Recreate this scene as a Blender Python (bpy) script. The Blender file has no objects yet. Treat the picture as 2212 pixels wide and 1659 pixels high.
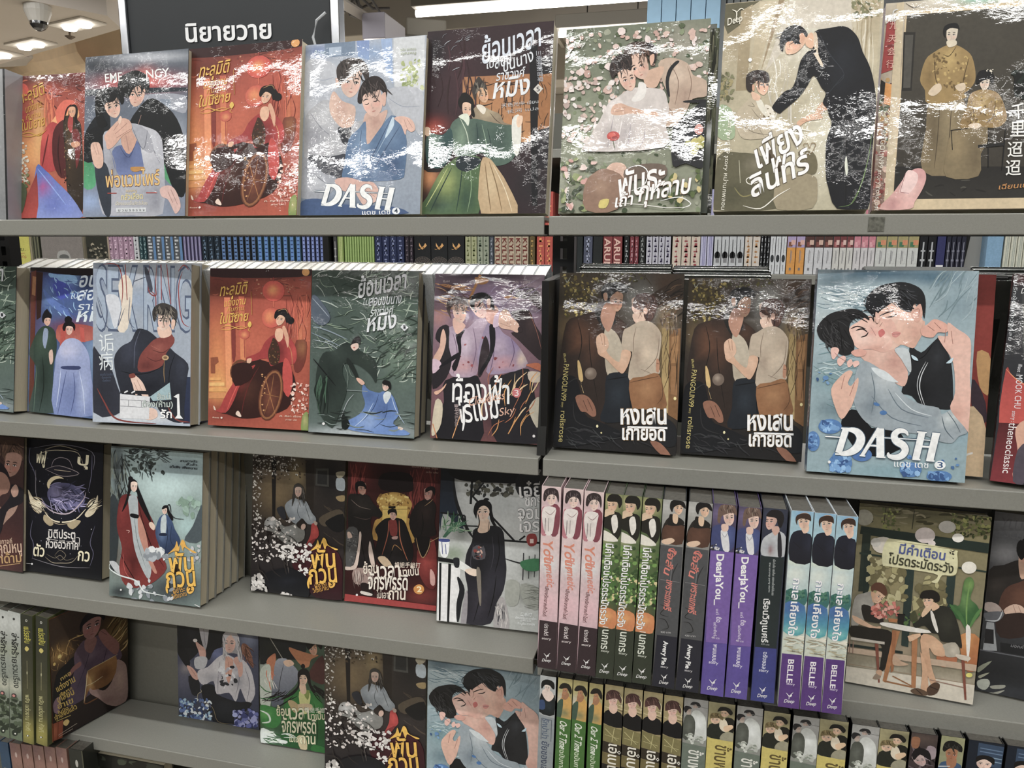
import bpy, bmesh, math, random
import numpy as np
from mathutils import Vector, Matrix, geometry

# ------------------------------------------------------------------ camera, world, lights, exposure
FPX = 1600.0; PW, PH = 2212, 1659
PITCH, YAW, ROLL = math.radians(10.3), math.radians(-13.41), math.radians(0.22)
S = 0.82
EYE = 1.45
CAM = Vector((0.192*S, -1.0*S, EYE))
FW = Vector((math.sin(YAW)*math.cos(PITCH), math.cos(YAW)*math.cos(PITCH), -math.sin(PITCH)))
_R = Vector((math.cos(YAW), -math.sin(YAW), 0)); _U = _R.cross(FW)
RT = _R*math.cos(ROLL)+_U*math.sin(ROLL); UP = _U*math.cos(ROLL)-_R*math.sin(ROLL)
scene = bpy.context.scene
COL = scene.collection
cam_data = bpy.data.cameras.new('camera'); cam_data.sensor_width = 36; cam_data.lens = FPX/PW*36
cam_data.clip_start = .02; cam_data.clip_end = 60
cam = bpy.data.objects.new('camera', cam_data); COL.objects.link(cam); scene.camera = cam
M3 = Matrix((RT, UP, -FW)).transposed(); cam.matrix_world = Matrix.Translation(CAM) @ M3.to_4x4()
scene.view_settings.view_transform = 'Standard'; scene.view_settings.look = 'None'
scene.view_settings.gamma = 1; scene.view_settings.use_curve_mapping = False
scene.view_settings.exposure = 0.0
scene.cycles.max_bounces = 6; scene.cycles.diffuse_bounces = 3; scene.cycles.glossy_bounces = 3; scene.cycles.caustics_reflective = False; scene.cycles.caustics_refractive = False
w = bpy.data.worlds.new('shop_air'); scene.world = w; w.use_nodes = True
w.node_tree.nodes['Background'].inputs[0].default_value = (1.0, .98, .95, 1)
w.node_tree.nodes['Background'].inputs[1].default_value = .05
CEIL = EYE+1.75
def area(name, loc, sx, sy, power, col=(1, .985, .955)):
    l = bpy.data.lights.new(name, 'AREA'); l.shape = 'RECTANGLE'; l.size = sx; l.size_y = sy; l.energy = power; l.color = col
    o = bpy.data.objects.new(name, l); COL.objects.link(o); o.location = loc; return o
# rows of ceiling tubes over the aisle behind the camera, plus an added near fill row
for i, (yy, p) in enumerate([(-.8, 17), (-2.1, 6), (-3.0, 20), (-5.6, 10), (-7.4, 22)]):  # nearest row is added so brightness falls off down the shelves
    for k, xx in enumerate((-2.9, -1.5, -.1, 1.3)):
        area('tube_and_fill_light', (xx, yy, EYE+1.5), 1.38, .04, p)

# ------------------------------------------------------------------ pixel helpers
def ray(px, py): return FW*FPX+RT*(px-PW/2)+UP*(PH/2-py)
def at(px, py, ax, v):
    d = ray(px, py); return CAM+d*((v-CAM[ax])/d[ax])
def proj(P):
    d = P-CAM; z = d.dot(FW); return PW/2+FPX*d.dot(RT)/z, PH/2-FPX*d.dot(UP)/z

# ------------------------------------------------------------------ materials
MATS = {}
def srgb(h):
    h = h.lstrip('#'); v = [int(h[i:i+2], 16)/255 for i in (0, 2, 4)]
    return tuple(x/12.92 if x <= .04045 else ((x+.055)/1.055)**2.4 for x in v)
def mat(name, col, rough=.5, metal=0, noise=0, nscale=60, bump=0, bscale=300, coat=0, emit=0, spec=.5, stretch=(1, 1, 1)):
    if name in MATS: return MATS[name]
    m = bpy.data.materials.new(name); m.use_nodes = True; nt = m.node_tree; b = nt.nodes['Principled BSDF']
    c = srgb(col) if isinstance(col, str) else col
    b.inputs['Base Color'].default_value = (*c, 1); b.inputs['Roughness'].default_value = rough
    b.inputs['Metallic'].default_value = metal; b.inputs['Coat Weight'].default_value = coat
    b.inputs['Coat Roughness'].default_value = .08; b.inputs['Specular IOR Level'].default_value = spec
    tc = nt.nodes.new('ShaderNodeTexCoord'); mp = nt.nodes.new('ShaderNodeMapping'); mp.inputs['Scale'].default_value = stretch
    nt.links.new(tc.outputs['Object'], mp.inputs[0])
    if noise:
        n = nt.nodes.new('ShaderNodeTexNoise'); n.inputs['Scale'].default_value = nscale; n.inputs['Detail'].default_value = 4
        nt.links.new(mp.outputs[0], n.inputs['Vector'])
        r = nt.nodes.new('ShaderNodeValToRGB'); r.color_ramp.elements[0].position = .3; r.color_ramp.elements[1].position = .7
        r.color_ramp.elements[0].color = (*[x*(1-noise) for x in c], 1); r.color_ramp.elements[1].color = (*[min(1, x*(1+noise)) for x in c], 1)
        nt.links.new(n.outputs[0], r.inputs[0]); nt.links.new(r.outputs[0], b.inputs['Base Color'])
    if bump:
        n = nt.nodes.new('ShaderNodeTexNoise'); n.inputs['Scale'].default_value = bscale; n.inputs['Detail'].default_value = 3
        nt.links.new(mp.outputs[0], n.inputs['Vector'])
        u = nt.nodes.new('ShaderNodeBump'); u.inputs['Strength'].default_value = bump; u.inputs['Distance'].default_value = .001
        nt.links.new(n.outputs[0], u.inputs['Height']); nt.links.new(u.outputs[0], b.inputs['Normal'])
    if emit:
        b.inputs['Emission Color'].default_value = (*c, 1); b.inputs['Emission Strength'].default_value = emit
    MATS[name] = m; return m

def print_mat(name, grain=.075, gscale=260, crinkle=.5, wave=.5, coat=1.0, crough=.022, base_rough=.45):
    """printed card under clear film: ink colour from the mesh colour layer, the film is a wrinkled clear coat"""
    if name in MATS: return MATS[name]
    m = bpy.data.materials.new(name); m.use_nodes = True; nt = m.node_tree; N = nt.nodes.new; L = nt.links.new
    b = nt.nodes['Principled BSDF']
    a = N('ShaderNodeVertexColor'); a.layer_name = 'ink'
    tc = N('ShaderNodeTexCoord')
    n = N('ShaderNodeTexNoise'); n.inputs['Scale'].default_value = gscale; n.inputs['Detail'].default_value = 3; L(tc.outputs['Object'], n.inputs['Vector'])
    n2 = N('ShaderNodeTexNoise'); n2.inputs['Scale'].default_value = gscale*.25; n2.inputs['Detail'].default_value = 5; L(tc.outputs['Object'], n2.inputs['Vector'])
    ad = N('ShaderNodeMath'); ad.operation = 'ADD'; L(n.outputs[0], ad.inputs[0]); L(n2.outputs[0], ad.inputs[1])
    mr = N('ShaderNodeMapRange'); mr.inputs[1].default_value = .65; mr.inputs[2].default_value = 1.35
    mr.inputs[3].default_value = 1-grain*1.6; mr.inputs[4].default_value = 1+grain*1.6; L(ad.outputs[0], mr.inputs[0])
    hs = N('ShaderNodeHueSaturation'); gm = N('ShaderNodeGamma'); gm.inputs[1].default_value = 1.1; L(a.outputs[0], gm.inputs[0]); L(gm.outputs[0], hs.inputs['Color']); L(mr.outputs[0], hs.inputs['Value'])
    hs.inputs['Saturation'].default_value = .86; L(hs.outputs[0], b.inputs['Base Color'])
    b.inputs['Roughness'].default_value = base_rough; b.inputs['Specular IOR Level'].default_value = .25
    b.inputs['Coat Weight'].default_value = coat; b.inputs['Coat Roughness'].default_value = crough; b.inputs['Coat IOR'].default_value = 1.55
    if coat:
        geo = N('ShaderNodeNewGeometry')
        wv = N('ShaderNodeTexNoise'); wv.inputs['Scale'].default_value = 13; wv.inputs['Detail'].default_value = 1; L(geo.outputs['Position'], wv.inputs['Vector'])
        mp = N('ShaderNodeMapping'); mp.inputs['Scale'].default_value = (1, 1, 1.7); L(geo.outputs['Position'], mp.inputs[0])
        cr = N('ShaderNodeTexVoronoi'); cr.feature = 'DISTANCE_TO_EDGE'; cr.inputs['Scale'].default_value = 70
        cn = N('ShaderNodeTexNoise'); cn.inputs['Scale'].default_value = 90; cn.inputs['Detail'].default_value = 4; L(mp.outputs[0], cn.inputs['Vector'])
        mx = N('ShaderNodeVectorMath'); mx.operation = 'MULTIPLY_ADD'; L(cn.outputs['Color'], mx.inputs[0]); mx.inputs[1].default_value = (.03, .03, .03); L(geo.outputs['Position'], mx.inputs[2])
        L(mx.outputs[0], cr.inputs['Vector'])
        # crinkles gather in patches
        pt = N('ShaderNodeTexNoise'); pt.inputs['Scale'].default_value = 11; L(geo.outputs['Position'], pt.inputs['Vector'])
        pr = N('ShaderNodeMapRange'); pr.inputs[1].default_value = .5; pr.inputs[2].default_value = .72; L(pt.outputs[0], pr.inputs[0])
        mn = N('ShaderNodeMath'); mn.operation = 'MINIMUM'; L(cr.outputs['Distance'], mn.inputs[0]); mn.inputs[1].default_value = .12
        m1 = N('ShaderNodeMath'); m1.operation = 'MULTIPLY'; L(mn.outputs[0], m1.inputs[0]); L(pr.outputs[0], m1.inputs[1])
        b1 = N('ShaderNodeBump'); b1.inputs['Strength'].default_value = 1; b1.inputs['Distance'].default_value = .0034*wave; L(wv.outputs[0], b1.inputs['Height'])
        b2 = N('ShaderNodeBump'); b2.inputs['Strength'].default_value = 1; b2.inputs['Distance'].default_value = .0012*crinkle; L(m1.outputs[0], b2.inputs['Height']); L(b1.outputs[0], b2.inputs['Normal'])
        b3 = N('ShaderNodeBump'); b3.inputs['Strength'].default_value = 1; b3.inputs['Distance'].default_value = .00012*crinkle; L(cn.outputs[0], b3.inputs['Height']); L(b2.outputs[0], b3.inputs['Normal'])
        L(b3.outputs[0], b.inputs['Coat Normal'])
    MATS[name] = m; return m

# ------------------------------------------------------------------ mesh helpers
def link_mesh(name, verts, faces, material, parent=None, cols=None, smooth=False):
    me = bpy.data.meshes.new(name); me.from_pydata(verts, [], faces); me.update()
    if cols is not None:
        ca = me.color_attributes.new('ink', 'FLOAT_COLOR', 'POINT')
        arr = np.ones((len(verts), 4), dtype=np.float32); arr[:, :3] = cols; ca.data.foreach_set('color', arr.ravel())
    if smooth: me.polygons.foreach_set('use_smooth', [True]*len(me.polygons))
    me.materials.append(material)
    o = bpy.data.objects.new(name, me); COL.objects.link(o)
    if parent: o.parent = parent
    return o
class MB:
    def __init__(s): s.v = []; s.f = []
    def box(s, x0, x1, y0, y1, z0, z1, M=None):
        b = len(s.v); P = [Vector((x, y, z)) for z in (z0, z1) for y in (y0, y1) for x in (x0, x1)]
        if M: P = [M @ p for p in P]
        s.v += [tuple(p) for p in P]
        s.f += [tuple(b+i for i in q) for q in ((0, 2, 3, 1), (4, 5, 7, 6), (0, 1, 5, 4), (2, 6, 7, 3), (0, 4, 6, 2), (1, 3, 7, 5))]; return s
    def tube(s, pts, r, n=8):
        pts = [Vector(p) for p in pts]; b = len(s.v)
        for i, p in enumerate(pts):
            t = (pts[min(i+1, len(pts)-1)]-pts[max(i-1, 0)]).normalized()
            a = t.cross(Vector((0, 0, 1)) if abs(t.z) < .9 else Vector((1, 0, 0))).normalized(); c = t.cross(a)
            rr = r[i] if isinstance(r, (list, tuple)) else r
            for k in range(n):
                g = 2*math.pi*k/n; s.v.append(tuple(p+a*rr*math.cos(g)+c*rr*math.sin(g)))
        for i in range(len(pts)-1):
            for k in range(n):
                s.f.append((b+i*n+k, b+i*n+(k+1) % n, b+(i+1)*n+(k+1) % n, b+(i+1)*n+k))
        s.f.append(tuple(b+k for k in range(n))[::-1]); s.f.append(tuple(b+(len(pts)-1)*n+k for k in range(n)))
        return s
    def prism(s, poly, axis, a, b_):
        """poly: list of 2-D points in the other two axes, extruded along axis from a to b_"""
        b = len(s.v); n = len(poly)
        for t in (a, b_):
            for (p, q) in poly:
                c = [p, q]; c.insert(axis, t); s.v.append(tuple(c))
        s.f.append(tuple(b+k for k in range(n))); s.f.append(tuple(b+n+k for k in range(n))[::-1])
        for k in range(n): s.f.append((b+k, b+n+k, b+n+(k+1) % n, b+(k+1) % n))
        return s
    def build(s, name, m, parent=None, bevel=0):
        o = link_mesh(name, s.v, s.f, m, parent)
        bm = bmesh.new(); bm.from_mesh(o.data); bmesh.ops.recalc_face_normals(bm, faces=bm.faces)
        if bevel: bmesh.ops.bevel(bm, geom=bm.edges[:], offset=bevel, segments=2, affect='EDGES', profile=.5, clamp_overlap=True)
        bm.to_mesh(o.data); bm.free(); return o
def empty(name, M=None):
    o = bpy.data.objects.new(name, None); o.empty_display_size = .02; COL.objects.link(o)
    if M is not None: o.matrix_world = M
    return o
def tag(o, label=None, cat=None, group=None, kind=None):
    if label: o['label'] = label
    if cat: o['category'] = cat
    if group: o['group'] = group
    if kind: o['kind'] = kind
    return o

# ------------------------------------------------------------------ flat print: an illustration becomes one coloured mesh
def homog(src, dst):
    A = []; B = []
    for (x, y), (u, v) in zip(src, dst):
        A.append([x, y, 1, 0, 0, 0, -u*x, -u*y]); B.append(u); A.append([0, 0, 0, x, y, 1, -v*x, -v*y]); B.append(v)
    h = np.linalg.solve(np.array(A, float), np.array(B, float)); return np.append(h, 1).reshape(3, 3)
def smooth_closed(p, k=3):
    n = len(p); out = []
    for i in range(n):
        a, b, c, d = p[i-1], p[i], p[(i+1) % n], p[(i+2) % n]
        for j in range(k):
            t = j/k; out.append(tuple(.5*(2*b[q]+(c[q]-a[q])*t+(2*a[q]-5*b[q]+4*c[q]-d[q])*t*t+(3*b[q]-a[q]-3*c[q]+d[q])*t**3) for q in (0, 1)))
    return out
def smooth_open(p, k=4):
    if len(p) < 3: return list(p)
    q = [p[0]]+list(p)+[p[-1]]; out = []
    for i in range(1, len(q)-2):
        a, b, c, d = q[i-1], q[i], q[i+1], q[i+2]
        for j in range(k):
            t = j/k; out.append(tuple(.5*(2*b[z]+(c[z]-a[z])*t+(2*a[z]-5*b[z]+4*c[z]-d[z])*t*t+(3*b[z]-a[z]-3*c[z]+d[z])*t**3) for z in (0, 1)))
    out.append(p[-1]); return out
def tess(loop):
    return geometry.tessellate_polygon([[Vector((x, y, 0)) for x, y in loop]])
TEXT_CACHE = {}
def glyphs(body, bold=0):
    key = (body, bold)
    if key not in TEXT_CACHE:
        c = bpy.data.curves.new('lettering', 'FONT'); c.body = body; c.size = 1; c.resolution_u = 3; c.offset = bold
        o = bpy.data.objects.new('lettering', c); COL.objects.link(o)
        dg = bpy.context.evaluated_depsgraph_get(); me = bpy.data.meshes.new_from_object(o.evaluated_get(dg))
        vs = [(v.co.x, v.co.y) for v in me.vertices]; fs = [tuple(p.vertices) for p in me.polygons]
        bpy.data.objects.remove(o); bpy.data.curves.remove(c); bpy.data.meshes.remove(me)
        x0 = min(v[0] for v in vs); x1 = max(v[0] for v in vs)
        TEXT_CACHE[key] = ([((x-x0)/(x1-x0), y) for x, y in vs], fs)
    return TEXT_CACHE[key]

class Art:
    """src: drawing text; quad: TL TR BR BL of the drawing frame in the drawing's own units"""
    def __init__(s, src, quad):
        s.H = homog(quad, [(0, 1), (1, 1), (1, 0), (0, 0)]); s.quad = quad
        s.scale = abs(quad[1][0]-quad[0][0])
        s.base = (.5, .5, .5); s.blobs = []; s.shapes = []; s.texts = []
        s.last = None
        for ln in src.strip().split('\n'):
            ln = ln.strip()
            if ln and ln[0] != '#': s.cmd(ln.split())
    def pts(s, t): return [tuple(float(q) for q in a.split(',')) for a in t]
    def poly(s, col, loop, col2=None, tris=None):
        s.last = dict(loop=loop, c=srgb(col) if isinstance(col, str) else col, c2=srgb(col2) if col2 else None, blobs=[], tris=tris); s.shapes.append(s.last)
    def cols(s, t):
        if '>' in t: return t.split('>')
        return t, None
    def stroke(s, col, w, p, taper=True):
        p = smooth_open(p); n = len(p); a = []; b = []
        for i, (x, y) in enumerate(p):
            x0, y0 = p[max(i-1, 0)]; x1, y1 = p[min(i+1, n-1)]; d = math.hypot(x1-x0, y1-y0) or 1; nx, ny = -(y1-y0)/d, (x1-x0)/d
            ww = w/2*(max(.12, math.sin(math.pi*min(1, (i+.4)/(n-.2)))**.6) if taper else 1)
            a.append((x+nx*ww, y+ny*ww)); b.append((x-nx*ww, y-ny*ww))
        tr = []
        for i in range(n-1): tr += [(i, i+1, n+i+1, n+i)]
        s.poly(col, a+b, None, tr)
    def cmd(s, a):
        k = a[0]
        if k == 'B': s.base = srgb(a[1]); s.base2 = srgb(a[2]) if len(a) > 2 else None
        elif k == 'G': s.blobs.append((srgb(a[1]), *[float(q) for q in a[2:7]]))          # hex x y rx ry alpha
        elif k == 'g': s.last['blobs'].append((srgb(a[1]), *[float(q) for q in a[2:7]]))
        elif k in 'PQ':
            c, c2 = s.cols(a[1]); p = s.pts(a[2:]); s.poly(c, smooth_closed(p) if k == 'P' else p, c2)
        elif k == 'L': s.stroke(a[1], float(a[2]), s.pts(a[3:]))
        elif k == 'l': s.stroke(a[1], float(a[2]), s.pts(a[3:]), False)
        elif k == 'E':
            c, c2 = s.cols(a[1]); x, y, rx, ry = [float(q) for q in a[2:6]]; r = math.radians(float(a[6])) if len(a) > 6 else 0
            n = 20 if max(rx, ry) > s.scale*.03 else 10
            s.poly(c, [(x+rx*math.cos(t)*math.cos(r)-ry*math.sin(t)*math.sin(r), y+rx*math.cos(t)*math.sin(r)+ry*math.sin(t)*math.cos(r)) for t in [2*math.pi*i/n for i in range(n)]], c2)
        elif k == 'S':  # colours n smin smax seed x0 y0 x1 y1
            cs = a[1].split(','); n = int(a[2]); lo, hi = float(a[3]), float(a[4]); rg = random.Random(int(a[5])); x0, y0, x1, y1 = [float(q) for q in a[6:10]]
            for i in range(n):
                x, y = rg.uniform(x0, x1), rg.uniform(y0, y1); r = rg.uniform(lo, hi); g = rg.uniform(0, 6.28); e = rg.uniform(.45, 1)
                lp = []
                for q in range(7):
                    t = 2*math.pi*q/7; rr = r*rg.uniform(.7, 1.2); X, Y = rr*math.cos(t), rr*e*math.sin(t)
                    lp.append((x+X*math.cos(g)-Y*math.sin(g), y+X*math.sin(g)+Y*math.cos(g)))
                s.poly(cs[i % len(cs)], lp)
        elif k == 'W':  # colours n len width seed x0 y0 x1 y1 angle spread
            cs = a[1].split(','); n = int(a[2]); ln, wd = float(a[3]), float(a[4]); rg = random.Random(int(a[5])); x0, y0, x1, y1, an, sp = [float(q) for q in a[6:12]]
            for i in range(n):
                x, y = rg.uniform(x0, x1), rg.uniform(y0, y1); g = math.radians(an+rg.uniform(-sp, sp)); l = ln*rg.uniform(.5, 1.3); bx = rg.uniform(-.15, .15)*l
                s.stroke(cs[i % len(cs)], wd*rg.uniform(.6, 1.3), [(x, y), (x+l/2*math.cos(g)-bx*math.sin(g), y+l/2*math.sin(g)+bx*math.cos(g)), (x+l*math.cos(g), y+l*math.sin(g))])
        elif k == 'F': s.face(a[1:])
        elif k == 'U':      # outlined words that later shapes may cover
            x0, y0, x1, y1, h = [float(q) for q in a[2:7]]; c, oc = a[1].split('/'); body = ' '.join(a[7:])
            for cc, bd in ((oc, .05), (c, .022)):
                vs, fs = glyphs(body, bd); d = Vector((x1-x0, y1-y0)); L = d.length; d /= L; n = Vector((d.y, -d.x))
                s.poly(cc, [(x0+d.x*u*L+n.x*v*h, y0+d.y*u*L+n.y*v*h) for u, v in vs], None, [f for f in fs])
        elif k == 'T' or k == 'O':   # colour x0 y0 x1 y1 h words (O: outlined, second colour after '/')
            c = a[1]; x0, y0, x1, y1, h = [float(q) for q in a[2:7]]; body = ' '.join(a[7:]); sh = 0
            if body[0] == '~': sh = .28; body = body[1:]
            bold = 0
            while body[0] == '^': bold += .009; body = body[1:]
            if k == 'O':
                c, oc = c.split('/'); s.texts.append((srgb(oc), x0, y0, x1, y1, h, body, sh, bold+.018))
            s.texts.append((srgb(c), x0, y0, x1, y1, h, body, sh, bold))
    def face(s, a):
        """skin x y h rot dir [eye colour] [closed]: a drawn head: y down, x,y = face centre, h = brow to chin height"""
        skin = a[0]; x, y, h, rot, d = [float(q) for q in a[1:6]]; ec = a[6] if len(a) > 6 else '2a2024'; closed = len(a) > 7
        r = math.radians(rot); co, si = math.cos(r), math.sin(r)
        def T(p): return [(x+(u*co-v*si)*h, y+(u*si+v*co)*h) for u, v in p]
        c = srgb(skin); dk = tuple(q*.72 for q in c); dk2 = tuple(q*.42 for q in c)
        s.poly(c, smooth_closed(T([(-.36, -.55), (-.38, -.15), (-.35+.06*d, .12), (-.24+.1*d, .36), (-.06+.16*d, .5), (.06+.16*d, .5), (.24+.1*d, .36), (.35+.06*d, .12), (.38, -.15), (.36, -.55), (0, -.68)])))
        s.last['blobs'] += [(tuple(dk), *T([(-.34*(d or 1), .1)])[0], h*.22, h*.55, .75), ((.75*c[0]+.25, c[1]*.62, c[2]*.6), *T([(.2+.2*d, .1)])[0], h*.15, h*.11, .5), ((.75*c[0]+.25, c[1]*.62, c[2]*.6), *T([(-.2+.2*d, .1)])[0], h*.15, h*.11, .5)]
        for e in (-1, 1):
            cx = e*.18*(1-.18*abs(d))+.17*d; cy = -.05; wd = .095*(1-.3*max(0, e*d))
            s.stroke(ec, h*.045, T([(cx-wd*1.1, cy-.13), (cx, cy-.165), (cx+wd*1.1, cy-.135)]))
            if closed: s.stroke(ec, h*.035, T([(cx-wd, cy), (cx, cy+.035), (cx+wd, cy)]))
            else:
                s.poly('ece4e0', smooth_closed(T([(cx-wd, cy+.01), (cx, cy-.035), (cx+wd, cy+.005), (cx, cy+.04)]), 2))
                s.poly(ec, T([(cx+.035*math.cos(t)+.02*d, cy+.002+.042*math.sin(t)) for t in [k*.785 for k in range(8)]]))
                s.stroke('1c1518', h*.035, T([(cx-wd*1.15, cy+.005), (cx, cy-.05), (cx+wd*1.15, cy)]))
        nx = .2*d
        s.stroke(dk, h*.03, T([(nx+.02*d, -.02), (nx+.05*(d or .4), .12), (nx+.03*d, .17)])); s.stroke(dk2, h*.025, T([(nx-.03, .18), (nx+.03, .18)]))
        s.poly((c[0]*.8, c[1]*.42, c[2]*.42), smooth_closed(T([(nx-.085, .3), (nx-.02, .28), (nx+.02, .285), (nx+.085, .3), (nx, .335)]), 2))
        s.stroke(dk2, h*.014, T([(nx-.08, .303), (nx, .31), (nx+.08, .303)]))
    def shade(s, P, col, blobs):
        for (c, x, y, rx, ry, al) in blobs:
            t = al*np.exp(-((P[:, 0]-x)/rx)**2-((P[:, 1]-y)/ry)**2)[:, None]; col = col*(1-t)+np.array(c)*t
        return col
    def mesh(s, name, W, H, material, parent, nx=36, ny=50, lift=.00025, step=.0000028, place=None):
        V = []; Fc = []; Cc = []
        Hi = np.linalg.inv(s.H)
        # ground: a fine grid so the soft gradients of the print can vary
        gu, gv = np.meshgrid(np.linspace(0, 1, nx+1), np.linspace(0, 1, ny+1))
        q = Hi @ np.stack([gu.ravel(), gv.ravel(), np.ones(gu.size)]); P = (q[:2]/q[2]).T
        base = np.tile(np.array(s.base), (len(P), 1))
        if getattr(s, 'base2', None): t = 1-gv.ravel()[:, None]; base = base*(1-t)+np.array(s.base2)*t
        base = s.shade(P, base, s.blobs)
        V += [(u*W, -lift, v*H) for u, v in zip(gu.ravel(), gv.ravel())]; Cc.append(base)
        for j in range(ny):
            for i in range(nx):
                a = j*(nx+1)+i; Fc.append((a, a+1, a+nx+2, a+nx+1))
        dep = lift
        def uv(P):
            q = s.H @ np.stack([P[:, 0], P[:, 1], np.ones(len(P))]); return (q[:2]/q[2]).T
        for sh in s.shapes:
            dep += step; loop = sh['loop']
            if sh['blobs']:
                xs = [p[0] for p in loop]; ys = [p[1] for p in loop]; n = 9
                gx = max((max(xs)-min(xs))/n, (max(ys)-min(ys))/n, s.scale*.012)
                pp = [Vector(p) for p in loop]; ne = len(pp); fc = [list(range(ne))]
                x = min(xs)+gx*.5
                while x < max(xs):
                    y = min(ys)+gx*.5
                    while y < max(ys): pp.append(Vector((x, y))); y += gx
                    x += gx
                try:
                    r = geometry.delaunay_2d_cdt(pp, [], fc, 1, 1e-4); loop = [tuple(v) for v in r[0]]; tr = [tuple(f) for f in r[2]]
                except Exception: tr = tess(loop)
            else: tr = sh['tris'] or tess(loop)
            P = np.array(loop, float); c = np.tile(np.array(sh['c'], float), (len(P), 1))
            if sh['c2']:
                y0, y1 = P[:, 1].min(), P[:, 1].max(); t = ((P[:, 1]-y0)/max(1e-6, y1-y0))[:, None]; c = c*(1-t)+np.array(sh['c2'])*t
            c = s.shade(P, c, sh['blobs']); U = uv(P); b = len(V)
            # keep inside the card
            U = np.clip(U, 0.0, 1.0)
            V += [(u*W, -dep, v*H) for u, v in U]; Cc.append(c); Fc += [tuple(b+i for i in t) for t in tr]
        if s.texts:
            dep += .000004
            for (c, x0, y0, x1, y1, h, body, sh, bold) in s.texts:
                vs, fs = glyphs(body, bold); d = Vector((x1-x0, y1-y0)); L = d.length; d /= L; n = Vector((d.y, -d.x))
                P = np.array([(x0+d.x*(u*L+v*h*sh)+n.x*v*h, y0+d.y*(u*L+v*h*sh)+n.y*v*h) for u, v in vs]); U = np.clip(uv(P), 0, 1)
                b = len(V); dep += .0000035
                V += [(u*W, -dep, v*H) for u, v in U]; Cc.append(np.tile(np.array(c), (len(P), 1)))
                for f in fs:
                    if len({(round(U[i][0], 5), round(U[i][1], 5)) for i in f}) > 2: Fc.append(tuple(b+i for i in f))
        o = link_mesh(name, V, Fc, material, parent, np.concatenate(Cc))
        return o

# ------------------------------------------------------------------ a book
def frame_from(quad, z=None, Y=None, lean=8):
    """world frame, width and height of a face whose corner pixels are TL TR BR BL"""
    (tx, ty), (ux, uy), (rx, ry), (lx, ly) = quad
    A = at(lx, ly, 2, z) if Y is None else at(lx, ly, 1, Y); B = at(rx, ry, 2, z) if Y is None else at(rx, ry, 1, Y)
    u = B-A; u.z = 0; W = u.length; u.normalize(); n = Vector((-u.y, u.x, 0)); a = math.radians(lean); v = Vector((0, 0, math.cos(a)))+n*math.sin(a)
    lo, hi = .02, .6
    for _ in range(40):
        m = (lo+hi)/2
        if proj(A+v*m)[1] > ty: lo = m
        else: hi = m
    back = v.cross(u)*-1
    if back.dot(n) < 0: back = -back
    M = Matrix((u, back, v)).transposed().to_4x4(); M.translation = A
    return M, W, m
BOOK_LOG = []
def book(label, M, W, H, T, art=None, wrap='3a3a40', pm='wrapped_print', group=None, pages='right', name='paperback_book', side_art=None, cat='book'):
    """local frame: x across the shown face, y into the book, z up; T is how deep the block is"""
    r = empty(name, M); tag(r, label, cat, group)
    t = .0006; cm = print_mat('plain_card_'+wrap, coat=.6, crough=.12, grain=.05) if False else mat('card_'+wrap, wrap, .35, noise=.06, coat=.5)
    c = MB()
    if pages == 'right':      # face-out book: spine on the left, fore edge on the right
        c.box(0, W, 0, t, 0, H); c.box(0, W, T-t, T, 0, H); c.box(0, t, t, T-t, 0, H); pg = (t, W-.0015, t*1.5, T-t*1.5, .001, H-.001)
    else:                     # spine-out book: the shown face is the spine
        c.box(0, W, 0, t, 0, H); c.box(0, t, t, T, 0, H); c.box(W-t, W, t, T, 0, H); pg = (t*1.5, W-t*1.5, t, T-.0015, .001, H-.001)
    c.build('cover', cm, r)
    p = MB().box(*pg).build('page_block', PAGES if pages == 'right' else FILMHEAD, r)
    if art: art.mesh('cover_illustration' if pages == 'right' else 'spine_print', W, H, MATS[pm], r, *( (36, 50) if pages == 'right' else (6, 40)))
    return r
def copy_tree(o, parent=None):
    c = o.copy(); COL.objects.link(c); c.parent = parent
    for ch in o.children: copy_tree(ch, c)
    return c
PAGES = mat('page_paper', 'c9bfa6', .8, noise=.16, nscale=900, stretch=(1, 6, .05), bump=.4, bscale=1500)
FILMHEAD = mat('film_over_pages', '4e4b45', .3, noise=.35, nscale=300, coat=1, bump=.8, bscale=110)
print_mat('wrapped_print'); print_mat('wrinkled_print', crinkle=1.6, wave=1.0); print_mat('matte_print', crinkle=.12, wave=.25, crough=.22, coat=.5)
print_mat('far_print', coat=.3, crinkle=.3, wave=.3, crough=.2)
# fill lights added beyond the shelving to brighten the far ceiling and book heads
for xx, yy, p in [(-2.2, 1.8, 32), (-.8, 1.8, 32), (.6, 1.8, 32), (-3.6, 1.6, 60), (-3.6, 7, 330), (0, 7, 300), (3, 7, 300), (-6, 4.5, 330), (-4, 11, 300), (2, 11, 300)]:
    area('far_fill_light', (xx, yy, EYE+1.45), 1.3, .06, p)
for xx in (-1.3, .1, 1.5): area('next_aisle_light', (xx, .5, EYE+1.5), 1.3, .05, 12)
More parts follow.
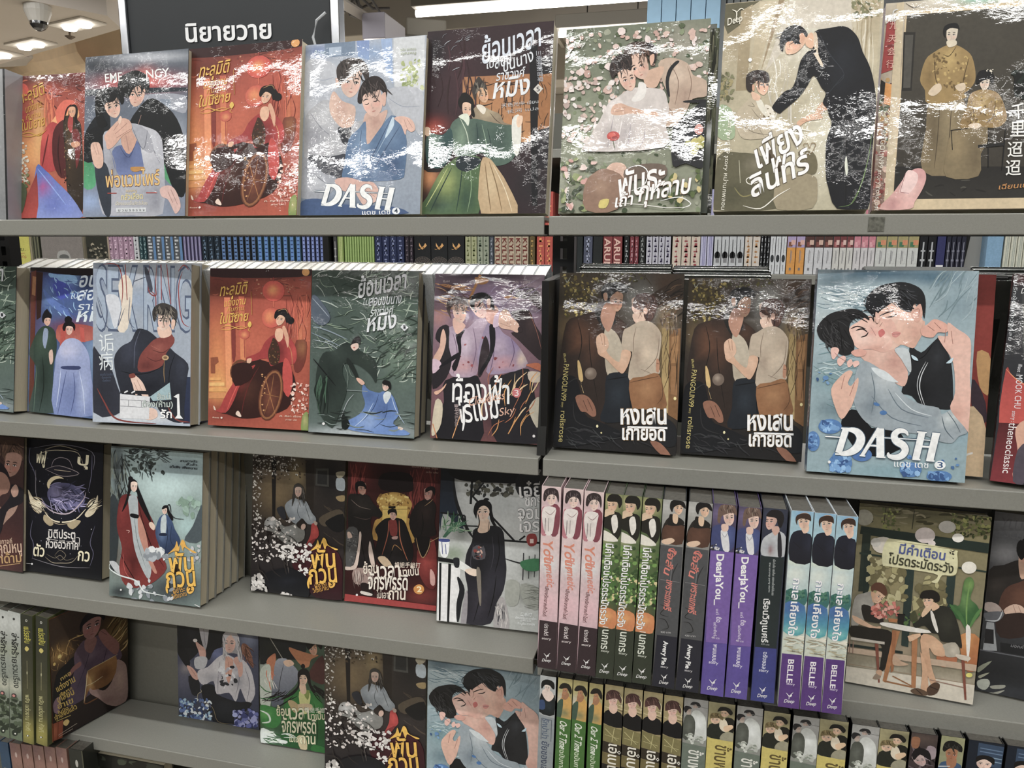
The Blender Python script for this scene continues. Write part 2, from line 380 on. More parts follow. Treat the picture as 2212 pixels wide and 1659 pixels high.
# ------------------------------------------------------------------ the room
C_SLAB = mat('ceiling_paint', 'a9a49d', .8, noise=.05, nscale=3)
C_WHITE = mat('soffit_paint', 'cbc3bc', .8, noise=.02, nscale=4)
STEEL = mat('shelf_enamel', '8a8a83', .42, noise=.05, nscale=500, bump=.25, bscale=1800, coat=.15)
BLACKM = mat('black_steel', '0c0c0d', .4)
CHROME = mat('brushed_chrome', 'c9cbd0', .22, metal=1, noise=.2, nscale=60, stretch=(1, 1, .2))
TUBE = mat('lit_tube', 'fff8ee', .4, emit=9)
DARK = mat('dark_gap', '141516', .8)
tag(MB().box(-14, 14, -14, 14, -.1, 0).build('floor', mat('floor_tile', '7d776c', .35, noise=.06, nscale=2)), kind='structure')
tag(MB().box(-14, 14, -14, 14, EYE+2.35, EYE+2.5).build('ceiling', C_SLAB), kind='structure')
tag(MB().box(-14, 14, 14, 14.2, 0, EYE+2.4).build('wall_back', mat('far_wall', 'a49a8c', .8, noise=.1, nscale=1)), kind='structure')
WZ = EYE+1.3
def quadslab(name, px, z, th, m, kind='structure', parent=None):
    mb = MB(); P = [at(x, y, 2, z) for x, y in px]; mb.prism([(p.x, p.y) for p in P], 2, z, z+th)
    o = mb.build(name, m, parent)
    if kind: o['kind'] = kind
    return o
quadslab('trim_1', [(-420, 262), (262, 62), (232, 34), (60, 0), (-420, -90)], WZ, .3, C_WHITE)
# slab ribs and beams beyond
for i, (ya, yb, za) in enumerate([(5.2, 5.45, 1.72), (8.2, 8.6, 1.95), (11, 11.5, 1.95)]):
    tag(MB().box(-9, 9, ya, yb, EYE+za, EYE+2.35).build('trim_%d' % (i+2), C_SLAB, bevel=.01), kind='structure')
tag(MB().box(-9, 9, 4.35, 4.9, EYE+1.9, EYE+2.35).build('trim_5', mat('duct_grey', '96928c', .6, noise=.04)), kind='structure')
for k in range(9):
    tag(MB().box(-3.9+k*.62, -3.86+k*.62, 5.45, 11, EYE+2.3, EYE+2.36).build('trim_%d' % (10+k), C_SLAB), kind='structure')
# cream insulated duct
t = MB(); A = at(40, 150, 1, 6.2); B = at(232, 96, 1, 4.6)
t.tube([A, A.lerp(B, .35)+Vector((0, 0, .03)), A.lerp(B, .7), B], [.17, .2, .22, .24], 16)
tag(t.build('air_duct', mat('cream_insulation', 'cdb99b', .75, noise=.08, nscale=6, bump=.5, bscale=20)), 'fat cream insulated air duct hanging below the far slab at upper left', 'duct')
A = at(150, 160, 1, 6.0); t = MB()
for q in (70, 82, 97, 128, 140): P = at(q, 118+q*.05, 1, 5.6); t.tube([P, P+Vector((0, 0, 1.2))], .006, 6)
tag(t.build('hanger_rod_set', mat('rod_brown', '5a4a3c', .6)), 'thin dark hanger rods holding the cream duct', 'rods', kind='stuff')
P0 = at(222, 130, 1, 4.2); P1 = at(256, 130, 1, 4.2)
tag(MB().box(P0.x, P1.x-.03, 4.2, 4.5, 1.3, EYE+1.35).build('column', mat('oxblood_paint', '6b2f2a', .6, noise=.06)), 'dark red square column below the white soffit', 'column')
tag(MB().box(P1.x+.02, P1.x+.4, 4.6, 4.7, 1.3, EYE+1.5).build('wall_panel', mat('tan_panel', '8b7a62', .7)), 'tan wall panel between the red column and the sign', 'panel')

# tube lamps in view
def tube_lamp(label, x0, x1, y, z, group=None, body=True):
    r = empty('tube_lamp', Matrix.Translation((x0, y, z))); tag(r, label, 'lamp', group)
    MB().tube([(0, 0, 0), (x1-x0, 0, 0)], .022, 12).build('tube', TUBE, r)
    MB().box(-.02, x1-x0+.02, -.05, .05, .03, .12).build('lamp_body', mat('lamp_grey', '8f8d88', .5), r, bevel=.006)
    for xx in (.2, (x1-x0)-.2): MB().tube([(xx, 0, .12), (xx, 0, .8)], .004, 6).build('hanger', BLACKM, r)
    return r
tube_lamp('long lit tube lamp at upper centre, left end above the seated-couple covers', -1.65, 1.1, 4.045, EYE+1.5, 'ceiling tube lamps')
tube_lamp('lower lit tube lamp just above the rose garden book', -.83, -.08, 4.71, EYE+1.5, 'ceiling tube lamps')
tube_lamp('short lit tube lamp left of the black category sign', -3.75, -3.0, 3.69, EYE+1.5, 'ceiling tube lamps')
tube_lamp('far lit tube lamp glimpsed between the green robe book and the rose garden book', -2.2, -1.1, 9.2, EYE+1.5, 'ceiling tube lamps')
P = at(790, 84, 1, 3.1); r = empty('box_lamp', Matrix.Translation(P)); tag(r, 'grey box lamp seen end-on with its lit tube, right of the sign post', 'lamp')
MB().box(-.02, .11, 0, .3, .0, .13).build('lamp_body', mat('lamp_lilac', '8e8a94', .5), r, bevel=.005)
MB().tube([(.0, .02, -.015), (.09, .3, -.015)], .024, 12).build('tube', TUBE, r)
# diagonal strut, cable tray and air unit
A = at(700, -18, 1, 2.6); B = at(905, 108, 1, 4.4)
tag(MB().tube([A, B], .03, 4).build('ceiling_rail', mat('rail_grey', 'b1aba6', .6)), 'light grey ceiling rail running diagonally right of the sign', 'rail')
P = at(878, 76, 1, 4.3); r = empty('air_unit', Matrix.Translation(P) @ Matrix.Rotation(.5, 4, 'Z')); tag(r, 'grey box-shaped ceiling air unit under the long lamp', 'air unit')
MB().box(0, .28, 0, .3, 0, .12).build('housing', mat('unit_grey', '989690', .6), r, bevel=.01); MB().box(-.02, .3, -.02, .32, -.02, 0).build('grille', mat('unit_dark', '6f6d68', .6), r, bevel=.004)
P = at(905, 96, 1, 4.7); t = MB().tube([at(855, 74, 1, 4.7), at(880, 84, 1, 4.7), at(925, 92, 1, 4.7)], .03, 8)
tag(t.build('black_hose', BLACKM), 'black curved hose under the grey air unit', 'hose')
t = MB(); rg = random.Random(4)
for k in range(9):
    a = at(735+rg.uniform(0, 70), -12+rg.uniform(-5, 8), 1, 4.0); b = a+Vector((rg.uniform(-.25, .15), rg.uniform(0, .3), rg.uniform(-.12, .05))); t.tube([a, a.lerp(b, .5)+Vector((0, 0, -.05)), b], .009, 6)
tag(t.build('cable_bundle', mat('cable_grey', '56565a', .5)), 'tangle of grey cables at the top right of the sign', 'cables', kind='stuff')
t = MB()
for px in (1086, 1131, 1342): P = at(px, 20, 1, 6.2); t.tube([P+Vector((0, 0, -.25)), P+Vector((0, 0, 1))], .007, 6)
tag(t.build('drop_rod_set', mat('rod_dark', '4c4a48', .6)), 'thin dark rods between slab and beam behind the long lamp', 'rods', kind='stuff')
for k, (a, b) in enumerate([((1050, 22), (1125, 60)), ((1135, 25), (1175, 55)), ((1280, 8), (1340, 44))]):
    A = at(*a, 1, 5.6); B = at(*b, 1, 8.2); tag(MB().tube([A, B], .03, 6).build('ceiling_pipe', mat('pipe_grey', '9a958e', .6)), ['left of three grey ceiling pipes behind the long lamp', 'thin middle of three grey ceiling pipes behind the long lamp', 'rightmost grey ceiling pipe, beside the blue wall'][k], 'pipe', 'grey ceiling pipes')

# white soffit fittings
P = at(80, 12, 2, WZ); r = empty('dome_camera', Matrix.Translation(P)); tag(r, 'pale dome security camera under the white soffit at upper left', 'camera')
MB().tube([(0, 0, 0), (0, 0, -.03), (0, 0, -.075), (0, 0, -.085)], [.068, .068, .05, .045], 20).build('housing', mat('cam_grey', 'b9b6b0', .5), r)
MB().tube([(0, 0, -.08), (0, 0, -.1), (0, 0, -.12), (0, 0, -.13)], [.045, .044, .03, .012], 20).build('dome', mat('cam_glass', '101216', .1, coat=1), r)
for i, (x, y) in enumerate([(166, 50), (66, 93), (-4, 117)]):
    P = at(x, y, 2, WZ); r = empty('downlight', Matrix.Translation(P) @ Matrix.Rotation(-.25, 4, 'Z')); tag(r, ['twin square downlight nearest the sign in the white soffit', 'twin square downlight further left in the white soffit', 'twin downlight cut by the left edge of the photo'][i], 'lamp', 'recessed twin downlights')
    MB().box(-.16, .16, -.08, .08, -.012, 0).build('frame', mat('white_trim', 'e8e4de', .5), r, bevel=.003)
    for k in (-1, 1): MB().tube([(k*.07, 0, -.012), (k*.07, 0, -.03)], [.045, .035], 14).build('bulb', TUBE, r)
P = at(150, 66, 2, WZ); tag(MB().tube([P, P+Vector((0, 0, -.03)), P+Vector((0, 0, -.034)), P+Vector((0, 0, -.05))], [.006, .006, .03, .008], 10).build('sprinkler', mat('brass', '5d5248', .4, metal=.6)), 'small sprinkler head under the white soffit', 'sprinkler')

# blue boarded wall
X0 = at(1397, 40, 1, 3.0).x; X1 = at(1556, 40, 1, 3.0).x; n = 5; wd = (X1-X0)/n
bw = tag(empty('wall_blue', Matrix.Translation((X0, 3.0, 1.5))), kind='structure')
BLUE = mat('blue_board', '8fb2cc', .6, noise=.04, nscale=30)
MB().box(0, X1-X0, .02, .08, 0, 1.9).build('backing', mat('blue_groove', '42607a', .8), bw)
for k in range(n): MB().box(k*wd+.0015, (k+1)*wd-.0015, 0, .02, 0, 1.9).build('plank', BLUE, bw, bevel=.002)
X2 = at(1690, 5, 1, 3.2).x; gw = tag(empty('wall_slatted', Matrix.Translation((X1, 3.2, 1.5))), kind='structure')
MB().box(0, X2-X1, .03, .08, 0, 2).build('backing', mat('grey_groove', '5d5f60', .8), gw)
for k in range(9): MB().box(k*(X2-X1)/9+.002, (k+1)*(X2-X1)/9-.004, 0, .03, 0, 2).build('slat', mat('grey_slat', 'a8abab', .6), gw)
tag(MB().box(X2+.02, X2+3, 2.6, 2.7, 2.2, EYE+2.35).build('display_header', mat('header_black', '15181a', .5)), 'black header board at the top right corner above the books', 'header')

# ------------------------------------------------------------------ the black category sign
SY = .13
a = at(283, 118, 1, SY); b = at(716, 118, 1, SY)
r = empty('category_sign', Matrix.Translation((a.x, SY, 1.49))); tag(r, 'black hanging category sign with white Thai lettering in a chrome frame', 'sign')
W_ = b.x-a.x; z0 = at(500, 125, 1, SY).z-1.49-.03
MB().box(0, W_, 0, .006, z0, z0+.5).build('sign_board', mat('sign_black', '1b2024', .5, noise=.08, nscale=9), r, bevel=.001)
for xx in (-.012, W_+.002): MB().box(xx, xx+.012, -.004, .014, -.0, z0+.6).build('post', CHROME, r, bevel=.0015)
vs, fs = glyphs('นิยายวาย', .022); q0 = at(403, 91, 1, SY); q1 = at(588, 83, 1, SY); L_ = (q1-q0).length; hh = L_/4.05
me = [( (q0.x-a.x)+u*L_, -.0012, (q0.z-1.49)+v*hh+u*(q1.z-q0.z)) for u, v in vs]
link_mesh('sign_lettering', me, fs, mat('sign_white', 'eef0f2', .5), r)
MB().tube([(W_-.001, -.01, z0+.075), (W_-.012, -.014, z0+.065), (W_-.018, -.014, z0+.045), (W_-.012, -.012, z0+.02), (W_, -.01, z0+.01)], .0018, 6).build('cable_tie', mat('tie_white', 'b8bcc0', .5), r)

# ------------------------------------------------------------------ display shelving, two bays
ZR = [EYE+z*S for z in (.044, -.286, -.577, -.865)]; YR = [0, -.023*S, -.045*S, -.012*S]
ZR.append(ZR[3]-.235); YR.append(-.02)
GAP = .0018
def bay(label, x0, x1, dz=0):
    r = empty('display_shelving', Matrix.Translation((x0, .1, 0))); tag(r, label, 'shelving', 'grey metal display shelving bays')
    for k in range(5):
        z, y = ZR[k]+dz, YR[k]; bk = .085 if k != 1 else .13
        s_ = MB().box(0, x1-x0, y-.1+.0015, bk-.1, z-.004, z-.0005).build('shelf_board', STEEL, r)
        MB().box(0, x1-x0, y-.1, y-.1+.003, z-.0205, z).build('front_lip', STEEL, s_, bevel=.0011)
        MB().box(0, x1-x0, y-.1+.003, y-.1+.02, z-.0205, z-.019).build('lip_return', STEEL, s_)
        MB().box(0.004, x1-x0-.004, y-.1+.05, bk-.1, z-.0205, z-.008).build('support_rail', mat('rail_dark', '2e2e2c', .6), s_)
    MB().box(0, x1-x0, -.005, .0, .1, ZR[1]-.03).build('back_panel', mat('back_panel_grey', '75746b', .55, noise=.05, nscale=300), r)
    return r
XL, XR = -1.25, .9
BAYS = []
bay('left bay of grey metal display shelving with empty gap on its lowest shelf in view', XL, -GAP-.0005)
rb = bay('right bay of grey metal display shelving holding the spine-out novels', GAP+.001, XR, 0)
q = at(1893, 482, 1, 0); MB().box(q.x-GAP-.001-.0075, q.x-GAP-.001+.0075, -.1005, -.1, q.z-.008, q.z+.006).build('tape_residue', mat('old_tape', '6a6a62', .2, noise=.4, nscale=250, coat=1), rb)['label'] = 'darker patch of old tape on the lip'
# slotted uprights between the bays
def upright(label, px0, px1, y, group='slotted black uprights'):
    xa = at(px0, 550, 1, y).x; xb = at(px1, 550, 1, y).x; W = xb-xa; r = empty('slotted_upright', Matrix.Translation((xa, y, .0))); tag(r, label, 'upright', group)
    sw = .009; sx = W*.35; mb = MB(); z1 = 1.475; zz = .3
    mb.box(0, sx, 0, .02, 0, z1); mb.box(sx+sw, W, 0, .02, 0, z1)
    z = .3
    while z < z1: mb.box(sx, sx+sw, 0, .02, z, z+.0095); z += .0235
    mb.build('post', BLACKM, r); return r
upright('black slotted upright in the gap between the two bays', 1194, 1240, .16)
upright('black slotted upright beside the left edge of the photo', -6, 22, .16)
MB_ = MB().box(-.004, .004, .0, .13, ZR[2]-.02, ZR[1]+.2)
tag(MB_.build('side_bracket', BLACKM), 'thin black bracket plate in the gap between the two shelving bays', 'bracket')
tag(MB().prism([(-.006, ZR[1]), (.13, ZR[1]), (.13, ZR[1]+.205), (.03, ZR[1]+.2)], 0, -.007, .003).build('book_divider', mat('divider_black', '181816', .35, coat=.3)), 'dark sloping divider panel beside the pink-and-purple novel', 'divider')
ART = {}; ART_S4 = {}
def q4frame(q, bl, br):
    """drawing frame for a lowest-shelf spine: 100 wide, 600 high for the whole spine"""
    return (0, 0, 1, [(0, 0), (100, 0), (100, 1167), (0, 1167)])
LOWSRC = {'2a4a6a': 'B 2a4a6a', '8a6a5e': 'B 8a6a5e', '2c2e2a': 'B 2c2e2a', 'dark': 'B 1e201c'}
F100 = [(0, 0), (100, 0), (100, 145), (0, 145)]
for k, c in dict(redpair='8c2a1c', emergency='5a6068', lantern='a8402c', dash4='a8b0bc', ming5='4a2c30', garden='8a9080', suit='c8c0ac', photo='6a6258', greenedge='4a5040', greyedge='9a9ca0', ming1='4a5a54', ming2='44609c', badbang='a8b4c0', sky='8a7090', brown='6a5240', dash3='a0b4bc', blueedge='7a94b0', redbeige='8c2420', darkred='3a2c30', orchid='2a1820', brownpair='5a4038', planet='16161e', phan2='9ab0b0', phan3='5a544c', emperor2='5c201c', blackrobe='b8bcb8', cafe='7c7658', barista='3c3e40', sp_pink='d8b8c0', sp_green='4c6434', sp_navy='6c6c70', sp_violet='6c4ca0', sp_night='1c2848', sp_beach='70a8b8', sp_whitegreen='8a9888', sp_olive='5c5c34', whisky='4c3020', sp_orange='9c4c24', whitehair='6c7080', emperor1='3c7844').items():
    ART[k] = (0, 0, 1, F100, 'B '+c)
for k in ('tank', 'sum', 'bobhair', 'greypair', 'yellowpair', 'inkpair', 'blueshirt', 'officesuit'): ART_S4[k] = 'B 8a8a6a'

def dash(fx, fy, c='f8fafa', o='50687c'):
    """hand-drawn slanted capitals D A S H; fx, fy map the sketch's own 600 x 195 frame to sheet units"""
    def P(*p): return ' '.join('%g,%g' % (fx(x, y), fy(x, y)) for x, y in p)
    k = abs(fx(600, 0)-fx(0, 0))/600; out = ''
    parts = [('l', 30, [(58, 6), (12, 150)]), ('l', 9, [(30, 2), (80, 4)]), ('l', 9, [(-8, 156), (40, 158)]), ('L', 40, [(62, 8), (118, 20), (146, 60), (128, 112), (80, 146), (16, 156)]),
             ('l', 16, [(255, 2), (152, 166)]), ('l', 36, [(262, 4), (262, 172)]), ('l', 10, [(188, 104), (262, 108)]), ('l', 8, [(138, 164), (172, 168)]), ('l', 9, [(236, 172), (292, 176)]),
             ('L', 34, [(428, 46), (412, 22), (372, 18), (346, 44), (356, 78), (398, 104), (410, 136), (388, 166), (350, 176), (312, 166), (310, 146)]),
             ('l', 32, [(512, 26), (472, 186)]), ('l', 34, [(596, 34), (556, 194)]), ('l', 11, [(496, 110), (580, 116)]), ('l', 9, [(482, 24), (540, 28)]), ('l', 9, [(452, 186), (500, 190)]), ('l', 9, [(572, 32), (620, 36)]), ('l', 9, [(534, 194), (584, 198)]),
             ('l', 7, [(-66, 50), (40, 58)]), ('l', 5, [(230, 56), (560, 74)])]
    for extra, col in ((9, o), (0, c)):
        for t, wd, p in parts:
            wd = wd*1.3 if wd > 14 else wd
            out += '%s %s %g %s\n' % (t, col, (wd+extra)*k, P(*p))
    return out
# ------------------------------------------------------------------ cover drawings (each in its own sketch units)
ART['lantern'] = (0, 500, 3.253, QA2_ := [(460, 585.5), (675, 587.6), (667, 936), (450, 923.6)], '''
B 9c3a20 b8502c
G 3a1416 1840 280 500 70 1
G 5a2018 1560 420 200 90 .8
G e08a3c 1540 900 90 260 .9
G f0b050 1540 1100 70 120 .8
G d8683a 1800 800 160 200 .6
G c85030 2000 520 180 120 .6
G 8c2c20 1600 1300 220 90 .8
G e07840 2150 700 60 200 .5
P 3a1518 1497,278 2196,285 2190,330 1850,345 1500,335
W 6c2a1c,b85a38,8a3c24 26 60 7 3 1500 345 2190 480 4 20
S c88a68,7c3428,a85a40 60 3 8 5 1780 350 2190 470
Q e07a44>f0a058 1590,480 1630,480 1640,1180 1596,1180
Q c85a30>e89048 1690,470 1730,470 1735,1000 1700,1000
Q b84828>d07038 2090,450 2120,450 2130,780 2100,780
W 7c2018,d86038 24 200 5 9 2000 430 2180 640 90 3
P 8a2c20 1640,560 1660,545 1664,880 1640,900
Q 9a5028 1490,900 1540,895 1545,930 1520,950 1520,1010 1490,1010
Q eca850 1480,1040 1560,1040 1560,1060 1480,1060
Q f0bc68 1478,1075 1585,1075 1585,1100 1478,1100
Q e8a850 1476,1112 1600,1112 1600,1140 1476,1140
Q d89048 1474,1150 1605,1150 1605,1190 1474,1190
E d03820 1932 435 76 72
g f8e070 1928 432 26 26 1
g e86030 1932 440 50 50 .7
E c8402a 1915 622 66 70
g f09a50 1905 615 40 44 .8
E c04028 1726 735 38 36
g f0a058 1726 740 22 20 .8
E e0a04c 2155 305 26 26
l a82c20 4 1932,370 1932,340
l d86840 5 1932,505 1932,545
l a82c20 5 1726,772 1728,900
P 7a2c1e 2080,800 2110,775 2160,790 2150,920 2110,1000 2070,980
g a8703c 2125 830 30 60 .8
P 3c1c18 1700,960 1780,900 1890,930 2000,930 2060,1000 2080,1120 2020,1260 1840,1320 1700,1330 1600,1300 1560,1280 1640,1140
g 5a3424 1760 1130 60 90 .8
g 8c2018 1700 1050 30 90 .8
P b02018 1545,1262 1600,1150 1700,1010 1800,950 1760,1010 1690,1100 1650,1200 1590,1290 1505,1270
g e04028 1700 1040 40 60 .7
L d8402c 7 1780,960 1700,1050 1640,1170 1600,1270
L 6a1814 6 1830,960 1760,1080 1720,1200 1700,1310
P a81c1c 1930,740 1870,790 1830,860 1740,900 1760,930 1880,905 1910,960 1990,930 2060,950 2090,900 2080,820 2040,760 1990,730
g 5c1416 1960 860 40 70 .9
g d83424 2070 860 30 60 .7
P 4a3020 1930,760 1960,800 1975,870 1960,940 1910,950 1890,870 1915,790
S 8a6438,6a2c20 30 3 7 8 1895 780 1970 940
P c83020 2010,900 2050,960 2060,1080 2030,1180 1985,1100 1990,980
L 3a1014 6 1990,950 1985,1060 1970,1200
L d8a060 3 2000,760 2050,850 2060,960
P e8b898 1950,700 1990,700 1995,760 1965,790 1940,750
P e0a888 1990,690 2010,680 2036,760 2030,830 2018,800 2005,745
P e8b898 1745,910 1775,905 1770,935 1745,940
F ecc0a0 1978 638 74 12 -.5 2a1818
P 181214 1935,610 1950,570 1990,560 2030,580 2060,640 2020,655 2010,620 1975,600 1945,630
E 181214 2005 575 24 20
E 181214 2050 640 24 26
L d8a060 3 1960,575 2010,560 2030,590
E 6c3820 1908 1165 82 185 12
E 9c6434 1908 1165 74 176 12
E 5a2c20 1908 1165 62 162 12
g 8a4c30 1900 1200 40 90 .8
L b87838 5 1870,1030 1900,1160 1940,1310
L a06830 5 1845,1150 1905,1165 1970,1180
L a06830 5 1930,1020 1905,1165 1860,1300
S d8a060 10 4 7 3 1840 1010 1870 1300
E 7a4828 1690 990 62 80 24
E 8c2a20 1694 994 50 68 24
P 3c1c18 1640,960 1760,940 1780,1040 1660,1100
P f0d8c8 1660,1300 1678,1275 1700,1312 1690,1320
P e8d0bc 1505,1240 1516,1250 1522,1272 1510,1268
S f0c8b8,f8e4d8,e8a898 70 5 12 21 2050 1080 2168 1310
S 7c4030,c87860 20 4 9 22 2030 1100 2168 1300
P 8aa058 2130,1310 2168,1290 2168,1420 2120,1420
g d8c890 2150 1350 14 40 .7
T e8b838 1562 470 1745 452 112 ~^ทะลุมิติ
T e8b838 1590 545 1735 527 70 ~แต่งงาน
T dca830 1610 580 1725 568 44 ~กับท่าน
T dca830 1606 620 1712 610 44 ~กะทัน
T e8b838 1556 665 1752 640 92 ~^ในนิยาย
L e0b030 5 1570,690 1620,675 1700,700 1760,680
L e0b030 4 1565,700 1620,705 1700,680 1745,690
P e8c040 1752,668 1768,645 1780,668 1765,690
L e8b838 3 1768,690 1755,708 1772,716
l c08a30 4 1778,440 1782,600
T f0dcc8 1970 1318 2120 1324 16 ^ศ. ศิลา เรื่อง
T f0dcc8 2010 1345 2090 1348 16 ภาพ ปก
T f0dcc8 1500 1328 1545 1330 14 Rose
E f4e8e0 1562 1326 7 7
''')
ART['redpair'] = (0, 0, 2.989, [(28, 172), (243, 160), (238, 472), (23, 475)], '''
B a8402a b8603c
G 3c1618 300 520 300 50 .9
G e8a050 190 1000 90 130 1
G f0c070 260 850 40 250 .7
G c84830 330 600 80 60 .5
G 6c2018 480 560 120 60 .7
W 7a2a1c,c86840,5a1c18 30 60 8 2 90 540 540 680 10 30
E d84020 145 600 50 46
g f8d060 130 620 24 24 1
E b83024 140 790 52 64
g 7c1c18 150 820 30 30 .7
L 8c2018 9 128,870 128,960
W e07a44,b84c2c,d86838 16 260 9 7 300 560 360 700 90 4
P f0a868 340,800 470,670 520,760 470,800 400,850
P e05c38 370,730 420,665 485,668 500,720 470,700 430,760 400,830 375,800
P b82428 290,860 350,800 420,860 430,960 400,1080 330,1120 270,1090 270,960
g e04830 300 900 40 60 .7
P 5a1c1e 350,870 410,790 440,830 430,1000 450,1120 400,1160 350,1060
P 3c3024 415,800 455,760 510,790 535,880 540,1350 500,1340 440,1250 430,1050
g 6a5030 460 950 20 160 .8
S 8a6c40,20140e 50 3 8 9 420 820 460 1320
P 7c2020 470,870 510,850 530,960 500,1100 490,980
P b03028 455,760 480,770 470,870 445,830
L 1a1012 9 420,800 440,720 470,690
P 1c1214 450,780 455,710 490,690 510,720 505,790 515,850 490,800 485,730 465,730
F e8b088 476 742 56 -8 -.6 2a1418
P d89870 465,935 510,925 522,950 480,965
L 6a1a1c 8 320,880 300,980 280,1080
L 401418 8 390,880 380,1000 400,1140
P 4668c0>8c9cd8 240,1090 300,1110 370,1180 450,1260 520,1360 520,1415 240,1418
g c04c8c 290 1220 34 50 .9
g 3c50b0 350 1330 60 60 .6
g 6a84d8 430 1360 50 40 .6
L 8ca8e8 7 250,1100 330,1200 430,1330
P 8c2018>c03820 90,1400 170,1290 230,1160 245,1140 240,1415 95,1416
S e8e0d0,c8b8a0,f4ecdc 90 6 13 3 80 930 190 1180
S 6c7c50,8c8c60 26 6 14 4 80 1130 200 1230
P 5a6448 100,1230 150,1190 180,1250 150,1380 110,1390 90,1300
T d8a828 140 690 300 622 100 ~^ทะลุมิติ
T d8a828 180 745 280 705 60 ~แต่งงาน
T d8a828 180 790 270 765 44 ~กับท่าน
T d8a828 150 862 300 822 86 ~^ในนิยาย
L d8a828 6 150,880 200,870 260,888 310,850
L d8a828 5 150,890 210,895 280,870
''')
ART['emergency'] = (0, 0, 2.989, [(186, 130), (410, 118), (400, 473), (180, 475)], '''
B 5a6470 8a94a8
G c83428 900 560 260 60 1
G e05a44 950 520 60 60 .6
G 2a3038 650 440 120 60 .9
G d0d4dc 980 400 260 30 .8
G b8c0cc 1150 900 60 120 .6
G 9cb4dc 580 1320 90 60 .9
P 303a44 555,600 1210,600 1210,622 555,640
P a4a8b4 950,640 1200,650 1205,760 1120,740 1020,700 950,690
Q 8c98a8 1040,670 1110,672 1108,730 1040,725
P 3c9464>58b080 545,1040 610,1090 620,1220 545,1230
P 3c9464>58a878 1060,1090 1080,1030 1130,1120 1120,1220 1060,1160
P 1c2024 840,820 960,670 1060,700 1150,800 1200,960 1210,1160 1190,1290 1130,1260 1060,1060 1040,930 900,860
P 20262c 640,760 700,700 720,860 680,960 640,1050 545,1060 548,900 600,800
P 1a1e22 550,900 640,830 680,860 660,980 600,1020 548,1010
P b8bac4 840,820 960,850 1030,890 1060,1000 1055,1400 860,1410 700,1410 660,1380 640,1260 680,1100 670,900 720,860
g e4e6ec 960 960 60 120 .7
g 8a8c98 740 1100 50 120 .7
g 6c7080 1000 1300 60 90 .6
P 3a424e 620,1060 690,1080 720,1200 720,1400 680,1400 630,1230
P 5a6c98>7484b4 730,1000 800,960 840,1020 890,860 920,1010 935,1120 900,1150 770,1150
g 3c4c7c 820 1040 40 60 .6
L 3c4874 5 780,970 840,1040 900,900
P d0a490 800,860 880,860 890,930 840,1020 790,950
L b0847c 5 820,900 840,1000
L 8a8c98 7 920,870 980,960 1040,1080
L 9a9ca8 6 690,940 740,1050 760,1150
P b0b2bc 850,830 930,990 1000,1000 960,870
L 6a6c78 4 855,835 930,990 960,870
F e4bca8 892 650 130 6 -.3 281c20
L a88478 4 920,770 900,830
P 14181a 770,560 790,520 850,490 900,485 960,520 975,580 960,640 940,600 920,640 915,580 870,600 850,640 830,660 800,640 770,600
W 3a4448,14181a 24 70 5 3 790 500 940 580 60 40
F e8c4b0 735 722 128 -14 .2 281c20
P 16191c 630,620 680,592 760,588 800,620 810,680 790,700 770,650 740,680 690,690 670,760 700,830 640,840 620,720
W 2a3034,14181a 22 80 5 4 640 600 780 660 75 30
P dcb09c 690,940 680,900 740,830 790,790 840,800 860,840 850,870 800,900 740,970 700,985
L a87c70 4 740,870 790,800
L a87c70 4 750,890 830,820
L a87c70 4 760,915 850,860
P e8c8b4 770,800 785,775 795,790 780,830
P e0b8a4 590,980 600,945 625,940 650,950 672,1020 670,1090 640,1110 610,1080
L b88c80 4 605,950 630,1020
L b88c80 4 625,945 645,1020
P dcb8b0 1040,1240 1090,1220 1130,1240 1160,1300 1170,1360 1140,1400 1120,1370 1090,1310 1050,1290
L b08880 5 1090,1260 1120,1330
L b08880 5 1110,1250 1150,1340
T f4f4f4 688 556 800 547 80 ^EME
T f4f4f4 955 538 1105 526 78 ^NCY
O e8c070/70301c 690 1230 1040 1215 128 ^พ่อแวมไพร์
P c08c3c 850,1105 890,1100 940,1105 900,1130 860,1128
T e0c890 820 1262 890 1260 26 ของหนู
L b03828 8 700,1268 760,1268
L b03828 8 950,1266 1020,1266
T e8d890 790 1312 930 1304 52 ^กลัวเลือด
T e8e0c8 752 1345 958 1342 30 เลี้ยงแบบเป็นสัตว์เลี้ยง
Q d8dce0 757,1362 950,1360 950,1388 757,1390
T 30343c 770 1384 940 1382 22 ^ม ว ม ร จ ร จ จ
''')
